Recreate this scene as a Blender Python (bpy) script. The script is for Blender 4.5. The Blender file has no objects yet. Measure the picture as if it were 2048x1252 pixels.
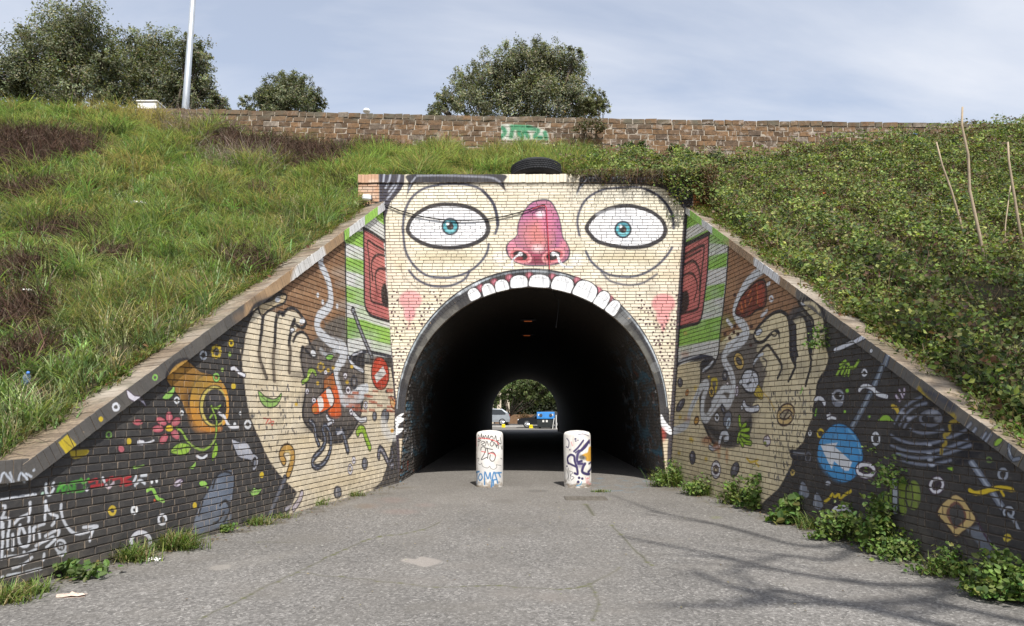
import bpy, math, random
import numpy as np
from mathutils import Matrix, Vector

# ------------------------------------------------------------------ camera, sky, sun, exposure
SC = bpy.context.scene
COL = SC.collection
rng = np.random.default_rng(7)
random.seed(7)

FPX, PCX, PCY = 1365.33, 1024.0, 626.0           # 24 mm lens, measured on the 2048 x 1252 photograph
PITCH, YAW, EYE = math.radians(7.965), math.radians(0.71), 1.6
SUN_AZ, SUN_EL = math.radians(14.0), math.radians(54.0)   # azimuth: to the right of straight behind the camera

W_ = np.array([-math.sin(YAW)*math.cos(PITCH), math.cos(YAW)*math.cos(PITCH), math.sin(PITCH)])
R_ = np.array([math.cos(YAW), math.sin(YAW), 0.0])
U_ = np.cross(R_, W_)
CAM = np.array([0.0, 0.0, EYE])

cd = bpy.data.cameras.new("camera"); cam = bpy.data.objects.new("camera", cd); COL.objects.link(cam)
cd.sensor_width = 36.0; cd.lens = 24.0; cd.clip_start = 0.05; cd.clip_end = 3000
cam.matrix_world = Matrix(((R_[0], U_[0], -W_[0], CAM[0]), (R_[1], U_[1], -W_[1], CAM[1]), (R_[2], U_[2], -W_[2], CAM[2]), (0, 0, 0, 1)))
SC.camera = cam

SUN_DIR = Vector((math.sin(SUN_AZ)*math.cos(SUN_EL), -math.cos(SUN_AZ)*math.cos(SUN_EL), math.sin(SUN_EL)))  # towards the sun
sl = bpy.data.lights.new("sun", 'SUN'); so = bpy.data.objects.new("sun", sl); COL.objects.link(so)
sl.energy = 4.7; sl.angle = math.radians(0.55); sl.color = (1.0, 0.965, 0.905)
so.rotation_euler = SUN_DIR.to_track_quat('Z', 'Y').to_euler()
so.location = (10, -20, 40)

wd = bpy.data.worlds.new("World"); SC.world = wd; wd.use_nodes = True
nt = wd.node_tree; N = nt.nodes; L = nt.links; N.clear()
out = N.new("ShaderNodeOutputWorld"); bg = N.new("ShaderNodeBackground"); bg.inputs[1].default_value = 0.15
sky = N.new("ShaderNodeTexSky"); sky.sky_type = 'NISHITA'; sky.sun_disc = False
sky.sun_elevation = SUN_EL; sky.sun_rotation = math.atan2(SUN_DIR.x, SUN_DIR.y)
sky.air_density = 1.0; sky.dust_density = 2.2; sky.ozone_density = 1.0
tc = N.new("ShaderNodeTexCoord"); sx = N.new("ShaderNodeSeparateXYZ"); L.new(tc.outputs['Generated'], sx.inputs[0])
def wm(op, a, b):
    n = N.new("ShaderNodeMath"); n.operation = op
    for i, v in enumerate((a, b)):
        if isinstance(v, (int, float)): n.inputs[i].default_value = v
        else: L.new(v, n.inputs[i])
    return n.outputs[0]
zz = wm('ADD', wm('MAXIMUM', sx.outputs[2], 0.0), 0.18)
cx = N.new("ShaderNodeCombineXYZ"); L.new(wm('DIVIDE', sx.outputs[0], zz), cx.inputs[0]); L.new(wm('DIVIDE', sx.outputs[1], zz), cx.inputs[1])
mp = N.new("ShaderNodeMapping"); L.new(cx.outputs[0], mp.inputs[0]); mp.inputs['Rotation'].default_value = (0, 0, 0.5); mp.inputs['Scale'].default_value = (0.6, 1.5, 1)
ns = N.new("ShaderNodeTexNoise"); L.new(mp.outputs[0], ns.inputs['Vector']); ns.inputs['Scale'].default_value = 1.0; ns.inputs['Detail'].default_value = 7; ns.inputs['Roughness'].default_value = 0.55; ns.inputs['Distortion'].default_value = 0.5
rp = N.new("ShaderNodeValToRGB"); L.new(ns.outputs[0], rp.inputs[0]); rp.color_ramp.elements[0].position = 0.38; rp.color_ramp.elements[0].color = (.42,.42,.42,1); rp.color_ramp.elements[1].position = 0.64; rp.color_ramp.elements[1].color = (.95,.95,.95,1)
mx = N.new("ShaderNodeMix"); mx.data_type = 'RGBA'; L.new(rp.outputs[0], mx.inputs[0]); L.new(sky.outputs[0], mx.inputs[6]); mx.inputs[7].default_value = (4.5, 4.7, 5.15, 1)
L.new(mx.outputs[2], bg.inputs[0]); L.new(bg.outputs[0], out.inputs[0])

SC.view_settings.view_transform = 'Standard'; SC.view_settings.look = 'None'; SC.view_settings.gamma = 1.0
SC.view_settings.exposure = 0.34; SC.view_settings.use_curve_mapping = False
SC.cycles.max_bounces = 6; SC.cycles.diffuse_bounces = 3; SC.cycles.transparent_max_bounces = 4

# ------------------------------------------------------------------ measuring: pixel of the photograph -> point in the place
def ray(x, y): return W_ + R_*(x-PCX)/FPX + U_*(PCY-y)/FPX
def ground(x, y, z=0.0):
    d = ray(x, y); return CAM + d*((z-EYE)/d[2])
def at_y(x, y, Y):
    d = ray(x, y); return CAM + d*(Y/d[1])
def on_plane(x, y, p, n):
    d = ray(x, y); return CAM + d*(np.dot(p-CAM, n)/np.dot(d, n))
def project(P):
    v = np.asarray(P, float) - CAM; z = v @ W_
    return PCX + FPX*(v @ R_)/z, PCY - FPX*(v @ U_)/z, z

# ------------------------------------------------------------------ helpers: objects
def tag(o, label=None, cat=None, group=None, kind=None):
    if label: o['label'] = label
    if cat: o['category'] = cat
    if group: o['group'] = group
    if kind: o['kind'] = kind
    return o
def link(o, parent=None):
    COL.objects.link(o)
    if parent is not None: o.parent = parent
    return o
def empty(name, M=None, loc=None, parent=None):
    o = bpy.data.objects.new(name, None); o.empty_display_size = 0.2; link(o, parent)
    if M is not None: o.matrix_world = M
    if loc is not None: o.location = loc
    return o
def make_mesh(name, V, polys, mats=(), smooth=False, cols=None, uvs=None):
    """polys: list of index tuples, or an (n,k) int array"""
    V = np.asarray(V, np.float32); me = bpy.data.meshes.new(name)
    if isinstance(polys, np.ndarray):
        n, k = polys.shape; loops = polys.ravel(); starts = np.arange(n)*k; tot = np.full(n, k)
    else:
        loops = np.array([i for p in polys for i in p]); tot = np.array([len(p) for p in polys]); starts = np.concatenate([[0], np.cumsum(tot)[:-1]])
        n = len(tot)
    me.vertices.add(len(V)); me.vertices.foreach_set("co", V.ravel())
    me.loops.add(len(loops)); me.loops.foreach_set("vertex_index", loops.astype(np.int32))
    me.polygons.add(n); me.polygons.foreach_set("loop_start", starts.astype(np.int32)); me.polygons.foreach_set("loop_total", tot.astype(np.int32))
    me.polygons.foreach_set("use_smooth", np.full(n, bool(smooth)))
    if cols is not None:
        a = me.color_attributes.new("Col", 'FLOAT_COLOR', 'POINT'); c = np.ones((len(V), 4), np.float32); c[:, :3] = cols; a.data.foreach_set("color", c.ravel())
    if uvs is not None:
        u = me.uv_layers.new(name="UVMap"); u.data.foreach_set("uv", np.asarray(uvs, np.float32)[loops].ravel())
    me.update(calc_edges=True); me.validate()
    for m in (mats if isinstance(mats, (list, tuple)) else [mats]): me.materials.append(m)
    return me
def obj(name, me, parent=None, loc=None, rot=None, scale=None):
    o = bpy.data.objects.new(name, me); link(o, parent)
    if loc is not None: o.location = loc
    if rot is not None: o.rotation_euler = rot
    if scale is not None: o.scale = scale
    return o
class MB:
    """collects shapes into one mesh"""
    def __init__(s): s.V = []; s.P = []
    def add(s, V, P):
        b = len(s.V); s.V += [tuple(map(float, v)) for v in V]; s.P += [tuple(i+b for i in p) for p in P]; return s
    def box(s, c, d, bev=0.0, rz=0.0):
        x, y, z = d[0]/2, d[1]/2, d[2]/2
        if bev <= 0:
            V = [(sx*x, sy*y, sz*z) for sz in (-1, 1) for sy in (-1, 1) for sx in (-1, 1)]
            P = [(0,2,3,1),(4,5,7,6),(0,1,5,4),(2,6,7,3),(0,4,6,2),(1,3,7,5)]
        else:
            V = []; b = bev
            for sz in (-1, 1):
                for (px, py) in ((-x+b,-y),(x-b,-y),(x,-y+b),(x,y-b),(x-b,y),(-x+b,y),(-x,y-b),(-x,-y+b)): V.append((px, py, sz*(z-b)))
            for sz in (-1, 1):
                for (px, py) in ((-x+b,-y+b),(x-b,-y+b),(x-b,y-b),(-x+b,y-b)): V.append((px, py, sz*z))
            P = [(i, (i+1)%8, 8+(i+1)%8, 8+i) for i in range(8)]
            P += [(19,18,17,16)[::1], (20,21,22,23)]
            for s0, t, f in ((0, 16, 1), (8, 20, 0)):
                q = [(s0+0,s0+1,t+1,t+0),(s0+1,s0+2,t+1),(s0+2,s0+3,t+2,t+1),(s0+3,s0+4,t+2),(s0+4,s0+5,t+3,t+2),(s0+5,s0+6,t+3),(s0+6,s0+7,t+0,t+3),(s0+7,s0+0,t+0)]
                P += [p[::-1] if f else p for p in q]
        c_, s_ = math.cos(rz), math.sin(rz)
        return s.add([(c[0]+v[0]*c_-v[1]*s_, c[1]+v[0]*s_+v[1]*c_, c[2]+v[2]) for v in V], P)
    def tube(s, pts, rad, n=8, cap=True):
        pts = [Vector(p) for p in pts]; rad = rad if isinstance(rad, (list, tuple)) else [rad]*len(pts)
        V = []; prev = None
        for i, p in enumerate(pts):
            t = (pts[min(i+1, len(pts)-1)] - pts[max(i-1, 0)]).normalized()
            if prev is None:
                a = t.orthogonal().normalized()
            else:
                a = (prev - t*prev.dot(t)); a = a.normalized() if a.length > 1e-6 else t.orthogonal().normalized()
            prev = a; b = t.cross(a)
            for k in range(n):
                q = 2*math.pi*k/n; V.append(p + (a*math.cos(q) + b*math.sin(q))*rad[i])
        P = [(i*n+k, i*n+(k+1)%n, (i+1)*n+(k+1)%n, (i+1)*n+k) for i in range(len(pts)-1) for k in range(n)]
        if cap: P += [tuple(range(n))[::-1], tuple(range((len(pts)-1)*n, len(pts)*n))]
        return s.add(V, P)
    def lathe(s, prof, n=24, c=(0, 0, 0), axis='z'):
        V = []
        for (r, z) in prof:
            for k in range(n):
                q = 2*math.pi*k/n
                if axis == 'z': V.append((c[0]+r*math.cos(q), c[1]+r*math.sin(q), c[2]+z))
                elif axis == 'y': V.append((c[0]+r*math.cos(q), c[1]+z, c[2]-r*math.sin(q)))
                else: V.append((c[0]+z, c[1]+r*math.cos(q), c[2]+r*math.sin(q)))
        m = len(prof)
        P = [(i*n+k, i*n+(k+1)%n, (i+1)*n+(k+1)%n, (i+1)*n+k) for i in range(m-1) for k in range(n)]
        if prof[0][0] > 1e-4: P.append(tuple(range(n))[::-1])
        if prof[-1][0] > 1e-4: P.append(tuple(range((m-1)*n, m*n)))
        return s.add(V, P)
    def extrude(s, outline, y0, y1):
        """outline (x,z) counter-clockwise seen from -y, from y0 (front) to y1 (back)"""
        n = len(outline); V = [(x, y0, z) for x, z in outline] + [(x, y1, z) for x, z in outline]
        P = [tuple(range(n)), tuple(range(n, 2*n))[::-1]] + [(i, n+i, n+(i+1)%n, (i+1)%n) for i in range(n)]
        return s.add(V, P)
    def build(s, name, mat, parent=None, smooth=False, loc=None, rot=None):
        me = make_mesh(name, np.array(s.V), s.P, mat, smooth); return obj(name, me, parent, loc, rot)

# ------------------------------------------------------------------ helpers: materials
def lin(c): return tuple(((v/255.)/12.92 if v <= 10.3 else ((v/255.+0.055)/1.055)**2.4) for v in c)
class NT:
    def __init__(s, name):
        s.m = bpy.data.materials.new(name); s.m.use_nodes = True; s.t = s.m.node_tree; s.N = s.t.nodes; s.L = s.t.links; s.N.clear()
        s.o = s.N.new("ShaderNodeOutputMaterial"); s.b = s.N.new("ShaderNodeBsdfPrincipled"); s.L.new(s.b.outputs[0], s.o.inputs[0])
        s.b.inputs['Specular IOR Level'].default_value = 0.25; s.b.inputs['Roughness'].default_value = 0.85
    def put(s, inp, v):
        if hasattr(v, 'links') or isinstance(v, bpy.types.NodeSocket): s.L.new(v, inp)
        elif isinstance(v, tuple) and len(v) == 3 and inp.type == 'RGBA': inp.default_value = (*v, 1)
        else: inp.default_value = v
    def math(s, op, a, b=0.0, clamp=False):
        n = s.N.new("ShaderNodeMath"); n.operation = op; n.use_clamp = clamp; s.put(n.inputs[0], a); s.put(n.inputs[1], b); return n.outputs[0]
    def mix(s, f, a, b, mode='MIX'):
        n = s.N.new("ShaderNodeMix"); n.data_type = 'RGBA'; n.blend_type = mode; s.put(n.inputs[0], f); s.put(n.inputs[6], a); s.put(n.inputs[7], b); return n.outputs[2]
    def coord(s, kind='Object', o=None):
        n = s.N.new("ShaderNodeTexCoord"); n.object = o; return n.outputs[kind]
    def mapped(s, vec, scale=(1, 1, 1), loc=(0, 0, 0), rot=(0, 0, 0)):
        n = s.N.new("ShaderNodeMapping"); s.L.new(vec, n.inputs[0]); n.inputs['Scale'].default_value = scale; n.inputs['Location'].default_value = loc; n.inputs['Rotation'].default_value = rot; return n.outputs[0]
    def noise(s, vec, scale, detail=4, rough=0.55, dist=0.0):
        n = s.N.new("ShaderNodeTexNoise"); s.L.new(vec, n.inputs['Vector']); n.inputs['Scale'].default_value = scale; n.inputs['Detail'].default_value = detail; n.inputs['Roughness'].default_value = rough; n.inputs['Distortion'].default_value = dist; return n.outputs[0]
    def ramp(s, f, lo, hi, a=0.0, b=1.0):
        n = s.N.new("ShaderNodeMapRange"); n.clamp = True; s.put(n.inputs[0], f); n.inputs[1].default_value = lo; n.inputs[2].default_value = hi; n.inputs[3].default_value = a; n.inputs[4].default_value = b; return n.outputs[0]
    def color(s, f, stops):
        n = s.N.new("ShaderNodeValToRGB"); s.put(n.inputs[0], f); e = n.color_ramp.elements
        while len(e) < len(stops): e.new(0.5)
        for i, (p, c) in enumerate(stops): e[i].position = p; e[i].color = (*c, 1)
        return n.outputs[0]
    def bump(s, h, strength=0.4, dist=0.01):
        n = s.N.new("ShaderNodeBump"); n.inputs['Strength'].default_value = strength; n.inputs['Distance'].default_value = dist; s.L.new(h, n.inputs['Height']); s.L.new(n.outputs[0], s.b.inputs['Normal'])
    def base(s, c): s.put(s.b.inputs['Base Color'], c); return s
    def set(s, **k):
        for a, v in k.items(): s.b.inputs[a.replace('_', ' ')].default_value = v
        return s
def plain(name, c, rough=0.7, var=0.18, scale=6.0, metal=0.0, bump=0.0, bscale=40):
    """a procedural paint/metal/plastic: the colour with soft unevenness, grime and fine relief"""
    k = NT(name); v = k.coord('Object'); n = k.noise(v, scale, 5, 0.6); f = k.ramp(n, 0.3, 0.7, 1-var, 1+var*0.6)
    col = k.mix(1.0, c, f, 'MULTIPLY'); k.base(col).set(Roughness=rough, Metallic=metal)
    if bump: k.bump(k.noise(v, bscale, 3), bump, 0.01)
    return k.m
def leafy(name, trans=0.35, rough=0.55):
    """leaf material: own colour from the mesh, lets some light through"""
    k = NT(name); a = k.N.new("ShaderNodeAttribute"); a.attribute_name = "Col"
    k.base(a.outputs['Color']).set(Roughness=rough); k.b.inputs['Specular IOR Level'].default_value = 0.3
    t = k.N.new("ShaderNodeBsdfTranslucent"); tcol = k.mix(1.0, a.outputs['Color'], (1.25, 1.3, 0.6), 'MULTIPLY'); k.L.new(tcol, t.inputs[0])
    mxs = k.N.new("ShaderNodeMixShader"); mxs.inputs[0].default_value = trans; k.L.new(k.b.outputs[0], mxs.inputs[1]); k.L.new(t.outputs[0], mxs.inputs[2]); k.L.new(mxs.outputs[0], k.o.inputs[0])
    return k.m
M_LEAF = leafy("leaf"); M_DRY = leafy("dry_stems", 0.1, 0.8)
# ------------------------------------------------------------------ painting: flat spray paint, rasterised onto a wall in metres
def spline(pts, closed, n=6):
    P = np.asarray(pts, float); m = len(P)
    if m < 3: return P
    idx = lambda i: P[i % m] if closed else P[min(max(i, 0), m-1)]
    o = []
    for i in range(m if closed else m-1):
        p0, p1, p2, p3 = idx(i-1), idx(i), idx(i+1), idx(i+2)
        for k in range(n):
            t = k/n; o.append(0.5*((2*p1) + (p2-p0)*t + (2*p0-5*p1+4*p2-p3)*t*t + (3*p1-p0-3*p2+p3)*t**3))
    if not closed: o.append(P[-1])
    return np.array(o)
class Canvas:
    def __init__(s, u0, u1, v0, v1, ppm, to_uv, base):
        s.u0, s.u1, s.v0, s.v1, s.ppm, s.to_uv = u0, u1, v0, v1, ppm, to_uv
        s.w, s.h = int((u1-u0)*ppm), int((v1-v0)*ppm)
        s.buf = np.empty((s.h, s.w, 3), np.float32); s.buf[:] = lin(base); s.a = np.zeros((s.h, s.w), np.float32); s.clip = None
    def px(s, pts):      # photo pixels -> canvas pixels
        uv = np.array([s.to_uv(x, y) for x, y in pts]); return np.stack([(uv[:, 0]-s.u0)*s.ppm, (uv[:, 1]-s.v0)*s.ppm], 1)
    def scale_at(s, p):
        q = s.px([p, (p[0]+4, p[1]), (p[0], p[1]+4)]); a, b = (q[1]-q[0])/4, (q[2]-q[0])/4
        return math.sqrt(abs(a[0]*b[1]-a[1]*b[0])) + 1e-6
    def _dist(s, Q, closed, reach):
        x0 = int(max(0, math.floor(Q[:, 0].min()-reach-1))); x1 = int(min(s.w, math.ceil(Q[:, 0].max()+reach+2)))
        y0 = int(max(0, math.floor(Q[:, 1].min()-reach-1))); y1 = int(min(s.h, math.ceil(Q[:, 1].max()+reach+2)))
        if x1 <= x0 or y1 <= y0: return None
        D = np.full((y1-y0, x1-x0), 1e6, np.float32); m = len(Q)
        for i in range(m if closed else max(m-1, 1)):
            a, b = Q[i], Q[(i+1) % m]
            ax0 = int(max(x0, math.floor(min(a[0], b[0])-reach-1))); ax1 = int(min(x1, math.ceil(max(a[0], b[0])+reach+2)))
            ay0 = int(max(y0, math.floor(min(a[1], b[1])-reach-1))); ay1 = int(min(y1, math.ceil(max(a[1], b[1])+reach+2)))
            if ax1 <= ax0 or ay1 <= ay0: continue
            X = np.arange(ax0, ax1)[None, :]+0.5-a[0]; Y = np.arange(ay0, ay1)[:, None]+0.5-a[1]
            d = b-a; l2 = d @ d + 1e-9; t = np.clip((X*d[0]+Y*d[1])/l2, 0, 1)
            v = D[ay0-y0:ay1-y0, ax0-x0:ax1-x0]; np.minimum(v, np.hypot(X-t*d[0], Y-t*d[1]).astype(np.float32), out=v)
        return D, x0, y0
    def _inside(s, Q, x0, y0, sh):
        h, w = sh; T = np.zeros((h, w+1), np.int32); m = len(Q)
        for i in range(m):
            a, b = Q[i], Q[(i+1) % m]
            if a[1] == b[1]: continue
            lo, hi = (a, b) if a[1] < b[1] else (b, a)
            r0 = max(0, math.ceil(lo[1]-0.5-y0)); r1 = min(h-1, math.ceil(hi[1]-0.5-y0)-1)
            if r1 < r0: continue
            r = np.arange(r0, r1+1); X = lo[0]+(r+y0+0.5-lo[1])*(hi[0]-lo[0])/(hi[1]-lo[1])
            c = np.clip(np.ceil(X-0.5-x0), 0, w).astype(int); np.add.at(T, (r, c), 1)
        return (np.cumsum(T, 1)[:, :w] % 2).astype(bool)
    def _mixin(s, cov, x0, y0, col, a):
        h, w = cov.shape; cov = cov*a
        if s.clip is not None: cov = cov*s.clip[y0:y0+h, x0:x0+w]
        b = s.buf[y0:y0+h, x0:x0+w]; b += (np.array(lin(col), np.float32)-b)*cov[..., None]
        aa = s.a[y0:y0+h, x0:x0+w]; aa += (1-aa)*cov
    def fill_q(s, Q, col, soft=1.0, a=1.0):
        soft = max(soft, 0.8); r = s._dist(Q, True, soft*1.5+1)
        if r is None: return
        D, x0, y0 = r; ins = s._inside(Q, x0, y0, D.shape); sd = np.where(ins, D, -D)
        s._mixin(np.clip(0.5+sd/(2*soft), 0, 1)**1.0, x0, y0, col, a)
    def poly(s, pts, col, soft=1.0, a=1.0, curve=True, line=None, lw=0):
        P = spline(pts, True, 5) if curve else np.asarray(pts, float); k = s.scale_at(np.mean(P, 0)); Q = s.px(P)
        s.fill_q(Q, col, soft*k, a)
        if line is not None: s.stroke_q(np.vstack([Q, Q[:1]]), line, lw*k, 0.7*k, 1.0)
    def stroke_q(s, Q, col, w, soft, a):
        soft = max(soft, 0.8); r = s._dist(Q, False, w/2+soft+1)
        if r is None: return
        D, x0, y0 = r; s._mixin(np.clip(0.5+(w/2-D)/(2*soft), 0, 1), x0, y0, col, a)
    def line(s, pts, col, w, soft=1.0, a=1.0, curve=True, edge=None, ew=2.2):
        P = spline(pts, False, 5) if curve else np.asarray(pts, float); k = s.scale_at(np.mean(P, 0)); Q = s.px(P)
        if edge is not None: s.stroke_q(Q, edge, (w+2*ew)*k, soft*k, a)
        s.stroke_q(Q, col, w*k, soft*k, a)
    def oval(s, x, y, rx, ry, col, rot=0.0, soft=0.8, a=1.0, line=None, lw=0):
        t = np.linspace(0, 2*math.pi, 24, endpoint=False); c, d = math.cos(rot), math.sin(rot)
        s.poly(np.stack([x+rx*np.cos(t)*c-ry*np.sin(t)*d, y+rx*np.cos(t)*d+ry*np.sin(t)*c], 1), col, soft, a, False, line, lw)
    def ring(s, x, y, rx, ry, col, w, rot=0.0, a0=0, a1=360, edge=None, ew=2, soft=0.7):
        t = np.radians(np.linspace(a0, a1, 26)); c, d = math.cos(rot), math.sin(rot)
        s.line(np.stack([x+rx*np.cos(t)*c-ry*np.sin(t)*d, y+rx*np.cos(t)*d+ry*np.sin(t)*c], 1), col, w, soft, 1.0, False, edge, ew)
    def clip_to(s, pts, curve=True):
        if pts is None: s.clip = None; return
        P = spline(pts, True, 5) if curve else np.asarray(pts, float); s.clip = s._inside(s.px(P), 0, 0, (s.h, s.w)).astype(np.float32)
    def image(s, name):
        im = bpy.data.images.new(name, s.w, s.h, alpha=True, float_buffer=True); im.colorspace_settings.name = 'Non-Color'
        d = np.ones((s.h, s.w, 4), np.float32); d[..., :3] = s.buf; d[..., 3] = s.a; im.pixels.foreach_set(d.ravel()); im.update(); return im
K = (38, 37, 42); DK = (64, 62, 63); WH = (226, 228, 230); CR = (229, 219, 198); CRW = (222, 209, 184)
GR = (148, 196, 84); YE = (206, 178, 46); RD = (186, 60, 38); BL = (70, 140, 190); GY = (112, 114, 122); BG = (92, 100, 114)
# ------------------------------------------------------------------ the three painted walls: where they stand
D0 = 15.2                                            # depth of the portal face
class Frame:
    def __init__(s, O, ex, n):
        s.O, s.ex, s.n = np.asarray(O, float), np.asarray(ex, float), np.asarray(n, float); s.ez = np.cross(s.n, s.ex)
    def uv(s, x, y, off=0.0):
        p = on_plane(x, y, s.O+s.n*off, s.n)-s.O; return p @ s.ex, p @ s.ez
    def world(s, u, v, off=0.0): return s.O + s.ex*u + s.ez*v + s.n*off
    def matrix(s):
        ey = -s.n; return Matrix(((s.ex[0], ey[0], s.ez[0], s.O[0]), (s.ex[1], ey[1], s.ez[1], s.O[1]), (s.ex[2], ey[2], s.ez[2], s.O[2]), (0, 0, 0, 1)))
PF = Frame((0, D0, 0), (1, 0, 0), (0, -1, 0))
def wing_frame(bot, far_px, top, left):
    A = at_y(*bot, D0); A[2] = 0; B = ground(*far_px); T = at_y(*top, D0)
    ex = (A-B) if left else (B-A); ex /= np.linalg.norm(ex); n = np.cross(ex, T-A); n /= np.linalg.norm(n)
    return Frame(A, ex, n)
LF = wing_frame((797, 965), (0, 1188), (765, 424), True)
RF = wing_frame((1341, 966), (2000, 1176), (1376, 431), False)
ACX, ARI, ARO, AZ = 0.25, 2.81, 3.25, 1.5            # arch: centre, inner and outer radius, springing height
def RT(a): return .19+.25*math.sin(a)**2             # the ring is thinner at its feet than at the crown
FLARE = .10                                          # the jambs open out towards the ground
COPO = 0.07                                          # the wing copings stand this proud of their walls
# underside of the wing copings, as straight lines in wall metres
LC0, LC1 = LF.uv(62, 962, COPO), LF.uv(765, 424, COPO)
RC0, RC1 = RF.uv(1376, 431, COPO), RF.uv(2027, 928, COPO)
LTH = LF.uv(765, 405, COPO)[1]-LC1[1]; LTH = 0.5*(LTH + (LF.uv(122, 878, COPO)[1] - (LC0[1]+(LC1[1]-LC0[1])*(LF.uv(122, 878, COPO)[0]-LC0[0])/(LC1[0]-LC0[0]))))
def lcop(u): return LC0[1] if u < LC0[0] else LC0[1]+(LC1[1]-LC0[1])*(u-LC0[0])/(LC1[0]-LC0[0])
RS = (RC1[1]-RC0[1])/(RC1[0]-RC0[0])
def rcop(u): return RC0[1]+RS*(u-RC0[0])
CTH = 0.25
LU0, RU1 = -10.6, 10.2                               # how far the wings run towards us
PX0, PX1 = at_y(717, 352, D0)[0], at_y(1422, 366, D0)[0]
PTOP, PCB = at_y(1040, 350, D0)[2], at_y(1040, 366.5, D0)[2]

# ------------------------------------------------------------------ the mural: portal face
cp = Canvas(PX0-0.1, PX1+0.1, -0.1, PTOP+0.2, 190, lambda x, y: PF.uv(x, y), CR)
_r = random.Random(3)
def paint_portal():
    c = cp
    for i in range(240):      # uneven cream coats
        c.oval(_r.uniform(770, 1375), _r.uniform(370, 700), _r.uniform(8, 40), _r.uniform(5, 14), _r.choice([(234,224,200),(220,206,176),(236,230,212),(224,210,178)]), 0, 5, 0.4)
    # bare brick at both ends
    c.poly([(700,340),(759,340),(759,420),(700,420)], (192,152,124), 1, 1, False); c.poly([(1386,340),(1440,340),(1440,430),(1386,430)], (190,122,76), 1, 1, False)
    for x, y, w in ((735,378,16),(742,392,14),(748,365,10)): c.oval(x, y, w, 5, (222,200,180), 0, 3, 0.6)
    # eyelid and bag: pale inside, shaded under the eye
    Lc = [(807,450),(810,426),(821,400),(843,380),(872,370),(906,368),(942,371),(966,382),(985,404),(993,426),(996,450),(992,470),(978,492),(966,519),(949,536),(930,547),(906,554),(882,555),(858,552),(839,541),(822,522),(811,498)]
    Rc = [(1157,468),(1155,445),(1159,423),(1170,402),(1187,388),(1208,379),(1232,376),(1266,374),(1290,378),(1314,390),(1333,409),(1345,431),(1347,457),(1344,495),(1333,512),(1314,531),(1290,546),(1266,553),(1242,553),(1218,549),(1199,538),(1182,522),(1170,500)]
    for P in (Lc, Rc): c.poly(P, (236,228,206), 6, 0.7)
    for x in (895, 1250):
        c.oval(x, 516, 62, 14, (196,182,148), 0, 12, 0.75); c.oval(x, 534, 50, 12, (238,230,208), 0, 8, 0.6); c.oval(x, 388, 50, 12, (238,232,216), 0, 8, 0.7)
    BLU = (74, 78, 98)
    c.line([(807,464),(807,450),(810,426),(821,400),(843,380),(872,371),(906,368),(942,371),(966,382),(985,404),(993,426),(996,450),(991,467)], BLU, 5.4, 1.4, 0.95)
    c.line([(966,382),(985,404),(993,426),(996,450)], (60,62,78), 6, 1.2)
    c.line([(807,464),(811,498),(822,522),(839,541),(858,552),(882,555),(906,554),(930,547),(949,536),(966,519),(975,503),(978,488)], BLU, 5, 1.3, 0.95)
    c.line([(819,541),(834,558),(858,570),(882,573),(906,570),(930,558),(939,543)], BLU, 5, 1.4, 0.95); c.line([(800,530),(812,556),(834,575),(860,586)], (150,140,128), 3, 2, 0.6)
    c.line([(1159,471),(1155,445),(1159,423),(1170,402),(1187,388),(1208,379),(1232,376),(1266,374),(1290,378),(1314,390),(1333,409),(1345,431),(1347,457)], BLU, 5, 1.4, 0.95)
    c.line([(1290,378),(1314,390),(1333,409),(1343,428)], (60,62,78), 5, 1.2)
    c.line([(1172,503),(1182,522),(1199,538),(1218,549),(1242,553),(1266,553),(1290,546),(1314,531),(1333,512),(1344,495)], BLU, 5, 1.3, 0.95)
    c.line([(1203,543),(1218,560),(1237,567),(1261,570),(1285,566),(1304,555),(1314,548)], BLU, 4.5, 1.6, 0.85)
    # eyes
    Le = [(812,457),(819,438),(834,423),(858,410),(882,405),(906,405),(930,408),(954,417),(973,433),(981,452),(979,469),(966,483),(942,494),(906,500),(872,498),(846,491),(827,480),(815,468)]
    Re = [(1169,457),(1175,443),(1189,428),(1213,415),(1237,409),(1261,408),(1285,413),(1309,423),(1328,440),(1335,459),(1330,476),(1314,488),(1290,497),(1254,499),(1218,494),(1191,485),(1177,471)]
    for P, ix, iy in ((Le, 901, 453), (Re, 1246, 459)):
        m = np.mean(P, 0); c.poly(P, (52,51,56), 1.2)
        Q = [((x-m[0])*(1-8.6/84)+m[0], (y-m[1])*(1-8.4/47)+m[1]) for x, y in P]; c.poly(Q, (238,238,240), 1.0)
        for i in range(8): c.oval(m[0]+_r.uniform(-55, 55), m[1]+_r.uniform(-28, 28), _r.uniform(10, 22), _r.uniform(4, 9), (222,224,230), 0, 5, 0.5)
        c.oval(ix, iy, 17.5, 17.5, (44,52,66), 0, 1.0); c.oval(ix, iy, 13.8, 13.8, (86,172,184), 0, 1.0); c.oval(ix+1, iy+7, 8, 5, (140,206,214), 0, 3, 0.8); c.oval(ix, iy-9, 9, 4, (56,120,140), 0, 3, 0.8)
        c.oval(ix, iy, 7.2, 7.2, (40,34,40), 0, 1.0); c.oval(ix-5, iy-6, 3.4, 3.4, (240,244,246), 0, 1); c.oval(ix+3, iy+2, 2, 2, (120,90,90), 0, 1, .7)
    # brows, painted over the coping
    c.poly([(828,349),(1000,349),(1008,366),(1012,383),(1003,374),(990,367),(930,367),(840,367),(826,372),(815,390),(818,368)], (50,50,58), 1.2)
    c.line([(836,353),(880,352),(940,354),(985,357),(1003,368)], (158,160,172), 3, 2, 0.8); c.line([(832,356),(822,370),(817,384)], (178,182,194), 2.5, 1.4, 0.8)
    c.poly([(1176,352),(1345,353),(1352,372),(1330,378),(1290,371),(1180,369),(1166,372),(1153,389),(1158,370)], (54,54,60), 1.4)
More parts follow.
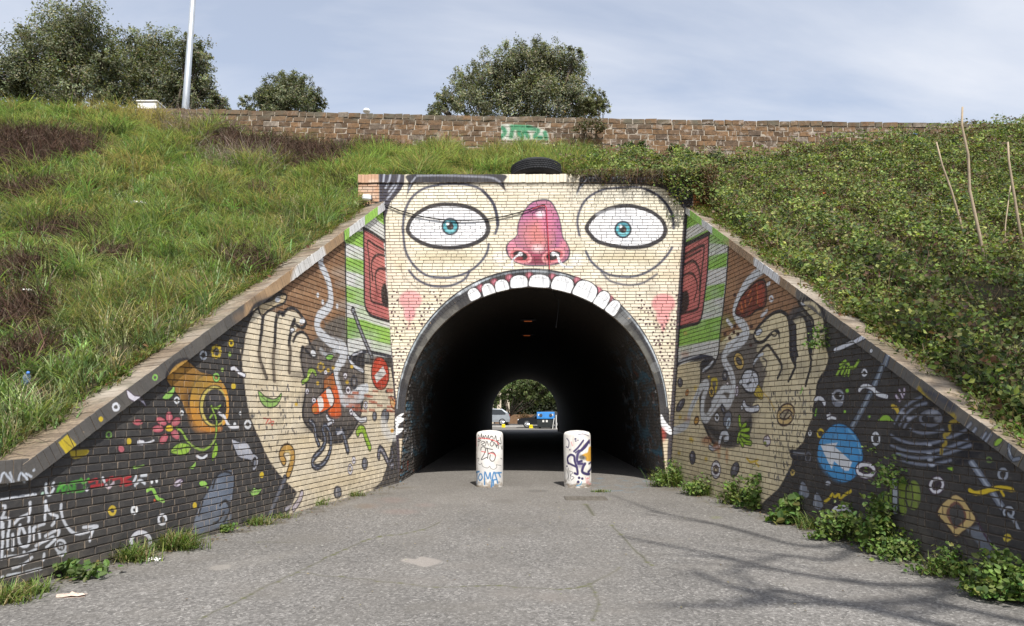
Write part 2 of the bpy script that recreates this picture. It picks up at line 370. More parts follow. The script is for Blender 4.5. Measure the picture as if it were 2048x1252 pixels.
    c.line([(1180,357),(1240,356),(1330,359)], (150,152,164), 3, 2, 0.7); c.line([(1176,356),(1162,374),(1154,388)], (190,194,204), 2, 1.2, 0.7)
    # hair and the dark edge down both sides
    c.poly([(759,346),(811,346),(810,366),(803,380),(795,390),(784,402),(779,411),(774,430),(770,440),(759,424)], (58,57,70), 1.2, 1, False)
    for p in ([(800,352),(797,366),(786,384),(775,398)],[(782,352),(779,364),(772,376)],[(770,350),(768,366)],[(790,368),(778,384)]): c.line(p, (196,200,214), 3, 1.6, 0.8)
    c.poly([(1318,350),(1386,350),(1386,424),(1371,430),(1367,418),(1356,404),(1345,393),(1330,380)], (50,50,62), 1.4, 1, False)
    for p in ([(1340,356),(1358,378),(1372,400)],[(1360,356),(1374,384)],): c.line(p, (150,154,170), 2.5, 1.6, 0.6)
    c.line([(766,410),(767,440),(767,480),(769,540),(773,620),(779,700),(784,760),(790,830),(795,900),(797,970)], (56,50,60), 11, 1.2, 1)
    c.line([(1377,405),(1374,440),(1371,474),(1366,540),(1360,630),(1356,712),(1350,792),(1346,850),(1341,900),(1341,970)], (56,52,60), 14, 1.2, 1)
    # nose
    nose = [(1090,398),(1105,405),(1117,428),(1123,450),(1127,474),(1136,488),(1141,505),(1134,522),(1110,530),(1074,532),(1045,530),(1023,520),(1012,503),(1016,486),(1033,471),(1035,450),(1045,426),(1064,404)]
    c.poly(nose, (60,60,78), 1.2); m = np.mean(nose, 0); Q = [((x-m[0])*0.952+m[0], (y-m[1])*0.958+m[1]) for x, y in nose]; c.poly(Q, (184,122,144), 1.2); c.clip_to(Q)
    c.oval(1060, 425, 20, 26, (182,108,152), 0, 10, .8); c.oval(1116, 462, 10, 40, (170,98,142), 0, 7, .7); c.oval(1076, 468, 26, 30, (216,134,126), 0, 16, .85); c.oval(1096, 445, 14, 26, (216,120,160), 0, 8, .6)
    c.oval(1080, 514, 46, 14, (150,62,84), 0, 9, .9); c.oval(1024, 492, 9, 10, (224,140,160), 0, 5, .8); c.oval(1128, 492, 9, 10, (220,136,150), 0, 5, .8)
    c.oval(1081, 428, 8, 7, (250,226,236), 0, 4, .9); c.oval(1076, 497, 11, 7, (244,206,206), 0, 5, .9); c.oval(1078, 522, 24, 6, (124,48,66), 0, 4, .9)
    c.clip_to(None)
    for x, sgn in ((1041, 1), (1107, -1)):
        c.oval(x, 512, 24, 14, (232,156,160), sgn*0.35, 1.4); c.oval(x, 512, 20, 11, (206,112,118), sgn*0.35, 1.4); c.oval(x, 511, 15, 8.5, (34,28,34), sgn*0.3, 1.2); c.oval(x-4, 515, 9, 5, (140,50,58), sgn*0.3, 2, .9 if sgn > 0 else 0)
        c.oval(x, 508, 5, 4, (226,226,230), 0, 1)
    c.line([(1036,511),(1027,518),(1024,528),(1026,536)], (232,234,238), 3.4, 1, 1); c.line([(1106,506),(1115,510),(1119,522),(1128,532),(1144,534)], (236,238,242), 5, 1, 1); c.line([(1026,528),(1010,534),(1000,530)], (240,240,240), 3, 2, .7)
    c.oval(1000, 515, 14, 9, (244,242,238), 0, 5, .7); c.oval(1152, 520, 10, 12, (244,242,238), 0, 5, .7)
    # cheeks
    c.oval(822, 600, 23, 20, (226,168,166), 0, 3); c.oval(820, 626, 12, 16, (232,166,168), 0, 3); c.poly([(815,638),(824,638),(820,658),(816,658)], (226,172,168), 3, .6)
    c.oval(1327, 607, 24, 20, (230,160,158), 0, 3); c.oval(1326, 632, 14, 18, (230,164,162), 0, 3); c.poly([(1321,640),(1331,640),(1329,660),(1323,660)], (230,166,164), 2)
    # plaster band round the arch, dots, then the painted lips and teeth on the ring
    q = np.radians(np.linspace(0, 180, 60))
    for i in range(620):
        x, y = _r.uniform(780, 880) if i % 2 else _r.uniform(1275, 1356), _r.uniform(582, 800)
        u, v = PF.uv(x, y); rr = math.hypot(u-ACX, v-AZ)
        edge = 776+(y-620)*0.09 if i % 2 else 1358-(y-620)*0.07
        ro = ARI+RT(math.atan2(v-AZ, u-ACX)) if v > AZ else ARI+.17
        ok = ro+0.06 < rr < ro+0.46 or (abs(x-edge) < 26 and rr > ro+0.06)
        if not ok or math.hypot(x-822, y-604) < 24 or math.hypot(x-1327, y-608) < 25: continue
        c.oval(round(x/8)*8+(4 if round(y/8) % 2 else 0)+_r.uniform(-1.5, 1.5), round(y/8)*8+_r.uniform(-1.5, 1.5), 2.0, 1.8, (92,66,72), 0, .6)
    def arc(f, w, col, a0=0, a1=180, soft=1.0, a=1.0):      # f, w as shares of the ring's thickness
        for b0 in np.arange(a0, a1, 12):
            t = np.radians(np.linspace(b0, min(a1, b0+12), 6)); T = RT(float(np.mean(t)))
            r = np.array([ARI+f*RT(x) for x in t]); Q = np.stack([(ACX+r*np.cos(t)-c.u0)*c.ppm, (AZ+r*np.sin(t)-c.v0)*c.ppm], 1); c.stroke_q(Q, col, w*T*c.ppm, soft, a)
    for sg in (-1, 1):
        q = lambda X, Z: ((ACX+sg*X-c.u0)*c.ppm, (Z-c.v0)*c.ppm)
        c.fill_q(np.array([q(ARI-.05, 1.3), q(ARI+FLARE-.05, 0), q(ARI+FLARE+.16, 0), q(ARI+.22, 1.3)]), (206,190,164), 1, 1); c.fill_q(np.array([q(ARI-.08, .95), q(ARI+.21, .95), q(ARI+.21, 1.6), q(ARI-.08, 1.6)]), (52,51,54), 2, 1)
    c.line([(779,700),(784,760),(790,830),(795,900),(797,970)], (56,50,60), 11, 1.2, 1); c.line([(1356,712),(1350,792),(1346,850),(1341,900),(1341,970)], (56,52,60), 13, 1.2, 1)
    tt = np.radians(np.linspace(0, 180, 80)); up_ = [(ACX+(ARI+RT(t)*1.0)*math.cos(t), AZ+(ARI+RT(t))*math.sin(t)) for t in tt]; dn_ = [(ACX+(ARI-.06)*math.cos(t), AZ+(ARI-.06)*math.sin(t)) for t in tt[::-1]]
    c.fill_q(np.array([((x-c.u0)*c.ppm, (z-c.v0)*c.ppm) for x, z in up_+dn_]), (50,51,56), 1.2, 1)
    for k in range(3): arc(.24-.03*k, .5-.1*k, (84+10*k, 82+10*k, 79+9*k), 126, 166-6*k, 3, .8); arc(.24-.03*k, .5-.1*k, (80+10*k, 79+10*k, 76+9*k), 14+6*k, 52, 3, .8)
    arc(.85, .09, (176,186,194), 3, 178, 1.4, .8); arc(.83, .15, (205,212,218), 60, 78, 2, .5); arc(.83, .14, (205,212,220), 20, 45, 2, .5); arc(.83, .16, (210,216,222), 112, 122, 2, .7); arc(.83, .16, (190,200,206), 140, 165, 2, .4)
    for k in range(26): b0 = _r.uniform(10, 170); arc(.5, .98, _r.choice([(34,34,38),(120,122,124),(40,40,44)]), b0, b0+.35, .8, .45)
    for x, y in ((962,576),(989,565),(1019,556),(1059,552),(1105,554),(1154,561),(1197,580),(1219,596)):
        c.oval(x, y, 7, 7, (150,66,80), 0, 3, .85); c.oval(x, y-1, 3, 4, (206,130,144), 0, 2, .8)
    for x, y, w, h in ((948,588,22,21),(977,580,24,24),(1004,571,26,21),(1038.6,563,34,22),(1080,562,41,23),(1126,568,43,28),(1172,581,45,33),(1205,599,25,32),(1227,615,22,28)):
        u, v = PF.uv(x, y); rot = math.atan2(u-ACX, v-AZ); cs, sn = math.cos(rot), math.sin(rot)
        shp = [(-.5,.46),(-.5,.0),(-.42,-.34),(-.18,-.52),(.12,-.53),(.4,-.36),(.5,0),(.5,.44),(.2,.54),(-.2,.54)]
        P = [(x+(a*w)*cs-(b*h)*sn, y+(a*w)*sn+(b*h)*cs) for a, b in shp]
        c.poly([(x+(p[0]-x)*1.13, y+(p[1]-y)*1.12) for p in P], (40,36,42), 1); c.poly(P, (236,237,238), .8)
        c.line([(x+w*.14*cs+h*.3*sn, y+w*.14*sn-h*.3*cs), (x+w*.2*cs-h*.3*sn, y+w*.2*sn+h*.3*cs)], (170,172,178), 3, 2.4, .8); c.line([(x-w*.36*cs, y-w*.36*sn), (x-w*.1*cs+h*.38*sn, y-w*.1*sn-h*.38*cs), (x+w*.3*cs+h*.2*sn, y+w*.3*sn-h*.2*cs)], (190,192,196), 1.6, 1.2, .7)
    # gloved fingertips coming round the corners
    c.poly([(786,860),(789,840),(800,829),(809,826),(803,834),(811,838),(800,847),(797,856),(809,856),(797,868),(786,869)], (238,239,240), .8); c.poly([(1322,828),(1331,843),(1342,856),(1342,869),(1328,860),(1321,846)], (236,237,239), .8)
    c.oval(1326, 868, 5, 14, (180,60,44), 0, 4, .7); c.oval(788, 805, 3, 8, (190,120,60), 0, 1)
paint_portal()
# ------------------------------------------------------------------ the mural: left wing
cl = Canvas(LU0, 0.05, -0.1, 6.7, 170, lambda x, y: LF.uv(x, y), (55, 54, 55))
def coats(c, x0, x1, y0, y1, n, cols, seed, a=0.35):
    r = random.Random(seed)
    for i in range(n): c.oval(r.uniform(x0, x1), r.uniform(y0, y1), r.uniform(6, 36), r.uniform(4, 14), r.choice(cols), 0, 5, a)
def specks(c, x0, x1, y0, y1, n, seed, inside, cols=((46,52,70),(58,64,84),(40,40,52))):
    r = random.Random(seed)
    for i in range(n):
        x, y = r.uniform(x0, x1), r.uniform(y0, y1)
        if inside(x, y): c.line([(x, y-r.uniform(1.5, 4)), (x+r.uniform(-1, 2), y+r.uniform(1, 4))], r.choice(cols), r.uniform(1.6, 3.4), 1, .85)
def gleam(c, pts, col, w, hi, edge=K):      # a shaded tube: dark edge, body, light streak
    c.line(pts, col, w, .8, 1, True, edge, 2.2); c.line(pts, hi, w*0.25, w*.15, .8)
def worm(c, pts, col=(208,210,218), w=5, edge=(44,34,48)): c.line(pts, col, w, .7, 1, True, edge, 2.0)
def paint_left():
    c = cl; r = random.Random(5)
    coats(c, -20, 560, 640, 1180, 260, [(62,60,60),(48,47,50),(70,67,65),(44,44,46)], 1)
    # bare brown brick, and the grey-brown shade below it
    c.poly([(545,600),(690,478),(694,700),(690,735),(640,720),(600,690),(560,640)], (134,100,72), 2, 1, False); coats(c, 560, 690, 500, 690, 90, [(156,114,80),(118,86,62),(146,106,72),(172,134,100)], 2, .5)
    c.poly([(640,690),(650,648),(692,636),(700,740),(720,760),(725,800),(690,880),(640,880),(600,830),(604,700)], (104,96,88), 4, 1)
    # cream: hand, arm, face
    cream = [(501,628),(492,648),(485,690),(478,700),(480,712),(483,747),(486,774),(491,816),(501,847),(510,866),(519,891),(535,922),(549,940),(561,954),(583,977),(592,986),(574,1030),(760,1000),(745,978),(762,962),(773,930),(785,875),(790,800),(780,735),(728,728),(727,776),(724,801),(714,843),(700,868),(683,882),(656,884),(640,876),(623,861),(606,843),(603,824),(608,795),(611,768),(604,739),(599,714),(602,692),(617,690),(611,670),(600,660),(588,664),(604,640),(590,622),(570,618),(556,630),(545,622),(528,626),(520,616)]; c.poly(cream, CRW, 1, 1, False); c.clip_to(cream, False)
    coats(c, 500, 780, 740, 990, 120, [(232,216,186),(212,194,160),(222,204,168)], 3, .4); c.clip_to(None)
    c.poly([(752,1005),(745,977),(762,962),(773,930),(785,880),(800,870),(800,1000)], (66,64,66), 1, 1, False)
    # mouth-like hollow
    hol = [(602,700),(600,714),(606,739),(612,768),(609,795),(605,824),(608,843),(623,861),(640,876),(656,884),(683,882),(700,868),(714,843),(722,822),(726,790),(727,745),(724,715),(700,690),(655,664),(632,676)]
    c.poly(hol, (96,89,85), 1.4); coats(c, 612, 720, 700, 870, 60, [(108,100,94),(84,78,76)], 4, .4)
    c.line([(602,697),(599,714),(604,739),(611,768),(608,795),(604,824),(608,843),(623,861),(640,876),(656,884),(683,882),(700,868),(714,843),(722,818),(726,776),(727,742)], K, 5, 1)
    c.poly([(610,840),(640,872),(660,880),(684,878),(700,862),(716,836),(700,846),(660,850),(630,848)], (52,50,52), 3, .8)
    # fingers
    c.clip_to(cream, False)
    for x, y, w, h in ((505,700,10,60),(533,690,9,60),(565,680,9,50),(597,700,8,30)): c.oval(x, y, w, h, (238,222,192), .05, 8, .5)
    c.clip_to(None)
    for p, w in (([(505,622),(495,644),(488,670),(483,700),(480,720),(483,750),(487,780),(492,816),(502,848),(516,880),(535,922),(560,956),(590,985)], 6.5), ([(540,612),(533,618),(525,632),(522,660),(517,700),(519,720),(524,735),(532,755)], 8), ([(566,628),(556,626),(550,645),(548,690),(545,715),(547,760)], 8), ([(588,640),(582,655),(577,685),(579,700),(577,743)], 8)): c.line(p, (44,42,46), w, 1.2)
    for p in ([(517,700),(519,730),(528,752)],[(546,700),(545,730),(548,756)],[(578,700),(577,740)]): c.line(p, (150,134,112), 12, 6, .5)
    c.line([(563,630),(572,619),(583,616),(594,622),(603,634),(610,645),(604,655),(594,651),(586,644)], K, 5.5, 1); c.oval(603, 642, 5, 6.5, (226,228,232), .4, .8); c.oval(583, 660, 4.5, 5, (226,228,232), .3, .8, 1, K, 2)
    c.line([(585,682),(592,668),(603,664),(613,672),(619,688),(628,702),(631,713),(622,712),(610,700),(603,694),(600,714)], K, 5, 1); c.oval(625, 706, 4.5, 6.5, (226,228,232), -.6, .8)
    c.poly([(516,610),(540,600),(562,588),(572,592),(566,606),(552,612),(534,622),(522,632)], (206,186,150), 1.2, 1, True, K, 4); c.oval(554, 599, 5, 6.5, (228,230,234), .4, .8)
    # striped hat side
    c.poly([(688,478),(770,415),(792,716),(740,712),(727,705),(697,720),(690,640)], (218,219,216), .8, 1, False)
    for P in ([(684,466),(728,462),(728,496),(690,486)],[(738,414),(772,418),(770,452),(753,440)],[(688,513),(727,521),(727,551),(690,541)],[(689,570),(728,578),(730,612),(691,604)],[(690,634),(728,640),(748,648),(778,656),(780,690),(745,680),(720,676),(706,676),(691,678)]): c.poly(P, GR, 1.2, 1, False)
    coats(c, 692, 776, 460, 715, 26, [(160,206,96),(200,204,200)], 6, .25); c.poly([(697,640),(712,640),(716,664),(700,676)], (110,152,72), 5, .6)
    c.line([(689,486),(690,560),(692,650),(693,705),(698,722)], K, 4, .8)
    # ear
    c.poly([(726,457),(744,466),(766,482),(770,560),(778,641),(760,639),(744,633),(734,624),(728,604),(727,544)], (190,106,104), 1, 1, False)
    c.poly([(733,480),(764,500),(772,610),(752,604),(738,594)], (200,118,112), 3, .7); c.line([(726,456),(727,544),(728,604),(734,623),(746,633),(779,643)], K, 4.5, .8); c.line([(725,456),(744,466),(768,482)], K, 5, .8)
    for p in ([(768,501),(748,490),(734,482),(737,520),(739,568),(741,600),(756,607),(775,612)],[(768,511),(752,510),(742,526),(744,560)],[(770,538),(756,538),(749,552),(753,586)]): c.line(p, (64,34,38), 3.6, 1)
    c.poly([(761,580),(770,566),(776,612),(764,608)], (34,24,28), 1.6); c.oval(752, 590, 6, 14, (140,60,62), 0, 5, .7)
    # smoke
    sm = [(640,505),(640,527),(648,544),(657,568),(660,604),(650,620),(636,635),(634,657),(650,676),(668,690),(682,702),(683,716),(675,731),(670,748),(676,772),(684,795),(702,793),(714,782),(732,776)]
    c.line(sm, (214,217,222), 14, 1.4); c.line([(664,683),(684,690),(690,704),(684,722)], (206,208,212), 12, 2); c.line([(640,700),(655,712),(670,700)], (190,194,198), 7, 2, .8); c.line([(676,790),(690,806),(712,800),(724,790)], (204,206,210), 11, 2)
    for p in ([(652,560),(655,590),(648,612)],[(646,640),(660,664),(676,684)],[(676,740),(676,760),(690,790),(716,782)],[(660,700),(676,722)]): c.line(p, (120,112,106), 2.4, 1.2, .8)
    for x, y in ((644,604),(673,612),(634,590)): c.oval(x, y, 2.5, 5, (218,220,224), 0, 1)
    # cap brim, sign pole and the red sign
    c.poly([(700,716),(712,708),(728,705),(728,736),(716,734),(706,727)], (40,40,48), .8, 1, False); c.line([(696,714),(702,726),(712,735),(724,741)], (210,212,220), 4.5, .8, 1, True, K, 1.6); c.line([(698,716),(712,706),(730,703),(756,707),(780,713)], (46,48,60), 5, .8); c.line([(704,710),(722,703)], (200,202,212), 2, .8)
    gleam(c, [(705,620),(722,666),(742,713)], (104,104,112), 6, (170,172,180)); c.oval(705, 621, 4, 5, (150,152,160), 0, .8, 1, K, 2)
    c.oval(759, 747, 18.5, 34, (48,20,18), -.05, .9); c.oval(759, 747, 16.5, 31.5, RD, -.05, .9); c.oval(754, 735, 8, 16, (212,84,56), 0, 6, .6); c.poly([(765,732),(771,747),(752,765),(747,751)], (216,212,208), .8, 1, False); c.oval(759, 750, 6, 3, (150,148,148), .6, 2, .6); c.oval(772, 782, 3, 4, (40,40,44), 0, .8)
    # cone
    c.poly([(665,743),(646,760),(645,786),(656,800),(655,830),(682,830),(676,795)], (176,98,40), .9, 1, False, K, 2.5); c.poly([(658,790),(672,772),(680,828),(657,828)], (216,92,34), 3, .9); c.oval(654, 762, 7, 10, (150,96,56), 0, 4, .7)
    c.poly([(656,774),(662,783),(667,799),(662,813),(645,824),(629,829),(622,820),(624,808),(638,790)], (222,98,36), .9, 1, True, K, 2.8)
    c.poly([(653,776),(660,780),(666,799),(661,812),(655,800),(651,784)], (232,228,224), .8); c.poly([(633,797),(642,793),(646,812),(638,823),(636,810)], (230,226,222), .8); c.oval(628, 818, 5, 7, (190,120,50), .3, 1.5)
    # tentacles, hammer, worms
    gleam(c, [(644,858),(649,880),(643,897),(634,907),(625,918),(625,930),(634,934),(646,926),(655,912),(660,893),(659,868),(652,852),(645,852)], (56,60,74), 5.5, (150,158,176)); gleam(c, [(618,841),(627,850),(630,872),(636,889)], (56,60,74), 5, (170,176,190)); gleam(c, [(672,862),(684,864),(689,880),(694,900)], (60,64,78), 8, (150,156,170)); c.line([(674,868),(682,862)], (190,192,202), 4, 1)
    worm(c, [(705,826),(712,834),(720,840),(730,838)], (220,222,226), 5); worm(c, [(652,832),(657,840),(665,842)], (214,216,222), 4.5); worm(c, [(655,848),(662,844)], (200,204,212), 3.5)
    worm(c, [(714,865),(718,858),(726,860),(731,876),(738,894)], (150,186,52), 8, (40,50,30)); c.line([(724,862),(729,878),(736,892)], (88,120,40), 1.4, .6)
    gleam(c, [(756,912),(758,898),(765,903),(772,918),(779,930),(785,930)], (84,82,94), 6.5, (180,180,190)); gleam(c, [(782,898),(784,912),(778,924)], (70,70,80), 4.5, (140,140,150))
    for x, y, rx, ry, w in ((728,927,5,12,0),(769,832,7,14,1),(748,832,3.6,9,0),(674,984,7,12,1)):
        c.oval(x, y, rx+1.5, ry+1.5, K, 0, .8); c.oval(x, y, rx-.5, ry-.5, (98,100,110), 0, .8); c.line([(x-rx*.3, y-ry*.5), (x-rx*.2, y+ry*.4)], (180,182,192), 1.6, 1, .8)
    for x, y, rx, ry in ((699,938,3.6,8),(706,920,2.4,4.5),(695,780,3.6,5.6),(701,823,2.5,4),(626,800,2.6,4),(689,751,2.5,3.4),(730,810,3,5),(613,782,2.4,3.4),(650,744,2,3)): c.ring(x, y, rx, ry, (226,224,230), 2.4, 0, 0, 360, (60,40,62), 1.4)
    c.ring(707, 764, 5.5, 11, (52,54,64), 5); c.oval(707, 764, 2, 4, (150,152,160), 0, 1)
    c.poly([(781,792),(785,800),(794,803),(794,813),(788,818),(781,811),(779,800)], (222,176,120), .8, 1, True, (120,70,40), 2.5)
    c.poly([(761,836),(772,842),(776,856),(790,862),(798,876),(786,880),(772,876),(762,860)], (232,230,226), 4, .8); c.oval(783, 861, 3.5, 4, (222,164,56), 0, 1)
    c.oval(658, 714, 8.5, 5.5, (138,192,84), -.3, .8, 1, K, 2); worm(c, [(604,764),(614,756),(617,742),(625,740),(630,748)], (138,174,60), 5, K); c.line([(610,760),(622,743)], (200,220,120), 1.6, .8)
    for a in range(0, 360, 45): c.oval(640+6*math.cos(math.radians(a)), 734+8*math.sin(math.radians(a)), 2, 2.6, (196,166,60), 0, .8)
    for x, y in ((702,733),(634,766),(665,735),(655,740),(693,764),(591,808)): c.oval(x, y, 3.2, 3.8, (206,170,60), 0, 1)
    # red bare bricks showing through
    rr = random.Random(9)
    for i in range(26): x, y = rr.uniform(690, 782), rr.uniform(770, 822); c.poly([(x, y), (x+12, y+1), (x+12, y+6), (x, y+5)], rr.choice([(176,88,62),(150,76,56),(190,110,84)]), .8, .75, False)
    c.oval(700, 796, 16, 8, (196,160,140), 0, 4, .5)
    specks(c, 486, 610, 770, 905, 90, 11, lambda x, y: x > 486+(y-770)*.24 and x < 600)
    # leaf and red scribble on the cream
    c.poly([(515,781),(519,800),(528,812),(540,815),(552,810),(560,797),(561,786),(552,796),(540,797),(528,792)], (150,190,100), .8, 1, True, (44,54,40), 2); c.line([(521,792),(538,804),(556,798)], (44,54,40), 1.4); c.line([(533,796),(534,812)], (44,54,40), 1.2); c.line([(545,798),(543,813)], (44,54,40), 1.2)
    c.line([(526,836),(534,838),(530,848),(538,836),(542,850),(546,842),(536,846)], (206,70,60), 1.8, .8)
    # horn / bin
    c.poly([(332,762),(334,745),(345,732),(362,722),(376,722),(400,742),(420,750),(400,790),(376,832),(360,800),(345,780)], (150,108,44), 1, 1, True, K, 3.5); c.oval(352, 746, 12, 16, (190,140,60), .7, 6, .8); c.poly([(366,790),(390,770),(380,830)], (96,66,34), 5, .7)
    c.oval(417, 806, 42, 60, K, 0, 1); c.oval(417, 806, 39, 57, (186,140,56), 0, 1); c.oval(398, 770, 16, 22, (160,126,50), .5, 6, .7); c.oval(392, 836, 14, 26, (206,140,52), -.3, 7, .7); c.oval(418, 856, 24, 8, (196,124,48), 0, 4, .8)
    c.oval(427, 812, 31, 43, K, 0, 1); c.oval(427, 812, 28.5, 40.5, (204,186,96), 0, 1); c.oval(428, 813, 24, 36, (40,38,40), 0, 1); c.oval(428, 796, 16, 16, (72,70,74), 0, 5, .7); c.ring(440, 812, 14, 36, (222,160,60), 6, 0, -70, 70)
    c.line([(437,826),(447,833),(452,845),(460,853),(474,853)], (220,220,224), 5, 1)
    # flower with its stem and leaves
    for x, y, a in ((321,842,.6),(337,834,1.5),(350,843,2.4),(314,857,3.1),(326,877,-1.0),(349,868,.9)):
        c.oval(x, y, 14, 9.5, (42,30,36), a, 1.4); c.oval(x, y, 11, 6.6, (184,92,104), a, 1); c.oval(x, y, 5, 3, (206,124,132), a, 2, .7)
    c.oval(337, 856, 9.5, 8, K, 0, 1); c.oval(337, 856, 7.5, 6, (222,188,50), 0, 1)
    for p in ([(352,855),(362,862),(370,876),(383,891),(404,899),(420,890),(429,875),(431,856),(431,838),(425,822),(421,812)],[(430,886),(428,902),(424,918)],[(423,828),(418,834)]): c.line(p, (140,172,70), 3.6, .8, 1, True, (36,44,30), 1.6)
    c.poly([(424,814),(430,818),(437,816),(440,809),(432,813)], (160,200,80), .8)
    c.poly([(339,904),(346,892),(358,885),(372,886),(380,892),(376,904),(362,910),(350,908)], (150,190,64), .8, 1, True, (34,44,28), 2.5); c.line([(341,903),(360,897),(379,891)], (40,52,30), 1.6)
    for x in (352, 361, 370): c.line([(x, 899), (x+3, 888)], (40,52,30), 1.2); c.line([(x, 898), (x+2, 908)], (40,52,30), 1.2)
    c.poly([(429,884),(434,892),(433,908),(424,918),(422,910),(426,896)], (140,180,60), .8, 1, True, (34,44,28), 2)
    c.poly([(323,796),(330,786),(340,779),(346,771),(348,780),(343,792),(334,798)], (146,196,92), .8, 1, True, (36,44,34), 2)
    for x, y, q, w, col in ((352,800,4.5,3,WH),(362,825,3,2.4,WH),(494,848,5.5,4,WH),(405,710,6,3.4,(190,196,206)),(431,754,5.5,3,(140,196,92)),(461,686,4,3.2,YE),(267,1019,5,5,WH),(323,1038,7.5,4.6,(222,222,228)),(216,869,5,3,(120,160,80)),(223,1020,6,5,YE)): c.ring(x, y, q, q*1.25, col, w, 0, 0, 360, K, 1.4)
    for a in range(0, 360, 45): c.oval(431+8*math.cos(math.radians(a)), 703+11*math.sin(math.radians(a)), 3, 3.6, YE, math.radians(a), .8)
    for x, y, q, col in ((465,772,4.5,YE),(443,739,2.6,(160,190,90)),(479,826,2.4,WH),(468,848,2.6,WH),(458,708,3,(150,180,80)),(388,1010,4.2,YE),(405,1024,3.4,YE),(522,949,4,YE),(447,942,3,YE),(194,1124,3.8,(170,150,50)),(256,882,4.6,YE),(308,1000,2.4,(190,90,50)),(312,961,2.6,WH),(302,963,2.6,WH)): c.oval(x, y, q, q*1.5, col, 0, .8)
    worm(c, [(462,737),(468,736),(476,744),(487,750)], (222,222,228), 5); worm(c, [(392,911),(402,916),(412,910)], (214,216,222), 4)
    c.poly([(461,878),(479,883),(492,883),(504,904),(515,914),(513,933),(504,941),(500,922),(479,916),(471,906)], (168,171,182), .9, 1, True, K, 3); c.oval(507, 924, 5, 11, K, .1, .9); c.oval(508, 925, 2, 6, (120,124,136), .1, 1); c.oval(486, 896, 10, 8, (206,208,216), .5, 5, .6)
    # loose bits low on the wall
    worm(c, [(293,980),(302,976),(308,984),(314,996),(326,1001)], (140,190,84), 6); c.oval(405, 967, 9, 7, (146,198,86), .4, .8, 1, K, 2.4); c.line([(412,972),(420,982),(427,990)], (130,170,80), 3, .8, 1, True, K, 1.4)
    c.poly([(374,934),(380,932),(390,922),(390,932),(384,938)], (146,196,84), .8, 1, True, K, 2); c.poly([(494,974),(498,984),(504,992),(514,990),(522,976),(514,978),(506,974),(500,982)], (146,192,96), .8, 1, True, (32,40,30), 2.2); c.line([(500,984),(518,982)], K, 1.2)
    c.oval(355, 965, 12, 8, (46,32,48), -.6, .9); c.oval(355, 965, 9, 5.4, (206,196,210), -.6, .9); c.line([(350,970),(362,959)], (70,50,74), 2)
    c.ring(280, 1083, 19, 19, (214,214,222), 7.5, 0, 170, 380, (44,34,46), 2)
    c.oval(274, 843, 11.5, 8, (44,30,36), 0, 1); c.oval(274, 844, 9, 5.6, (190,90,102), 0, .9); c.oval(241, 897, 8, 9, (44,30,36), -.4, 1); c.oval(241, 897, 5.6, 7, (184,98,108), -.4, .9)
    worm(c, [(276,884),(284,885)], (222,222,228), 8); c.line([(286,886),(296,884),(306,880)], (222,222,228), 3, .8); c.oval(268, 934, 5, 4, (146,196,84), 0, .8, 1, K, 2); c.line([(272,934),(286,930)], (130,170,80), 3, .8)
    blue = [(440,945),(452,938),(464,940),(467,965),(462,1000),(450,1002),(455,1012),(463,1030),(456,1045),(430,1058),(385,1070),(387,1040),(397,1010),(412,985),(424,960)]
    c.poly(blue, (96,106,122), 2, 1, True, (34,34,40), 4); c.clip_to(blue); coats(c, 395, 455, 950, 1060, 24, [(116,126,142),(78,86,100)], 12, .5); c.clip_to(None)
    for p in ([(424,975),(432,950),(446,942),(462,946)],[(438,1010),(450,1000),(458,1020),(446,1044)],[(425,1046),(436,1040),(446,1024)],[(404,1000),(396,1030)]): c.line(p, (36,36,42), 4, 1)
    # cream foot: 9-shape, pole, bone
    c.line([(566,922),(561,908),(567,897),(577,896),(584,908),(582,926),(575,948)], (188,146,72), 9, 1, 1, True, (48,34,22), 2.8); c.line([(570,902),(578,904),(578,924)], (232,206,140), 2.6, 1.6, .8)
    gleam(c, [(568,957),(556,985),(538,1027)], (84,86,96), 9, (120,126,140)); worm(c, [(602,986),(597,1000),(586,1016)], (196,186,194), 7, (50,36,50)); c.line([(580,1010),(570,1018)], (180,176,186), 5)
    # tag lettering
    T = lambda P, w=5.4, col=(206,209,216): c.line([(x/4.173, 900+y/4.173) for x, y in P], col, w, 1.0, .95)
    for P in ([(20,460),(40,470),(15,560),(5,640)],[(8,560),(70,575),(60,700)],[(20,610),(12,800),(10,900)],[(60,690),(58,820)],[(98,700),(104,760),(98,830)],[(246,432),(236,520),(160,560),(112,610)],[(160,620),(150,720),(160,780),(200,800),(236,770),(240,640)],[(176,640),(200,690)],[(235,520),(232,590)],[(280,640),(364,612)],[(272,650),(274,740)],[(322,680),(326,726)],[(375,422),(368,575)],[(372,424),(408,520),(472,552),(430,622)],[(372,712),(480,662),(468,724),(380,806)],[(505,450),(510,540),(542,622),(616,690),(708,682),(806,632),(690,640)],[(772,650),(740,752)],[(40,884),(182,872),(192,846)],[(102,980),(200,940),(262,890)],[(292,792),(440,716)],[(210,862),(292,824)],[(55,1042),(182,1020)],[(210,1012),(342,980)],[(362,862),(356,912)],[(0,412),(140,388)],[(160,386),(292,366)],[(0,1060),(18,1050)],[(480,850),(505,875),(545,845)]): T(P)
    c.ring(500/4.173, 900+796/4.173, 10.5, 12, (206,209,216), 4.4); T([(495,780),(492,810)], 3); T([(512,780),(512,815)], 3)
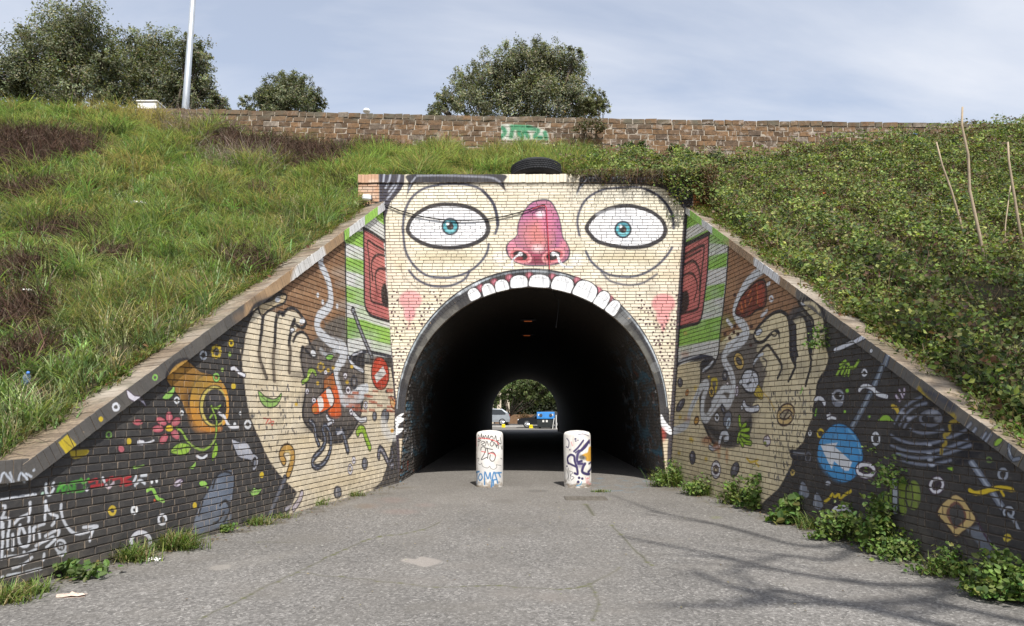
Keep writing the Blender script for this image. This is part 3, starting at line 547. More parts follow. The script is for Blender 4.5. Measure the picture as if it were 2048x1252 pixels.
    for P, col in (([(345,360),(352,355)],(170,200,180)),([(375,280),(380,350),(410,370),(440,320)],(200,206,212)),([(430,290),(440,270)],(200,206,212)),([(470,350),(495,280),(520,350),(540,300)],(66,140,50)),([(480,320),(530,280)],(84,160,60)),([(560,350),(566,290),(600,340),(612,280)],(66,140,50)),([(590,270),(680,250)],(84,160,60)),([(620,300),(625,340),(690,330),(700,300)],(60,130,48)),([(670,240),(690,270),(730,240)],(84,160,60)),([(740,260),(800,240),(800,270)],(168,40,48)),([(755,300),(850,285)],(168,40,48)),([(850,230),(865,260)],(214,214,220)),([(880,250),(930,225),(940,250)],(176,40,50)),([(880,290),(900,310),(940,270)],(206,190,198)),([(945,240),(1000,225),(1010,245),(1080,215)],(176,36,46)),([(1000,290),(1020,260),(1090,270),(1040,290)],(160,40,46)),([(1110,260),(1130,215)],(206,210,216)),([(1120,290),(1160,250),(1200,275)],(206,210,216)),([(1170,210),(1215,205)],(206,210,216)),([(715,330),(722,325)],(214,214,220))): T(P, 5.2, col)
    # the band of coping above the wall, its own paint
    band0 = [(u, lcop(u)) for u in (LU0, LC0[0], 0.05)]; q = lambda u, v: ((u-c.u0)*c.ppm, (v-c.v0)*c.ppm)
    c.to_uv = lambda x, y: LF.uv(x, y, COPO)
    mask = np.zeros((c.h, c.w), np.float32); uu = (np.arange(c.w)+.5)/c.ppm+c.u0; lo = np.array([lcop(u) for u in uu]); vv = (np.arange(c.h)+.5)/c.ppm+c.v0
    c.clip = ((vv[:, None] > lo[None, :]-0.02)).astype(np.float32)
    c.poly([(-300,1300),(-300,700),(200,700),(480,560),(497,600),(497,680),(200,960),(60,1300)], (88,85,82), 1, 1, False); coats(c, 0, 490, 640, 960, 60, [(100,97,92),(74,72,72)], 14, .4)
    c.poly([(490,540),(700,400),(705,520),(490,690)], (168,138,104), 3, 1, False); coats(c, 490, 690, 450, 660, 40, [(186,156,122),(146,120,92),(120,104,88)], 15, .5)
    c.poly([(588,540),(640,480),(652,560),(590,600)], (222,222,220), 4, .9); c.poly([(688,440),(800,360),(800,430),(688,520)], (176,176,178), 1, 1, False); c.poly([(688,452),(699,444),(699,500),(688,510)], GR, 1, 1, False); c.poly([(699,446),(730,424),(730,480),(699,500)], (216,217,216), 1, 1, False); c.poly([(730,424),(756,404),(756,450),(730,478)], GR, 1, 1, False); c.poly([(756,400),(775,390),(775,440),(756,450)], (206,207,210), 1, 1, False)
    c.line([(688,440),(689,520)], K, 3)
    c.line([(500,632),(512,612),(534,602),(560,588)], K, 9, 1.6); c.line([(510,622),(530,612),(552,598)], (206,188,152), 6, 1.6)
    c.poly([(331,762),(334,742),(345,726),(360,716),(378,716),(378,730),(350,752),(336,770)], K, 1.4); c.poly([(336,760),(342,742),(356,728),(374,720),(372,730),(350,748)], (184,140,62), 1.4)
    c.ring(233, 813, 6, 6.6, (222,224,230), 4.4); c.oval(203, 837, 4.6, 5, YE, 0, .8); c.ring(311, 754, 4, 5, (140,196,90), 3)
    c.poly([(254,780),(259,781),(270,790),(284,793),(276,804),(264,800),(256,792)], (222,218,228), .9, 1, True, (60,44,66), 2); c.poly([(118,884),(136,868),(154,888),(134,908)], (204,180,44), 1, 1, False); c.line([(130,880),(146,894)], (120,104,40), 1.4)
    for P in ([(2,962),(10,944),(28,964),(22,944)],[(38,958),(44,944),(60,962)],[(54,946),(64,952)],[(68,940),(70,938)]): c.line(P, (190,196,206), 4, 1.2)
    c.clip = None; c.to_uv = lambda x, y: LF.uv(x, y)
    c.poly([(138,903),(150,900),(176,899),(166,912),(146,916)], (176,154,40), 1.4); c.poly([(270,796),(284,798),(291,812),(284,806)], (196,190,206), 1, 1, True, (50,36,54), 1.5)
paint_left()
# ------------------------------------------------------------------ the mural: right wing
cr = Canvas(-0.05, RU1, -0.1, 6.6, 170, lambda x, y: RF.uv(x, y), (54, 52, 52))
def paint_right():
    c = cr; WHR = (222,224,228)
    coats(c, 1560, 2080, 660, 1200, 260, [(64,61,60),(46,45,46),(74,69,66),(42,41,44)], 21)
    # brown bare brick under the coping, grey-brown hollow
    c.poly([(1440,480),(1545,548),(1604,610),(1580,650),(1530,680),(1480,724),(1436,720)], (140,104,76), 2, 1, False); coats(c, 1450, 1590, 500, 700, 90, [(166,122,88),(124,92,66),(150,110,76),(180,138,102)], 22, .5)
    # cream face and hand
    cream = [(1336,730),(1404,722),(1470,660),(1520,660),(1540,634),(1566,624),(1583,640),(1600,626),(1618,642),(1604,600),(1630,600),(1652,630),(1655,660),(1656,685),(1661,714),(1654,741),(1643,761),(1638,783),(1632,810),(1627,835),(1618,855),(1609,884),(1591,902),(1585,929),(1572,956),(1560,976),(1500,1030),(1340,1000)]; c.poly(cream, (214,200,164), 1, 1, False); c.clip_to(cream, False)
    coats(c, 1350, 1620, 720, 990, 140, [(224,210,176),(200,186,150),(208,194,158)], 23, .4); c.clip_to(None)
    hol = [(1404,725),(1404,752),(1402,797),(1404,830),(1413,855),(1426,882),(1449,895),(1473,893),(1496,877),(1507,853),(1505,819),(1514,800),(1525,785),(1531,760),(1536,742),(1524,722),(1516,700),(1520,676),(1486,664),(1450,700)]
    c.poly(hol, (106,99,92), 1.4); coats(c, 1412, 1510, 690, 880, 60, [(118,110,102),(90,85,82)], 24, .4); c.line([(1404,740),(1402,797),(1404,830),(1413,855),(1426,882),(1440,893)], K, 5, 1.2); c.poly([(1410,845),(1430,876),(1452,890),(1476,890),(1500,868),(1506,830),(1490,850),(1450,862),(1424,850)], (50,49,51), 4, .9)
    c.poly([(1560,648),(1600,640),(1650,640),(1600,612),(1580,626)], (70,68,70), 4, .9)
    # hand: columns, black gaps, arches
    for x, y, w, h in ((1566,690,11,60),(1604,690,9,60),(1641,690,9,60),(1540,720,9,24)): c.oval(x, y, w, h, (230,216,180), .03, 9, .5)
    for x, y in ((1582,735),(1615,735),(1648,740)): c.oval(x-10, y, 11, 20, (150,140,118), .1, 9, .6)
    c.poly([(1583,640),(1594,650),(1595,690),(1598,708),(1592,730),(1582,708),(1582,669)], (56,54,60), 1.2); c.line([(1580,636),(1583,669),(1584,707),(1593,729),(1588,745),(1580,761)], K, 6, 1); c.line([(1594,650),(1595,690),(1598,712)], K, 4, 1)
    c.poly([(1616,640),(1627,646),(1627,690),(1628,712),(1620,690)], (56,54,60), 1.2); c.line([(1614,636),(1618,660),(1619,685),(1624,714),(1625,729),(1614,770)], K, 6, 1); c.line([(1628,650),(1627,700)], K, 4, 1)
    c.line([(1648,618),(1654,640),(1656,685),(1662,714),(1655,741),(1640,765),(1636,790),(1630,820)], K, 7.5, 1.2)
    c.poly([(1510,674),(1514,660),(1524,648),(1538,634),(1554,624),(1568,624),(1580,640),(1583,700),(1566,700),(1562,672),(1556,662),(1544,668),(1530,682),(1518,684)], (216,202,164), .9, 1, True, K, 5.5); c.poly([(1562,668),(1584,668),(1584,720),(1562,716)], (214,200,162), 1, 1, False); c.line([(1583,660),(1584,707),(1593,729)], K, 6, 1); c.oval(1520, 664, 5, 8, (206,212,220), .8, .8, 1, K, 1.6); c.oval(1551, 667, 5, 5, (214,198,158), 0, 1, 1, K, 2.5)
    c.line([(1586,652),(1588,636),(1600,628),(1611,634),(1617,650)], K, 5.5, 1)
    c.poly([(1600,602),(1624,600),(1640,612),(1650,634),(1651,660),(1632,660),(1628,640),(1616,626)], (210,196,158), 1, 1, True, K, 5); c.oval(1610, 607, 7, 5, (210,214,222), .5, .8, 1, K, 1.6)
    c.line([(1510,734),(1512,718),(1524,702),(1538,690),(1550,704),(1562,722),(1566,736),(1558,756)], K, 5, 1); c.line([(1510,726),(1520,712),(1528,708)], (190,196,204), 4, 1); c.line([(1528,716),(1536,724),(1530,745)], (70,66,66), 3, 1)
    # striped hat side
    c.poly([(1372,410),(1460,488),(1454,568),(1444,652),(1436,722),(1400,716),(1352,734),(1356,690),(1364,600)], (208,208,204), .8, 1, False)
    for P in ([(1372,420),(1388,430),(1400,446),(1374,458)],[(1374,480),(1420,458),(1420,470),(1374,494)],[(1419,468),(1440,470),(1459,478),(1458,490),(1420,486)],[(1419,512),(1457,505),(1455,533),(1417,541)],[(1415,572),(1452,566),(1449,594),(1410,602)],[(1357,660),(1404,640),(1446,632),(1443,678),(1400,686),(1354,694)]): c.poly(P, (140,188,80), 1.2, 1, False)
    coats(c, 1362, 1450, 470, 715, 26, [(152,198,92),(190,192,188)], 25, .25); c.line([(1459,490),(1454,568),(1444,652),(1439,704),(1434,722)], K, 4, .8); c.oval(1372, 708, 8, 5, (170,110,70), 0, 3, .6); c.oval(1372, 666, 4, 3, (190,120,80), 0, 2, .5)
    # ear
    c.poly([(1366,492),(1400,476),(1420,467),(1417,540),(1411,592),(1406,628),(1399,645),(1358,656),(1360,590)], (192,108,106), 1, 1, False); c.poly([(1374,512),(1404,498),(1400,600),(1366,622)], (200,112,108), 3, .7); c.line([(1366,493),(1400,476),(1420,467)], K, 6, .8); c.line([(1420,467),(1417,540),(1411,592),(1406,628),(1399,645),(1380,650),(1357,656)], K, 4.5, .8)
    for p, w in (([(1370,510),(1386,501),(1407,491),(1410,501),(1405,544),(1400,604),(1394,619),(1364,627)], 4), ([(1369,530),(1388,522),(1398,534),(1402,555),(1400,580)], 4), ([(1367,552),(1383,546),(1393,556),(1396,577),(1390,600)], 3.4), ([(1370,518),(1404,500)], 3)): c.line(p, (60,32,36), w, 1)
    c.poly([(1362,592),(1368,583),(1377,582),(1380,604),(1374,623),(1358,628)], (36,26,30), 1.6)
    # cap brim
    c.line([(1352,734),(1362,724),(1375,718),(1404,713),(1426,717)], (52,56,72), 6, .8); c.poly([(1404,723),(1428,715),(1435,724),(1424,738),(1408,746)], (42,42,50), .8); c.line([(1428,722),(1420,732),(1408,741)], (200,204,212), 3.4, .8); c.line([(1358,724),(1400,709)], (190,194,200), 2, .8, .8)
    # smoke
    for P, w in (([(1540,530),(1513,549),(1493,570),(1479,597),(1472,620),(1480,640),(1492,654),(1496,668),(1484,684),(1462,696),(1450,711),(1454,728),(1464,746),(1469,768),(1466,792),(1458,808),(1449,800),(1440,804),(1424,824),(1416,836),(1407,830),(1408,801),(1414,780),(1416,768),(1406,772),(1393,797),(1382,823),(1374,850),(1342,864)], 12.5), ([(1497,660),(1478,676),(1456,692)], 7), ([(1466,780),(1452,776),(1440,788),(1428,806)], 10)): c.line(P, (206,209,212), w, 1.4)
    for P in ([(1490,590),(1482,612),(1486,634)],[(1488,672),(1470,688),(1456,704)],[(1456,730),(1466,756),(1464,780)],[(1414,790),(1412,820),(1420,830),(1440,800)],[(1400,780),(1386,816)]): c.line(P, (134,128,122), 2.2, 1.2, .8)
    for P in ([(1456,640),(1466,652)],[(1498,586),(1506,574)],[(1526,632),(1536,622)],[(1537,570),(1541,566)]): c.line(P, (216,218,222), 5, 1.4)
    c.ring(1545, 597, 4, 5, (216,216,220), 3)
    for x, y in ((1472,590),(1472,652),(1452,668),(1462,676),(1505,653),(1504,690),(1478,668),(1470,664)): c.oval(x, y, 3.4, 4, (64,36,30), 0, 1)
    # ember / red log
    c.poly([(1474,628),(1477,610),(1486,592),(1498,578),(1512,565),(1522,560),(1532,563),(1536,589),(1531,614),(1514,621),(1498,633)], (118,52,36), 1, 1, True, (34,20,18), 3); c.oval(1524, 590, 9, 25, (150,64,44), .05, 1.4); c.ring(1524, 590, 9, 25, (70,30,24), 2, .05)
    for P in ([(1484,606),(1488,622)],[(1492,600),(1494,616)],[(1498,590),(1504,582)],[(1500,608),(1506,594)],[(1516,570),(1517,608)],[(1480,618),(1490,628)]): c.line(P, (206,116,62), 2.4, 1.2, .9)
    c.poly([(1474,622),(1488,624),(1500,620),(1496,634),(1480,632)], (90,36,28), 1.6, .9)
    # bulb, rings, bones and small stuff over the face
    c.poly([(1491,743),(1502,738),(1516,745),(1520,765),(1513,783),(1500,785),(1489,776),(1485,759)], (206,209,216), .8, 1, True, K, 3.4); c.line([(1498,772),(1506,750),(1514,768)], K, 1.8); c.line([(1506,750),(1508,742)], K, 3); c.line([(1496,768),(1504,764)], K, 3)
    c.poly([(1519,770),(1528,784),(1526,798),(1512,791),(1512,782)], (196,172,66), .8, 1, True, (90,74,30), 2); 
    for i in range(3): c.line([(1515+i*4, 786-i*3), (1520+i*3, 796-i*3)], (110,90,36), 1.2)
    c.oval(1484, 764, 4, 6, (206,210,216), .3, .8, 1, K, 1.6); c.line([(1530,786),(1542,800),(1552,820)], (196,160,60), 2.4, 1.2, .8)
    c.ring(1480, 722, 7.5, 12.5, (196,166,96), 4.6, -.3, 0, 360, K, 2); c.ring(1425, 783, 3.6, 8, (196,166,86), 3.4, 0, 0, 360, K, 2); c.oval(1395, 841, 4.6, 8, (196,150,76), .2, .8, 1, (70,44,28), 2.5); c.ring(1376, 785, 2.4, 4.4, (200,140,80), 1.8, .3, 0, 360, (100,60,30), 1)
    c.ring(1574, 829, 13, 17, (206,178,122), 6, .6, 0, 360, (62,38,36), 2.8); c.oval(1574, 829, 6, 10, (120,106,92), .6, 3, .7); c.line([(1570,838),(1580,820)], (60,40,40), 3)
    for x, y, rx, ry, rt in ((1362,765,4.4,8.6,0),(1363,810,5,14,.5),(1387,915,5,13,0),(1472,939,7,15,.3)): c.oval(x, y, rx+1.5, ry+1.5, K, rt, .8); c.oval(x, y, rx-.3, ry-.3, (88,86,96), rt, .8); c.oval(x-1, y-3, rx*.3, ry*.4, (160,160,170), rt, 1, .7)
    c.ring(1452, 750, 4.5, 8.5, (60,62,72), 4.4); c.oval(1452, 751, 1.6, 3, (190,192,200), 0, .8); c.ring(1436, 835, 3.6, 6, (216,218,224), 2.6, 0, 0, 360, K, 1.6); c.oval(1457, 767, 2.4, 3.4, (226,214,214), 0, .8, 1, K, 1.4); c.ring(1476, 782, 2, 8, (214,206,216), 2.4, .1, 0, 360, (60,44,60), 1.4)
    c.line([(1426,770),(1426,760),(1434,759),(1436,768),(1433,782)], (200,178,50), 4.4, 1.4); c.oval(1420, 754, 2, 3, YE, 0, 1)
    worm(c, [(1490,806),(1495,816),(1506,819),(1518,816)], (214,216,222), 6.5); c.oval(1486, 815, 2.4, 5, (214,216,222), 0, .8, 1, K, 1.6)
    gleam(c, [(1446,814),(1450,822)], (70,72,84), 5, (150,152,164)); c.oval(1457, 838, 9, 18, K, .2, .9); c.oval(1457, 838, 7, 15.5, (112,116,128), .2, .9); c.ring(1459, 846, 3, 9, (186,200,212), 3, .2)
    c.line([(1440,892),(1443,876),(1447,867),(1455,866),(1458,876),(1452,878)], (196,200,208), 6, .8, 1, True, K, 2); c.line([(1421,893),(1428,897),(1437,894)], (186,190,198), 4.4, .8, 1, True, K, 1.8); c.ring(1415, 880, 4, 5, (90,90,98), 3, 0, 180, 360)
    for P in ([(1481,834),(1482,848),(1486,858),(1480,870),(1478,882)],[(1486,856),(1494,848)],[(1486,862),(1500,858)],[(1486,870),(1500,874)],[(1484,876),(1494,884),(1504,886)],[(1482,880),(1488,890)]): c.line(P, (150,188,56), 5, .8, 1, True, (38,50,26), 1.8)
    c.poly([(1534,872),(1540,872),(1544,884),(1538,892),(1531,888),(1530,878)], (206,198,200), .8, 1, True, (74,46,66), 2); c.oval(1533, 886, 3, 4, (130,140,60), 0, 1)
    c.ring(1434, 939, 7.5, 13, (224,222,228), 4, 0, 0, 360, (56,36,58), 2); c.ring(1434, 940, 3, 5, (60,44,62), 2.4)
    for x, y, rx, ry in ((1415,882,10,8),(1436,894,8,8),(1456,912,3,14),(1440,908,3,10),(1376,838,6,5)): c.oval(x, y, rx, ry, (176,112,62), 0, 3, .6)
    for P in ([(1496,916),(1504,924),(1518,920)],[(1514,926),(1520,932)]): c.line(P, (214,180,56), 3.4, 1)
    for x, y in ((1383,878),(1360,906),(1386,880),(1393,776),(1414,918),(1362,834)): c.oval(x, y, 3, 4.4, (206,176,56), 0, 2, .8)
    specks(c, 1540, 1640, 780, 960, 170, 26, lambda x, y: x < 1640-(y-780)*.30)
    c.line([(1608,776),(1604,786)], (130,190,70), 3); c.line([(1636,818),(1634,830)], (130,190,60), 3.4)
    # dark side, floating junk
    worm(c, [(1673,700),(1700,688),(1730,674)], (214,216,224), 6.5, K)
    gleam(c, [(1776,712),(1760,752),(1736,802),(1708,853)], (94,102,116), 12, (168,180,192))
    for P in ([(1676,750),(1684,736),(1692,726),(1700,728),(1702,738)],[(1686,748),(1692,734)],[(1692,750),(1698,736)],[(1700,750),(1703,736),(1712,734),(1720,722)],[(1684,728),(1694,722)]): c.line(P, (150,188,62), 4.6, .8, 1, True, (34,44,26), 1.8)
    c.oval(1679, 797, 15, 19, K, 0, 1); c.oval(1679, 797, 12.6, 16.6, (124,128,140), 0, 1); c.oval(1680, 790, 11, 11, (160,164,176), 0, 1.6); c.oval(1680, 792, 9, 9, (34,32,36), 0, 1); c.oval(1684, 790, 2.4, 2.4, (190,192,200), 0, 1); c.line([(1668,788),(1675,800),(1688,803)], (206,208,216), 3, 1)
    c.ring(1732, 745, 4.4, 6, (220,222,228), 3, 0, 0, 360, K, 1.6); worm(c, [(1722,780),(1728,773),(1738,772),(1750,778),(1758,787),(1777,793)], (220,222,228), 6.4); worm(c, [(1634,800),(1640,796),(1648,799),(1652,807)], (216,218,224), 6); worm(c, [(1658,831),(1662,828)], WHR, 4); worm(c, [(1658,838),(1666,835),(1674,837)], WHR, 4)
    for x, y, q in ((1698,781,3.4),(1693,823,2.4),(1742,833,2.4),(1789,872,4)): c.oval(x, y, q, q*1.1, (142,196,64), 0, .8)
    c.line([(1788,812),(1796,816),(1801,827)], (206,176,50), 7, .9, 1, True, K, 2); c.poly([(1759,842),(1764,834),(1772,828),(1781,830),(1787,836),(1793,843),(1776,842)], (146,190,60), .8, 1, True, K, 2.4)
    c.ring(1755, 877, 7, 11, (214,217,224), 4.6, 0, 0, 360, K, 2)
    for P in ([(1796,791),(1803,801)],[(1803,780),(1809,794)],[(1813,778),(1812,788)]): c.line(P, (200,190,206), 3.4, .8, 1, True, (66,44,70), 1.6)
    c.ring(1644, 867, 6, 8, (206,178,50), 3.6); c.ring(1623, 866, 2.6, 4, WHR, 2); c.ring(1588, 945, 3.6, 4, (196,170,96), 3)
    # blue disc with its arrow
    disc = [(1636,905),(1642,878),(1658,856),(1675,846),(1695,849),(1714,866),(1727,890),(1731,915),(1725,940),(1712,957),(1694,966),(1674,960),(1654,944),(1640,925)]
    c.poly(disc, (36,44,60), 1); m = np.mean(disc, 0); Q = [((x-m[0])*.955+m[0], (y-m[1])*.96+m[1]) for x, y in disc]; c.poly(Q, (64,140,196), 1); c.poly([(m[0]+(x-m[0])*.8-6, m[1]+(y-m[1])*.8+6) for x, y in disc], (74,152,206), 6, .6); c.line([(1700,860),(1716,880),(1725,912)], (120,176,214), 3, 1.4, .8)
    c.poly([(1644,889),(1678,885),(1673,893),(1708,924),(1701,941),(1693,941),(1672,922),(1666,937),(1651,906)], (216,219,224), .8, 1, False)
    # lens, mouth ring, drops, scribble
    c.poly([(1584,900),(1606,902),(1622,902),(1626,914),(1622,926),(1600,922),(1586,914)], (40,40,46), 1, 1, True, K, 2); c.line([(1590,906),(1612,908)], (150,154,164), 3, 1.6, .8); c.ring(1619, 914, 5, 9, (96,98,108), 2.6, .1)
    c.ring(1735, 940, 17, 12, (224,222,228), 6.4, .1, 0, 360, (58,38,58), 2.6); c.line([(1722,942),(1734,938),(1748,942)], (54,40,50), 3, 1)
    c.oval(1659, 966, 6, 6, (170,174,184), 0, 1.4, 1, K, 2)
    for x, y in ((1608,978),(1636,1000)): c.poly([(x-8,y+8),(x-4,y-12),(x+2,y-16),(x+10,y-4),(x+14,y+12),(x+6,y+20),(x-4,y+16)], (122,128,142), 1.2, 1, True, K, 2.4); c.line([(x-2,y-8),(x-2,y+10)], (176,182,194), 3, 1.6, .8)
    c.line([(1652,1003),(1660,998),(1668,988),(1672,994),(1681,988),(1683,998),(1692,990),(1705,982)], (206,182,44), 4.6, 1)
    c.ring(1686, 1036, 21, 21, (222,220,228), 9, 0, 170, 375, (54,36,54), 2.6)
    # green spring lamp
    for i, x in enumerate((1755,1765,1775,1785)): c.oval(x, 1000-i*2, 6, 8+i*4, K, 0, 1); c.oval(x+1, 1000-i*2, 4, 6+i*4, (118,142,48), 0, 1)
    c.poly([(1788,956),(1799,956),(1799,1028),(1788,1028)], (176,182,192), 1, 1, False, K, 2); c.poly([(1802,962),(1814,958),(1818,1020),(1804,1024)], (120,140,46), 1); c.oval(1831, 990, 17, 33, K, 0, 1); c.oval(1831, 990, 14, 30, (112,130,46), 0, 1); c.oval(1834, 982, 6, 16, (146,164,66), 0, 5, .6); c.ring(1822, 990, 7, 28, K, 2.4)
    # tan nut
    c.poly([(1914,986),(1931,995),(1945,1014),(1959,1036),(1951,1053),(1934,1064),(1916,1076),(1902,1060),(1889,1046),(1875,1028),(1884,1008),(1899,996)], (52,38,36), 1.2); c.poly([(1914,990),(1929,998),(1942,1016),(1954,1036),(1947,1050),(1932,1060),(1916,1071),(1905,1057),(1893,1043),(1880,1027),(1888,1010),(1900,999)], (198,170,112), .9); c.poly([(1916,1002),(1932,1017),(1937,1036),(1926,1050),(1914,1057),(1902,1040),(1896,1026),(1902,1012)], (112,74,62), 1); c.poly([(1918,1008),(1930,1020),(1932,1038),(1916,1052),(1906,1038),(1904,1018)], (66,64,64), 1)
    # second pole, knob, worm, leaf, beams
    for i in range(4): c.poly([(1936+i*14,1056+i*18),(1962+i*14,1052+i*18),(1976+i*14,1070+i*18),(1952+i*14,1076+i*18)], (112,118,130), 3, .85, False)
    c.line([(1958,1040),(1980,1080),(2012,1130)], (62,38,60), 4, 1); c.line([(1932,1074),(1950,1104),(1976,1150)], (44,34,44), 4, 1)
    gleam(c, [(1946,922),(1976,966),(2008,1012)], (108,114,128), 14, (180,188,200)); c.oval(2022, 1026, 16, 18, K, 0, 1); c.ring(2022, 1024, 10, 10, (168,174,186), 4, 0, 150, 420); c.line([(2022,1028),(2032,1040),(2042,1058)], (150,156,168), 6, 1.4)
    c.line([(1944,980),(1956,986),(1976,982),(1998,976),(2016,976),(2029,979)], (214,184,44), 8, .9, 1, True, (50,42,26), 1.6); c.line([(2008,982),(2012,990)], (206,176,40), 5)
    c.ring(2010, 948, 8.5, 10.5, (150,156,168), 5, 0, 0, 360, K, 2); c.ring(1877, 970, 12, 14, (214,212,218), 5, .5, 0, 360, (60,40,58), 2.4); c.line([(1870,976),(1884,964)], (56,40,54), 4); c.oval(2019, 1075, 8, 8, (206,182,60), 0, .9); c.oval(2019, 1075, 2.4, 2.4, K, 0, .8)
    c.ring(1983, 919, 5, 5, (110,130,70), 2.6, 0, 0, 360, K, 1.4); c.poly([(1888,915),(1893,913),(1902,920),(1911,935),(1909,942),(1897,936)], (150,194,50), .8, 1, True, K, 2.5); c.line([(1911,942),(1916,956)], K, 3)
    # heap of tyres / coil
    c.poly([(1784,868),(1790,845),(1806,820),(1830,800),(1850,790),(1880,812),(1920,846),(1960,878),(1970,900),(1940,924),(1900,936),(1850,940),(1812,926),(1790,900)], (26,26,33), 2); HI = (146,154,176)
    for P in ([(1793,848),(1806,824),(1826,806),(1846,796)],[(1803,852),(1816,830),(1836,814),(1856,808)],[(1812,856),(1822,842),(1836,832)],[(1786,872),(1804,882),(1830,889),(1866,888),(1900,878),(1936,862)],[(1786,892),(1812,902),(1850,906),(1890,900),(1940,882)],[(1797,908),(1826,916),(1860,917),(1900,908),(1946,892)],[(1806,922),(1840,930),(1870,930),(1906,922)],[(1824,860),(1850,868),(1890,862)]):
        c.line(P, (14,14,18), 8, 2, .95); c.line([(x, y-2) for x, y in P], HI, 3.4, 2.2, .8)
    for x, y in ((1808,826),(1822,836),(1862,890),(1862,907),(1864,919),(1868,930)): c.oval(x, y, 5, 2.4, (190,196,212), 0, 2, .9)
    c.ring(1865, 836, 21, 14, (98,102,116), 6, -.1, 0, 360, (20,20,26), 3); c.oval(1868, 826, 13, 5, (150,156,170), -.2, 2.4, .8); c.oval(1878, 836, 6, 5, (136,138,146), 0, 3, .7)
    c.line([(1926,842),(1912,842),(1903,848),(1904,860),(1900,868),(1893,870),(1896,886),(1889,892),(1887,906)], (158,136,42), 6.4, 1.4)
    # coping band
    c.to_uv = lambda x, y: RF.uv(x, y, COPO); uu = (np.arange(c.w)+.5)/c.ppm+c.u0; lo = np.array([rcop(u) for u in uu]); vv = (np.arange(c.h)+.5)/c.ppm+c.v0
    c.clip = (vv[:, None] > lo[None, :]-0.02).astype(np.float32)
    c.poly([(1370,380),(1480,450),(1480,540),(1370,470)], (204,206,204), 1, 1, False); c.poly([(1380,400),(1404,430),(1404,470),(1380,460)], (142,192,84), 1, 1, False); c.poly([(1425,430),(1458,460),(1458,530),(1425,500)], (142,192,84), 1, 1, False)
    c.poly([(1458,440),(1600,560),(1600,640),(1458,520)], (150,124,96), 1.4, 1, False); coats(c, 1460, 1600, 470, 620, 40, [(166,138,108),(128,106,84)], 31, .5); c.poly([(1512,510),(1556,540),(1552,580),(1514,550)], (216,217,218), 3, .95)
    c.poly([(1592,560),(2200,1000),(2200,1150),(1592,640)], (92,89,85), 2, 1, False); coats(c, 1600, 2048, 600, 960, 90, [(106,102,96),(78,76,75),(120,112,100)], 32, .45)
    worm(c, [(1690,694),(1712,682),(1734,670)], (208,211,220), 6.5, K); gleam(c, [(1780,700),(1770,730),(1760,752)], (94,102,116), 11, (168,180,192)); c.oval(1743, 701, 3, 5, (220,222,228), .2, .8, 1, K, 1.8)
    c.line([(1600,600),(1624,600),(1644,618),(1652,640)], K, 8, 1.4); c.line([(1610,606),(1626,607),(1640,622)], (206,192,156), 5, 1.4)
    c.line([(1838,776),(1846,786),(1858,792),(1872,800),(1898,820),(1910,834)], (150,130,44), 9, 1.6); c.poly([(1846,780),(1870,784),(1900,800),(1912,815),(1904,826),(1880,816)], (58,60,72), 3, .9)
    for P in ([(1932,858),(1942,846)],[(1944,868),(1952,856)],[(1962,878),(1972,866)],[(1970,884),(1982,868)]): c.line(P, (60,62,72), 10, 1.6); c.line(P, (160,166,180), 4, 2, .9)
    c.oval(1997, 883, 11, 6, (146,186,56), -.7, .9, 1, K, 2); c.line([(2020,890),(2020,906),(2028,918),(2040,916)], (110,118,132), 6, 1, 1, True, K, 2); c.line([(2018,896),(2022,908)], (190,196,206), 2, 1)
    c.clip = None; c.to_uv = lambda x, y: RF.uv(x, y)
paint_right()
IM_P, IM_L, IM_R = cp.image("portal_paint"), cl.image("wing_paint"), cr.image("wing_paint_b")
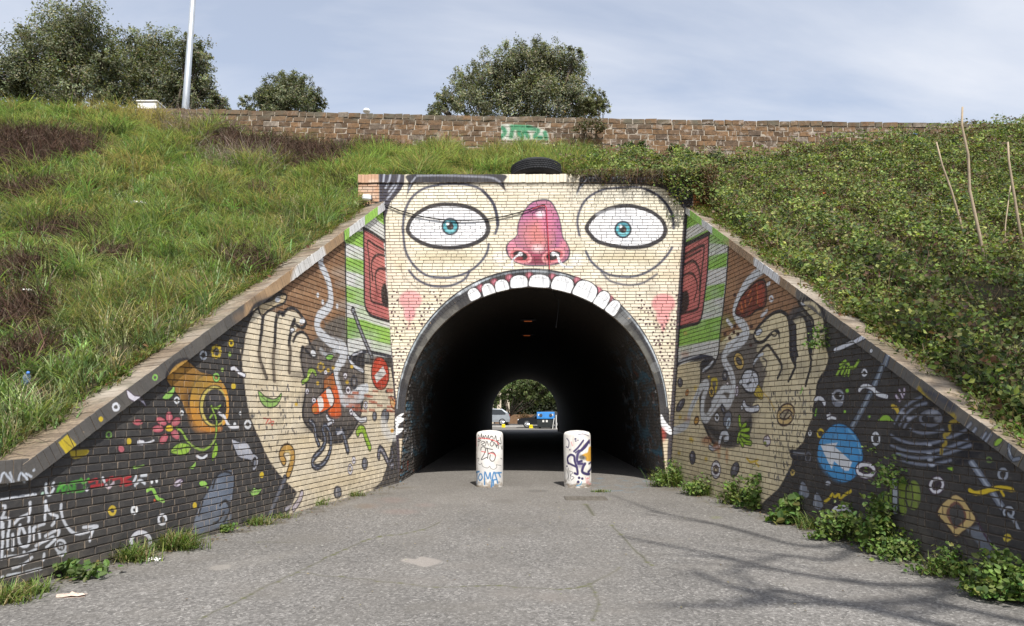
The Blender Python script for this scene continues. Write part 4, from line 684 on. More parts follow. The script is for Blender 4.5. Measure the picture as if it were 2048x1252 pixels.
# ------------------------------------------------------------------ masonry
def mural_mat(name, im, c, o, n, bare, top=None, mortar=False):
    """brick with the painting on its face; brick sides and chips stay bare"""
    k = NT(name); v = k.coord('Object', o); sp = k.N.new("ShaderNodeSeparateXYZ"); k.L.new(v, sp.inputs[0])
    cb = k.N.new("ShaderNodeCombineXYZ"); k.put(cb.inputs[0], k.math('DIVIDE', k.math('SUBTRACT', sp.outputs[0], c.u0), c.u1-c.u0)); k.put(cb.inputs[1], k.math('DIVIDE', k.math('SUBTRACT', sp.outputs[2], c.v0), c.v1-c.v0))
    ti = k.N.new("ShaderNodeTexImage"); ti.image = im; ti.extension = 'EXTEND'; ti.interpolation = 'Linear'
    # the sprayed edge wanders a little with the brick's grain
    wob = k.N.new("ShaderNodeVectorMath"); wob.operation = 'SCALE'; nz = k.N.new("ShaderNodeTexNoise"); k.L.new(v, nz.inputs['Vector']); nz.inputs['Scale'].default_value = 30; k.L.new(nz.outputs['Color'], wob.inputs[0]); wob.inputs[3].default_value = 0.0016
    ad = k.N.new("ShaderNodeVectorMath"); ad.operation = 'ADD'; k.L.new(cb.outputs[0], ad.inputs[0]); k.L.new(wob.outputs[0], ad.inputs[1]); k.L.new(ad.outputs[0], ti.inputs[0])
    ge = k.N.new("ShaderNodeNewGeometry"); oi = k.N.new("ShaderNodeObjectInfo")
    rnd = k.math('FRACT', k.math('ADD', k.math('MULTIPLY', oi.outputs['Random'], 7.31), ge.outputs['Random Per Island']))
    dt = k.N.new("ShaderNodeVectorMath"); dt.operation = 'DOT_PRODUCT'; k.L.new(ge.outputs['True Normal'], dt.inputs[0]); dt.inputs[1].default_value = tuple(n)
    front = k.ramp(dt.outputs['Value'], 0.45, 0.6)
    big = k.noise(v, 1.1, 5, 0.6); fine = k.noise(v, 26, 4, 0.65)
    bcol = k.mix(rnd, tuple(x*0.72 for x in bare), tuple(min(1, x*1.25) for x in bare)); bcol = k.mix(k.ramp(fine, .35, .75), bcol, tuple(x*0.55 for x in bare))
    if mortar:
        paint = k.mix(.72, ti.outputs[0], (.12, .10, .085) if 'portal' in name else (.13, .11, .092)); col = k.mix(k.ramp(fine, .3, .7, .0, .5), paint, (.10, .085, .07))  # mortar colour darkened for dirt and for the shade inside the joints
    else:
        paint = k.mix(1.0, ti.outputs[0], k.ramp(rnd, 0, 1, 0.90, 1.06), 'MULTIPLY')
        paint = k.mix(.035, paint, (.30, .285, .265)); paint = k.mix(k.ramp(k.noise(k.mapped(v, (3.0, 3, .35)), 1.6, 5, .7), .5, .72, 0, .22), paint, (.16, .145, .125)); paint = k.mix(k.ramp(big, .50, .75, 0, .16), paint, (.20, .17, .13)); paint = k.mix(k.ramp(fine, .5, .85, 0, .14), paint, (.30, .26, .22))
        chip = k.math('MULTIPLY', k.ramp(k.noise(v, 9, 6, .7), .665, .70), k.ramp(rnd, .3, .9)); paint = k.mix(chip, paint, bcol)
        low = k.ramp(sp.outputs[2], 0.0, 0.35, 0.55, 0.0); paint = k.mix(k.math('MULTIPLY', low, k.ramp(k.noise(v, 7, 4), .4, .6)), paint, (.16, .14, .11))
        col = k.mix(front, k.mix(.62, bcol, k.mix(.25, paint, (.1, .085, .07))) if top is None else top(k, v, rnd, fine, big), paint)
    k.base(col).set(Roughness=.82); k.b.inputs['Specular IOR Level'].default_value = .3
    k.bump(fine, .55, .006); return k.m
def brick_top(k, v, rnd, fine, big):
    c = k.mix(rnd, (.14, .104, .072), (.29, .225, .16)); c = k.mix(k.ramp(fine, .36, .72), c, (.13, .10, .075)); c = k.mix(k.ramp(big, .45, .7), c, (.34, .30, .25))
    return k.mix(k.ramp(k.noise(v, 2.3, 5), .52, .66, 0, .7), c, (.10, .09, .06))
def brick_shape(h, d, b, seed, L=1.0):
    """unit-length brick, front at y=0, bevelled and slightly chipped"""
    r = random.Random(seed); j = lambda a: r.uniform(-a, a)
    x, z = L/2, h/2; V = []
    for (px, pz) in ((-x,-z),(x,-z),(x,z),(-x,z)): V.append((px, d, pz))
    for (px, pz) in ((-x,-z),(x,-z),(x,z),(-x,z)): V.append((px+j(.0015)/.2, b+abs(j(.0025)), pz+j(.0016)))
    tilt = j(.0014); t2 = j(.001)
    for (sx, sz) in ((-1,-1),(1,-1),(1,1),(-1,1)): V.append((sx*(x-b/.2*.9)+j(.004)/.2, tilt*sx+t2*sz+j(.0006), sz*(z-b)+j(.0016)))
    P = [(8,9,10,11)] + [(4+i, 4+(i+1)%4, 8+(i+1)%4, 8+i) for i in range(4)] + [(i, (i+1)%4, 4+(i+1)%4, 4+i) for i in range(4)]
    return np.array(V, np.float32), np.array(P, int)
def lay_bricks(frame, root, rows, mat, h, name="brick", most=300, field="brick_field", shapes=6, proud=.017, bev=.0032):
    """rows: (u0,u1,v,extra_proud). The nearest 'most' bricks in view are parts; the rest stay one piece of brickwork."""
    S = [brick_shape(h, .035, bev, i) for i in range(shapes)]
    area = []
    for (u0, u1, v, e) in rows:
        p = frame.world((u0+u1)/2, v); X, Y, Z = project(p); inside = -5 < X < 2053 and -5 < Y < 1257 and Z > 1
        view = CAM-p; q = abs(view @ frame.n)/np.linalg.norm(view); area.append((u1-u0)*q/Z**2 if inside else -1)
    order = np.argsort(-np.array(area)); near = set(int(i) for i in order[:most] if area[i] > 0)
    mats = {}
    for i in near:
        u0, u1, v, e = rows[i]; s = random.randrange(shapes)
        if s not in mats: mats[s] = make_mesh(name, *S[s], mat)
        o = obj(name, mats[s], root, ((u0+u1)/2, -proud-e, v), None, (u1-u0, 1, 1))
    VV = []; PP = []; b = 0
    for i, (u0, u1, v, e) in enumerate(rows):
        if i in near: continue
        V, P = S[random.randrange(shapes)]; W = V.copy(); W[:, 0] = V[:, 0]*(u1-u0)+(u0+u1)/2; W[:, 1] -= proud+e; W[:, 2] += v; VV.append(W); PP.append(P+b); b += len(V)
    if VV: tag(obj(field, make_mesh(field, np.vstack(VV), np.vstack(PP), mat), root), kind='stuff')
def courses(u0, u1, v0, v1, ch, per, joint, span, seed):
    """running bond with some odd bricks; span(v_low, v_high) -> list of allowed (a,b) intervals"""
    r = random.Random(seed); rows = []; k = 0; v = v0
    while v+ch <= v1+1e-6:
        for (a, b) in span(v, v+ch):
            x = a - (per*(0.5 if k % 2 else 0.0) + r.uniform(0, .03)) % per if b-a > .02 else b
            while x < b:
                l = per if r.random() > .14 else per*r.choice((.5, .75)); l *= r.uniform(.97, 1.03)
                p0, p1 = max(a, x)+joint/2, min(b, x+l)-joint/2
                if p1-p0 > .03: rows.append((p0, p1, v+ch/2, r.uniform(-.0015, .003)+(.004 if r.random() < .04 else 0)))
                x += l
        v += ch; k += 1
    return rows

# portal wall -------------------------------------------------------
portal = empty("portal_wall", PF.matrix()); tag(portal, "cream brick portal painted as a wide-eyed face whose open mouth is the tunnel arch", "wall")
M_PB = mural_mat("portal_brick", IM_P, cp, portal, PF.n, (.50, .36, .24)); M_PM = mural_mat("portal_mortar", IM_P, cp, portal, PF.n, (.3, .26, .2), mortar=True)
def arc_pts(r, n=48, a0=0.0, a1=math.pi): return [(ACX+r*math.cos(a0+(a1-a0)*i/n), AZ+r*math.sin(a0+(a1-a0)*i/n)) for i in range(n+1)]
outl = [(PX0, 0), (ACX-2.88-FLARE, 0), (ACX-2.88, AZ)] + arc_pts(2.88)[::-1][1:-1] + [(ACX+2.88, AZ), (ACX+2.88+FLARE, 0), (PX1, 0), (PX1, PCB), (PX0, PCB)]
MB().extrude(outl, 0.0, .55).build("wall_core", M_PM, portal)
def edgeL(z): return LF.world(0, z)[0]-0.12
def edgeR(z): return RF.world(0, z)[0]+0.12
def pspan(z0, z1):
    a, b = (PX0, PX1) if z0 > 5.9 else (edgeL(z0), edgeR(z0))
    if z0 < AZ: return [(a, ACX-2.935-FLARE*(1-z0/AZ)), (ACX+2.935+FLARE*(1-z0/AZ), b)]
    q = 1-((z0-AZ)/3.16)**2
    if q <= 0: return [(a, b)]
    w = 2.93*math.sqrt(q); return [(a, ACX-w), (ACX+w, b)]
PCH = .0725
lay_bricks(PF, portal, courses(PX0, PX1, PCB-PCH*93, PCB, PCH, .235, .0115, lambda a, b: pspan(a, b) if a > .0 else [], 41), M_PB, PCH-.0125)
# arch ring: two rows of thin voussoirs and the jambs below them
def voussoir(r0, t, da, d, g):
    V = []
    for (z, r) in ((0, r0), (1, r0+t)):
        w = r*da/2-g
        for y in (0.0, d):
            for s in (-1, 1): V.append((s*(w if y else w-g*.7), y, z + (0 if y else (.006 if z == 0 else -.006))))
    return np.array(V, np.float32), [(0,1,5,4),(3,2,6,7),(2,0,4,6),(1,3,7,5),(4,5,7,6),(2,3,1,0)]
for row, nn in ((0, 104), (1, 112)):
    da = math.pi/nn; me = make_mesh("voussoir", *voussoir(ARI+.17*row, .17, da, .5 if row == 0 else .2, .0016 if row else .0007), M_PB)
    for i in range(nn):
        a = (i+.5)*da; t = RT(a)/2-.001; r = ARI+(t+.002)*row; obj("voussoir", me, portal, (ACX+r*math.cos(a), -.024-(random.uniform(0, .004) if row else random.uniform(0, .001)), AZ+r*math.sin(a)), (0, math.pi/2-a, 0), (1, 1, t))
J = MB()
for s in (-1, 1):
    for i in range(20): J.box((ACX+s*(ARI+.075+FLARE*(1-(.0375+i*.075)/AZ)), .2-random.uniform(0, .004), .0375+i*.075), (.15, .44, .066), .004)
J.build("jamb", M_PB, portal)
# soldier coping of the portal
PCW = .079; n = int((PX1-PX0)/PCW)
S_ = [make_mesh("coping_brick", *(lambda V, P: (V*np.array([PCW-.004, 1, 1], np.float32), P))(*brick_shape(PTOP-PCB-.004, .42, .003, 50+i)), M_PB) for i in range(5)]
for i in range(n):
    z = (PTOP+PCB)/2+random.uniform(-.006, .006)-.012*((i/n)*2-1)
    obj("coping_brick", random.choice(S_), portal, (PX0+(i+.5)*PCW, -.052-random.uniform(0, .007), z))
MB().box(((PX0+PX1)/2, .20, (PTOP+PCB)/2-.006), (PX1-PX0-.02, .44, PTOP-PCB-.04)).build("coping_bed", M_PM, portal)

# wing walls -------------------------------------------------------
def build_wing(frame, im, canvas, root_name, label, cop, u_lo, u_hi, th, left, seed):
    root = empty(root_name, frame.matrix()); tag(root, label, "wall")
    mb = mural_mat("wing_brick", im, canvas, root, frame.n, (.42, .33, .25)); mm = mural_mat("wing_mortar", im, canvas, root, frame.n, (.3, .26, .2), mortar=True); mc = mural_mat("coping_paint", im, canvas, root, frame.n, (.4, .3, .2), top=brick_top)
    xs = [u_lo, LC0[0], u_hi] if left else [u_lo, u_hi]
    outl = [(u_lo, -.3), (u_hi, -.3)] + [(x, cop(x)+.03) for x in xs[::-1]]
    MB().extrude(outl, 0.0, .5).build("wall_core", mm, root)
    CH, PER, JO = .083, .205, .013; rows = []
    def span(v0, v1):
        if left:
            # coping rises to the right: bricks allowed where cop(u)+.06 > v1
            if v1 < cop(u_lo)+.05: return [(u_lo, u_hi)]
            a = LC0[0]+(v1-.06-LC0[1])*(LC1[0]-LC0[0])/(LC1[1]-LC0[1]); return [(max(u_lo, a), u_hi)] if a < u_hi-.03 else []
        b = RC0[0]+(v1-.06-RC0[1])/RS; return [(u_lo, min(b, u_hi))] if b > u_lo+.03 else []
    lay_bricks(frame, root, courses(u_lo, u_hi, -.04, 6.2, CH, PER, JO, span, seed), mb, CH-JO)
    # coping: bricks laid on edge across the wall top
    segs = [(LC0[0], u_hi+.0), (u_lo, LC0[0])] if left else [(u_lo, u_hi)]
    CW = .078; DEP = .44
    def cshape(i):
        V, P = brick_shape(th*.97, DEP, .003, 70+i); V = V*np.array([CW-.0028, 1, 1], np.float32); return make_mesh("coping_brick", V, P, mc)
    SH = [cshape(i) for i in range(6)]; bed = MB()
    for a, b in segs:
        sl = (cop(b-.01)-cop(a+.01))/(b-a-.02); ang = math.atan(sl); c_, s_ = math.cos(ang), math.sin(ang); n = int((b-a)/c_/CW)
        for i in range(n):
            u = a+(i+.5)*CW*c_; hh = th*c_/2
            o = obj("coping_brick", random.choice(SH), root, (u-s_*hh, -COPO-random.uniform(-.002, .004), cop(u)+c_*hh+random.uniform(-.003, .003)), (0, -ang, 0), (1, 1, c_))
        pts = [(a, cop(a+.001)+.03), (b, cop(b-.001)+.03), (b, cop(b-.001)+th-.03), (a, cop(a+.001)+th-.03)]; bed.extrude(pts, -COPO+.02, DEP-COPO-.03)
    bed.build("coping_bed", mm, root)
    return root
RTH = RF.uv(1780, 712, COPO); RTH = RTH[1]-rcop(RTH[0])
wl = build_wing(LF, IM_L, cl, "wing_wall", "sunlit left wing wall, dark brick with cream hand, orange horn, red flower and traffic cone painted on it", lcop, LU0, 0.02, LTH, True, 42)
wr = build_wing(RF, IM_R, cr, "wing_wall", "shaded right wing wall with a blue arrow disc, dark coil and tan ring painted on its brick", rcop, -.02, RU1, RTH, False, 43)

# ------------------------------------------------------------------ tunnel
fx, fr, fz = .30, 2.3, 1.37
TE = 48.5                                     # far mouth
def tunnel_mat():
    k = NT("tunnel_lining"); v = k.coord('Object'); g = k.noise(v, .9, 6, .65, .6); f = k.noise(v, 14, 4, .6)
    sp = k.N.new("ShaderNodeSeparateXYZ"); k.L.new(v, sp.inputs[0])
    c = k.mix(k.ramp(f, .3, .7), (.012, .010, .009), (.034, .026, .02)); c = k.mix(k.math('MULTIPLY', k.math('MULTIPLY', k.ramp(sp.outputs[1], D0+.3, D0+4, 1, 0), k.ramp(sp.outputs[2], 2.6, 3.6, 1, 0)), .75), c, k.mix(k.ramp(f, .3, .7), (.085, .078, .072), (.22, .20, .18))); sc = k.noise(k.mapped(v, (1, .35, 1.4)), 1.6, 5, .7, 1.2)  # colour carries the darkness inside; paler mouth is grey paint plus entering daylight
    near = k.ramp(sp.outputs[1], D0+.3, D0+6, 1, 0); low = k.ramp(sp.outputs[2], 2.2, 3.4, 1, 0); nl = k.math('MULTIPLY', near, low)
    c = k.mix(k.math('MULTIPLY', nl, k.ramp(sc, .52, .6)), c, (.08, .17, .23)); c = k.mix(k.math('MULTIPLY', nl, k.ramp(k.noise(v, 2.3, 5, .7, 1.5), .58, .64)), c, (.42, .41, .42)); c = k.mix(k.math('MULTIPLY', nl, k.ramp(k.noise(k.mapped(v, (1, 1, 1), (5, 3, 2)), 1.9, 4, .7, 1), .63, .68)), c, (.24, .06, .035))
    k.base(c).set(Roughness=.9); k.bump(f, .6, .01); return k.m
M_TUN = tunnel_mat()
V = []; prof = [(ACX-ARI-FLARE+.012, 0)] + [(ACX+(ARI-.012)*math.cos(math.pi-math.pi*i/40), AZ+(ARI-.012)*math.sin(math.pi-math.pi*i/40)) for i in range(41)] + [(ACX+ARI+FLARE-.012, 0)]
ys = [D0+.09, D0+1, D0+3, D0+8, 26, TE+.01]
for y in ys:
    q = max(0, (y-26)/(TE-26)); V += [(x+(fx+(x-ACX)*fr/ARI-x)*q, y, z*(1-q)+z*(fz+fr)/(AZ+ARI)*q*1.0) for x, z in prof]
m = len(prof); P = [(j*m+i, j*m+i+1, (j+1)*m+i+1, (j+1)*m+i) for j in range(len(ys)-1) for i in range(m-1)]
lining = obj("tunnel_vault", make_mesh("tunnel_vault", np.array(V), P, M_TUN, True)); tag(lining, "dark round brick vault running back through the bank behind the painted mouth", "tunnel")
# brick courses of the lining near the mouth
VV = []; PP = []; b = 0
S = [brick_shape(.062, .03, .006, 90+i) for i in range(5)]
for s in (-1, 1):
    l = 0.02; k = 0
    while l < 3.3:
        if l < AZ: px, pz, nx, nz = ACX+s*(ARI-.012+FLARE*(1-l/AZ)), l, -s, 0.0
        else:
            a = (l-AZ)/ARI; px, pz, nx, nz = ACX+s*(ARI-.012)*math.cos(a), AZ+(ARI-.012)*math.sin(a), -s*math.cos(a), -math.sin(a)
        y = D0+.1+(.11 if k % 2 else 0)
        while y < D0+4.0:
            Vv, Pp = S[random.randrange(5)]; tx, tz = (-nz*s, nx*s) if s > 0 else (nz, -nx); tx, tz = (0, 1) if l < AZ else (-s*math.sin((l-AZ)/ARI), math.cos((l-AZ)/ARI))
            pr = .014+random.uniform(-.004, .006); W = np.empty_like(Vv); yy = Vv[:, 0]*(.205)*(-s)*-1
            W[:, 0] = px+nx*(pr-Vv[:, 1])+tx*Vv[:, 2]; W[:, 1] = y+.11+Vv[:, 0]*.205; W[:, 2] = pz+nz*(pr-Vv[:, 1])+tz*Vv[:, 2]; VV.append(W); PP.append((Pp if s > 0 else Pp[:, ::-1])+b); b += len(Vv); y += .22
        l += .075; k += 1
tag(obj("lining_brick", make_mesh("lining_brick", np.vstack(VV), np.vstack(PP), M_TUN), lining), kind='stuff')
# far mouth wall
M_CONC = plain("weathered_concrete", (.30, .28, .25), .9, .35, 1.5, 0, .4)
fx, fr, fz = .30, 2.3, 1.37
o_ = [(-14, 0), (fx-fr, 0), (fx-fr, fz)] + [(fx+fr*math.cos(math.pi-math.pi*i/40), fz+fr*math.sin(math.pi-math.pi*i/40)) for i in range(1, 40)] + [(fx+fr, fz), (fx+fr, 0), (14, 0), (14, 5.4), (-14, 5.4)]
tag(MB().extrude(o_, TE, TE+.25).build("far_portal_wall", plain("shade_black_brick", (.045, .038, .032), .95, .3, 2, 0, .4)), "dark end wall framing the small bright arch at the far end of the tunnel", "wall")  # brick coloured near black, standing in for the darkness inside the tunnel
M_LAMP = NT("lamp_glow"); M_LAMP.base((.5, .2, .08)); M_LAMP.put(M_LAMP.b.inputs['Emission Color'], (1.0, .22, .06)); M_LAMP.set(Emission_Strength=.12); M_LAMP = M_LAMP.m
M_DMETAL = plain("dark_metal", (.05, .05, .055), .6, .3, 8, .3)
for i, (y, lab) in enumerate(((20.5, "tunnel lamp nearest the mouth, a dim red strip on the dark vault"), (24.6, "second tunnel lamp from the mouth, a dim warm strip on the dark vault"), (30.5, "third tunnel lamp from the mouth on the dark vault"), (36.5, "fourth and farthest visible tunnel lamp on the dark vault"))):
    e = empty("tunnel_lamp", loc=(ACX-.02, y, AZ+ARI-.03)); tag(e, lab, "lamp", "ceiling lamps along the tunnel vault")
    MB().box((0, 0, -.03), (.5, .14, .05), .01).build("lamp_body", M_DMETAL, e); MB().box((0, 0, -.066), (.24, .08, .02), .006).build("diffuser", M_LAMP, e)
# ------------------------------------------------------------------ ground
cg = Canvas(-6.5, 6.5, 3.0, 19.0, 80, lambda x, y: tuple(ground(x, y)[:2]), (120, 116, 110))
def paint_ground():
    c = cg; r = random.Random(8)
    MOSS = (92, 94, 60)
    for p, w in (([(400,1238),(470,1205),(540,1170),(600,1142),(640,1122),(690,1098),(740,1078),(775,1070),(830,1064),(880,1045)], 3), ([(600,1145),(650,1152),(720,1157),(800,1168),(900,1174),(1000,1172),(1060,1176),(1140,1178),(1180,1168),(1240,1135)], 3), ([(1180,1172),(1196,1200),(1186,1240)], 3), ([(1176,1010),(1186,1030)], 4), ([(520,1083),(580,1086)], 2.5), ([(1225,1050),(1262,1092),(1300,1130)], 3)):
        q = [(x+r.uniform(-3, 3), y+r.uniform(-1.5, 1.5)) for x, y in spline(p, False, 4)]
        c.line(q, (60, 58, 52), w*.7, 1, .8, False); c.line(q, MOSS, w, 2.5, .38, False)
        for i in range(int(len(q)*.8)):
            x, y = r.choice(q); c.oval(x+r.uniform(-3, 3), y+r.uniform(-1, 1), r.uniform(2, 7), r.uniform(.8, 1.6), MOSS, 0, 2, .8)
    c.poly([(800,1122),(812,1116),(830,1118),(842,1113),(862,1116),(884,1122),(870,1130),(846,1134),(826,1128)], (160,152,145), 2, .75); c.poly([(416,1136),(436,1130),(462,1130),(456,1138),(430,1141)], (160,154,146), 2, .7); c.poly([(430,1128),(520,1112),(620,1096),(560,1120),(470,1136)], (140,136,130), 8, .35)
    for x, y, rx, ry in ((785,1000,28,6),(738,1012,20,5),(800,1024,40,6),(850,1010,20,4)): c.oval(x, y, rx, ry, (150,104,98), 0, 6, .3)
    c.oval(728, 1012, 22, 5, (92,84,66), 0, 4, .6)
    for i in range(46): x, y = r.uniform(1180, 1300), r.uniform(955, 985); c.oval(x, y, r.uniform(2, 12), r.uniform(.6, 1.6), (86,120,140), 0, 1.5, .45)
    c.oval(1424, 1202, 15, 4, (60,58,58), 0, 2, .8); c.oval(1000, 1002, 30, 4, (96,92,88), 0, 4, .6); c.oval(1076, 982, 26, 3, (86,84,82), 0, 3, .7); c.oval(1432, 1035, 12, 3, (110,116,70), 0, 2, .6)
    for i in range(90): x, y = r.uniform(100, 2000), r.uniform(990, 1250); c.oval(x, y, r.uniform(20, 90), r.uniform(4, 14), r.choice([(104,100,96),(136,130,124),(126,118,112)]), 0, 10, .22)
    for i in range(160): x, y = r.uniform(200, 1900), r.uniform(1000, 1250); c.oval(x, y, r.uniform(.8, 2.4), r.uniform(.5, 1.2), r.choice([(200,198,190),(70,66,62),(150,140,120)]), 0, .8, .8)
def dirt_edges():
    c = cg; r = random.Random(18)
    for a, b in (((800,967),(0,1194)),((1338,968),(2060,1198))):
        c.line([a, b], (74,66,54), 9, 8, .55, False)
        for i in range(70):
            t = r.random(); x, y = a[0]+(b[0]-a[0])*t, a[1]+(b[1]-a[1])*t; c.oval(x+r.uniform(-2, 26)*(1 if a[0] < 1000 else -1), y+r.uniform(2, 7), r.uniform(4, 22), r.uniform(1.2, 3.2), r.choice([(84,76,62),(96,88,74),(66,60,50)]), 0, 3, .5)
    for p in ([(1000,1250),(985,1150),(1000,1050),(1040,985)],[(1240,1250),(1180,1130),(1130,1030),(1110,985)],[(700,1250),(800,1120),(900,1020),(940,985)]): c.line(p, (108,103,97), 26, 22, .30)
    for x, y, rx, ry in ((620,1080,60,9),(1010,1060,70,8),(1300,1110,60,8),(900,1215,90,10),(1120,1010,50,5),(520,1190,70,9)): c.oval(x, y, rx, ry, (98,94,88), 0, 12, .4)
dirt_edges(); paint_ground(); IM_G = cg.image("ground_marks")
def asphalt():
    k = NT("asphalt"); v = k.coord('Object'); sp = k.N.new("ShaderNodeSeparateXYZ"); k.L.new(v, sp.inputs[0])
    st = k.N.new("ShaderNodeTexVoronoi"); k.L.new(v, st.inputs['Vector']); st.inputs['Scale'].default_value = 44
    f = k.noise(v, 95, 3, .7); g = k.noise(v, 28, 5, .7); b = k.noise(v, .55, 5, .6)
    stone = k.color(st.outputs['Color'], [(0, (.095, .09, .084)), (.4, (.178, .168, .157)), (.75, (.28, .265, .248)), (1, (.48, .455, .425))])
    c = k.mix(k.ramp(f, .3, .6), (.088, .083, .077), stone); c = k.mix(k.ramp(g, .5, .75, 0, .5), c, (.20, .19, .178)); c = k.mix(1.0, c, k.ramp(b, .3, .7, .80, 1.12), 'MULTIPLY'); c = k.mix(k.ramp(k.noise(v, 1.7, 6, .7, .6), .55, .72, 0, .45), c, (.115, .105, .092)); c = k.mix(k.ramp(sp.outputs[1], 10.5, 14.5, 0, .38), c, (.17, .155, .135))
    cb = k.N.new("ShaderNodeCombineXYZ"); k.put(cb.inputs[0], k.ramp(sp.outputs[0], cg.u0, cg.u1)); k.put(cb.inputs[1], k.ramp(sp.outputs[1], cg.v0, cg.v1))
    ti = k.N.new("ShaderNodeTexImage"); ti.image = IM_G; ti.extension = 'CLIP'; k.L.new(cb.outputs[0], ti.inputs[0])
    mk = k.mix(1.0, ti.outputs[0], k.ramp(f, .3, .7, .75, 1.2), 'MULTIPLY'); c = k.mix(k.math('MULTIPLY', ti.outputs[1], .95), c, mk)
    k.base(c).set(Roughness=.9); k.bump(k.math('ADD', f, k.math('MULTIPLY', st.outputs['Distance'], 1.2)), .7, .006); return k.m
gv = [(-900, -900, 0), (900, -900, 0), (900, 900, 0), (-900, 900, 0)]
tag(obj("ground", make_mesh("ground", gv, [(0, 1, 2, 3)], asphalt())), kind='structure')

# ------------------------------------------------------------------ the bank
def smooth(a, b, x): t = np.clip((x-a)/(b-a), 0, 1); return t*t*(3-2*t)
def copline(frame, cop, us, th):
    P = np.array([frame.world(u, cop(u)+th, -.34) for u in us]); o = np.argsort(P[:, 1]); return P[o]
_L = copline(LF, lcop, np.linspace(LU0, .02, 60), LTH); _R = copline(RF, rcop, np.linspace(-.02, RU1, 60), RTH)
slopeL = (_L[-1, 2]-_L[20, 2])/(_L[-1, 1]-_L[20, 1]); slopeR = (_R[-1, 2]-_R[20, 2])/(_R[-1, 1]-_R[20, 1])
_nr = np.random.default_rng(4); _ph = _nr.uniform(0, 6.28, (10, 2)); _kk = _nr.uniform(.35, 2.2, (10, 2)); 
def lumps(x, y): return sum(np.sin(x*_kk[i, 0]+y*_kk[i, 1]*.9+_ph[i, 0])*np.cos(y*_kk[i, 1]-x*.4+_ph[i, 1])/(1+_kk[i].sum()) for i in range(10))
def terrain(x, y):
    x = np.asarray(x, float); y = np.asarray(y, float)
    zl = np.where(y < _L[-1, 1], np.interp(y, _L[:, 1], _L[:, 2]), _L[-1, 2]+slopeL*(y-_L[-1, 1])); zr = np.where(y < _R[-1, 1], np.interp(y, _R[:, 1], _R[:, 2]), _R[-1, 2]+slopeR*(y-_R[-1, 1]))
    t = smooth(-3, 3.5, x); z = zl*(1-t)+zr*t
    mid = smooth(-4.4, -3.7, x)*(1-smooth(4.3, 5.0, x))*smooth(D0+.1, D0+.5, y)
    top = np.interp(y, [D0, D0+.6, D0+1.4, 20.5], [PTOP-.14, PTOP-.1, PTOP+.35, 8.9]); z = z*(1-mid)+np.maximum(z, top)*mid
    z = z + lumps(x, y)*.10*smooth(.2, 1.5, np.where(x < 0, np.interp(y, _L[:, 1], _L[:, 0])-x, x-np.interp(y, _R[:, 1], _R[:, 0])) + np.where(y > D0+.6, 1.5, 0))
    crest = np.interp(x, [-16, -13, -11, -9, -7, -3, 1, 5, 8, 11, 16, 20], [11.0, 10.85, 10.6, 10.1, 9.75, 9.55, 9.3, 9.0, 9.2, 9.65, 10.15, 10.3])
    z20 = np.where(x < 0, _L[-1, 2]+slopeL*(20.3-_L[-1, 1]), _R[-1, 2]+slopeR*(20.3-_R[-1, 1])); z = z + (crest-z20)*smooth(10.5, 20.5, y)*(1-mid*.0)
    z = np.where(y > 20.3, crest+.05*lumps(x, y)-.04, z)
    return z - np.maximum(0, y-43.0)*.75
M_SOIL = NT("bank_soil"); _v = M_SOIL.coord('Object'); M_SOIL.base(M_SOIL.mix(M_SOIL.ramp(M_SOIL.noise(_v, 2.2, 6, .65), .38, .62), M_SOIL.mix(M_SOIL.noise(_v, 20, 3), (.030, .036, .014), (.055, .062, .024)), (.062, .044, .030))).set(Roughness=.95); M_SOIL.bump(M_SOIL.noise(_v, 14, 5, .7), .8, .05); M_SOIL = M_SOIL.m
def bank_mesh():
    VV = []; PP = []; b = 0
    def patch(xf, ys, nx):
        nonlocal b
        rows = []
        for y in ys:
            xa, xb = xf(y); x = np.linspace(xa, xb, nx); rows.append(np.stack([x, np.full(nx, y), terrain(x, np.full(nx, y))-.02], 1))
        V = np.vstack(rows); n = len(ys); i, j = np.meshgrid(np.arange(n-1), np.arange(nx-1), indexing='ij'); a = i*nx+j
        PP.append(np.stack([a, a+1, a+nx+1, a+nx], -1).reshape(-1, 4)+b); VV.append(V); b += len(V)
    yl = np.concatenate([np.linspace(_L[0, 1]-.4, D0+.3, 70)])
    patch(lambda y: (-45, np.interp(y, _L[:, 1], _L[:, 0])), yl, 120); patch(lambda y: (np.interp(y, _R[:, 1], _R[:, 0]), 45), yl, 120)
    patch(lambda y: (-45, 45), np.concatenate([np.linspace(D0+.3, 20.6, 50), np.linspace(21, 49.0, 30)]), 220)
    return make_mesh("embankment", np.vstack(VV), np.vstack(PP), M_SOIL, True)
tag(obj("embankment", bank_mesh()), kind='structure')
def hit(px, py, lo=3.0, hi=24.0):
    """where the line of sight through a pixel meets the bank"""
    d = ray(px, py)
    for t in np.linspace(lo, hi, 420):
        p = CAM+d*t
        if p[2] < terrain(p[0], p[1]): return p
    return CAM+d*hi

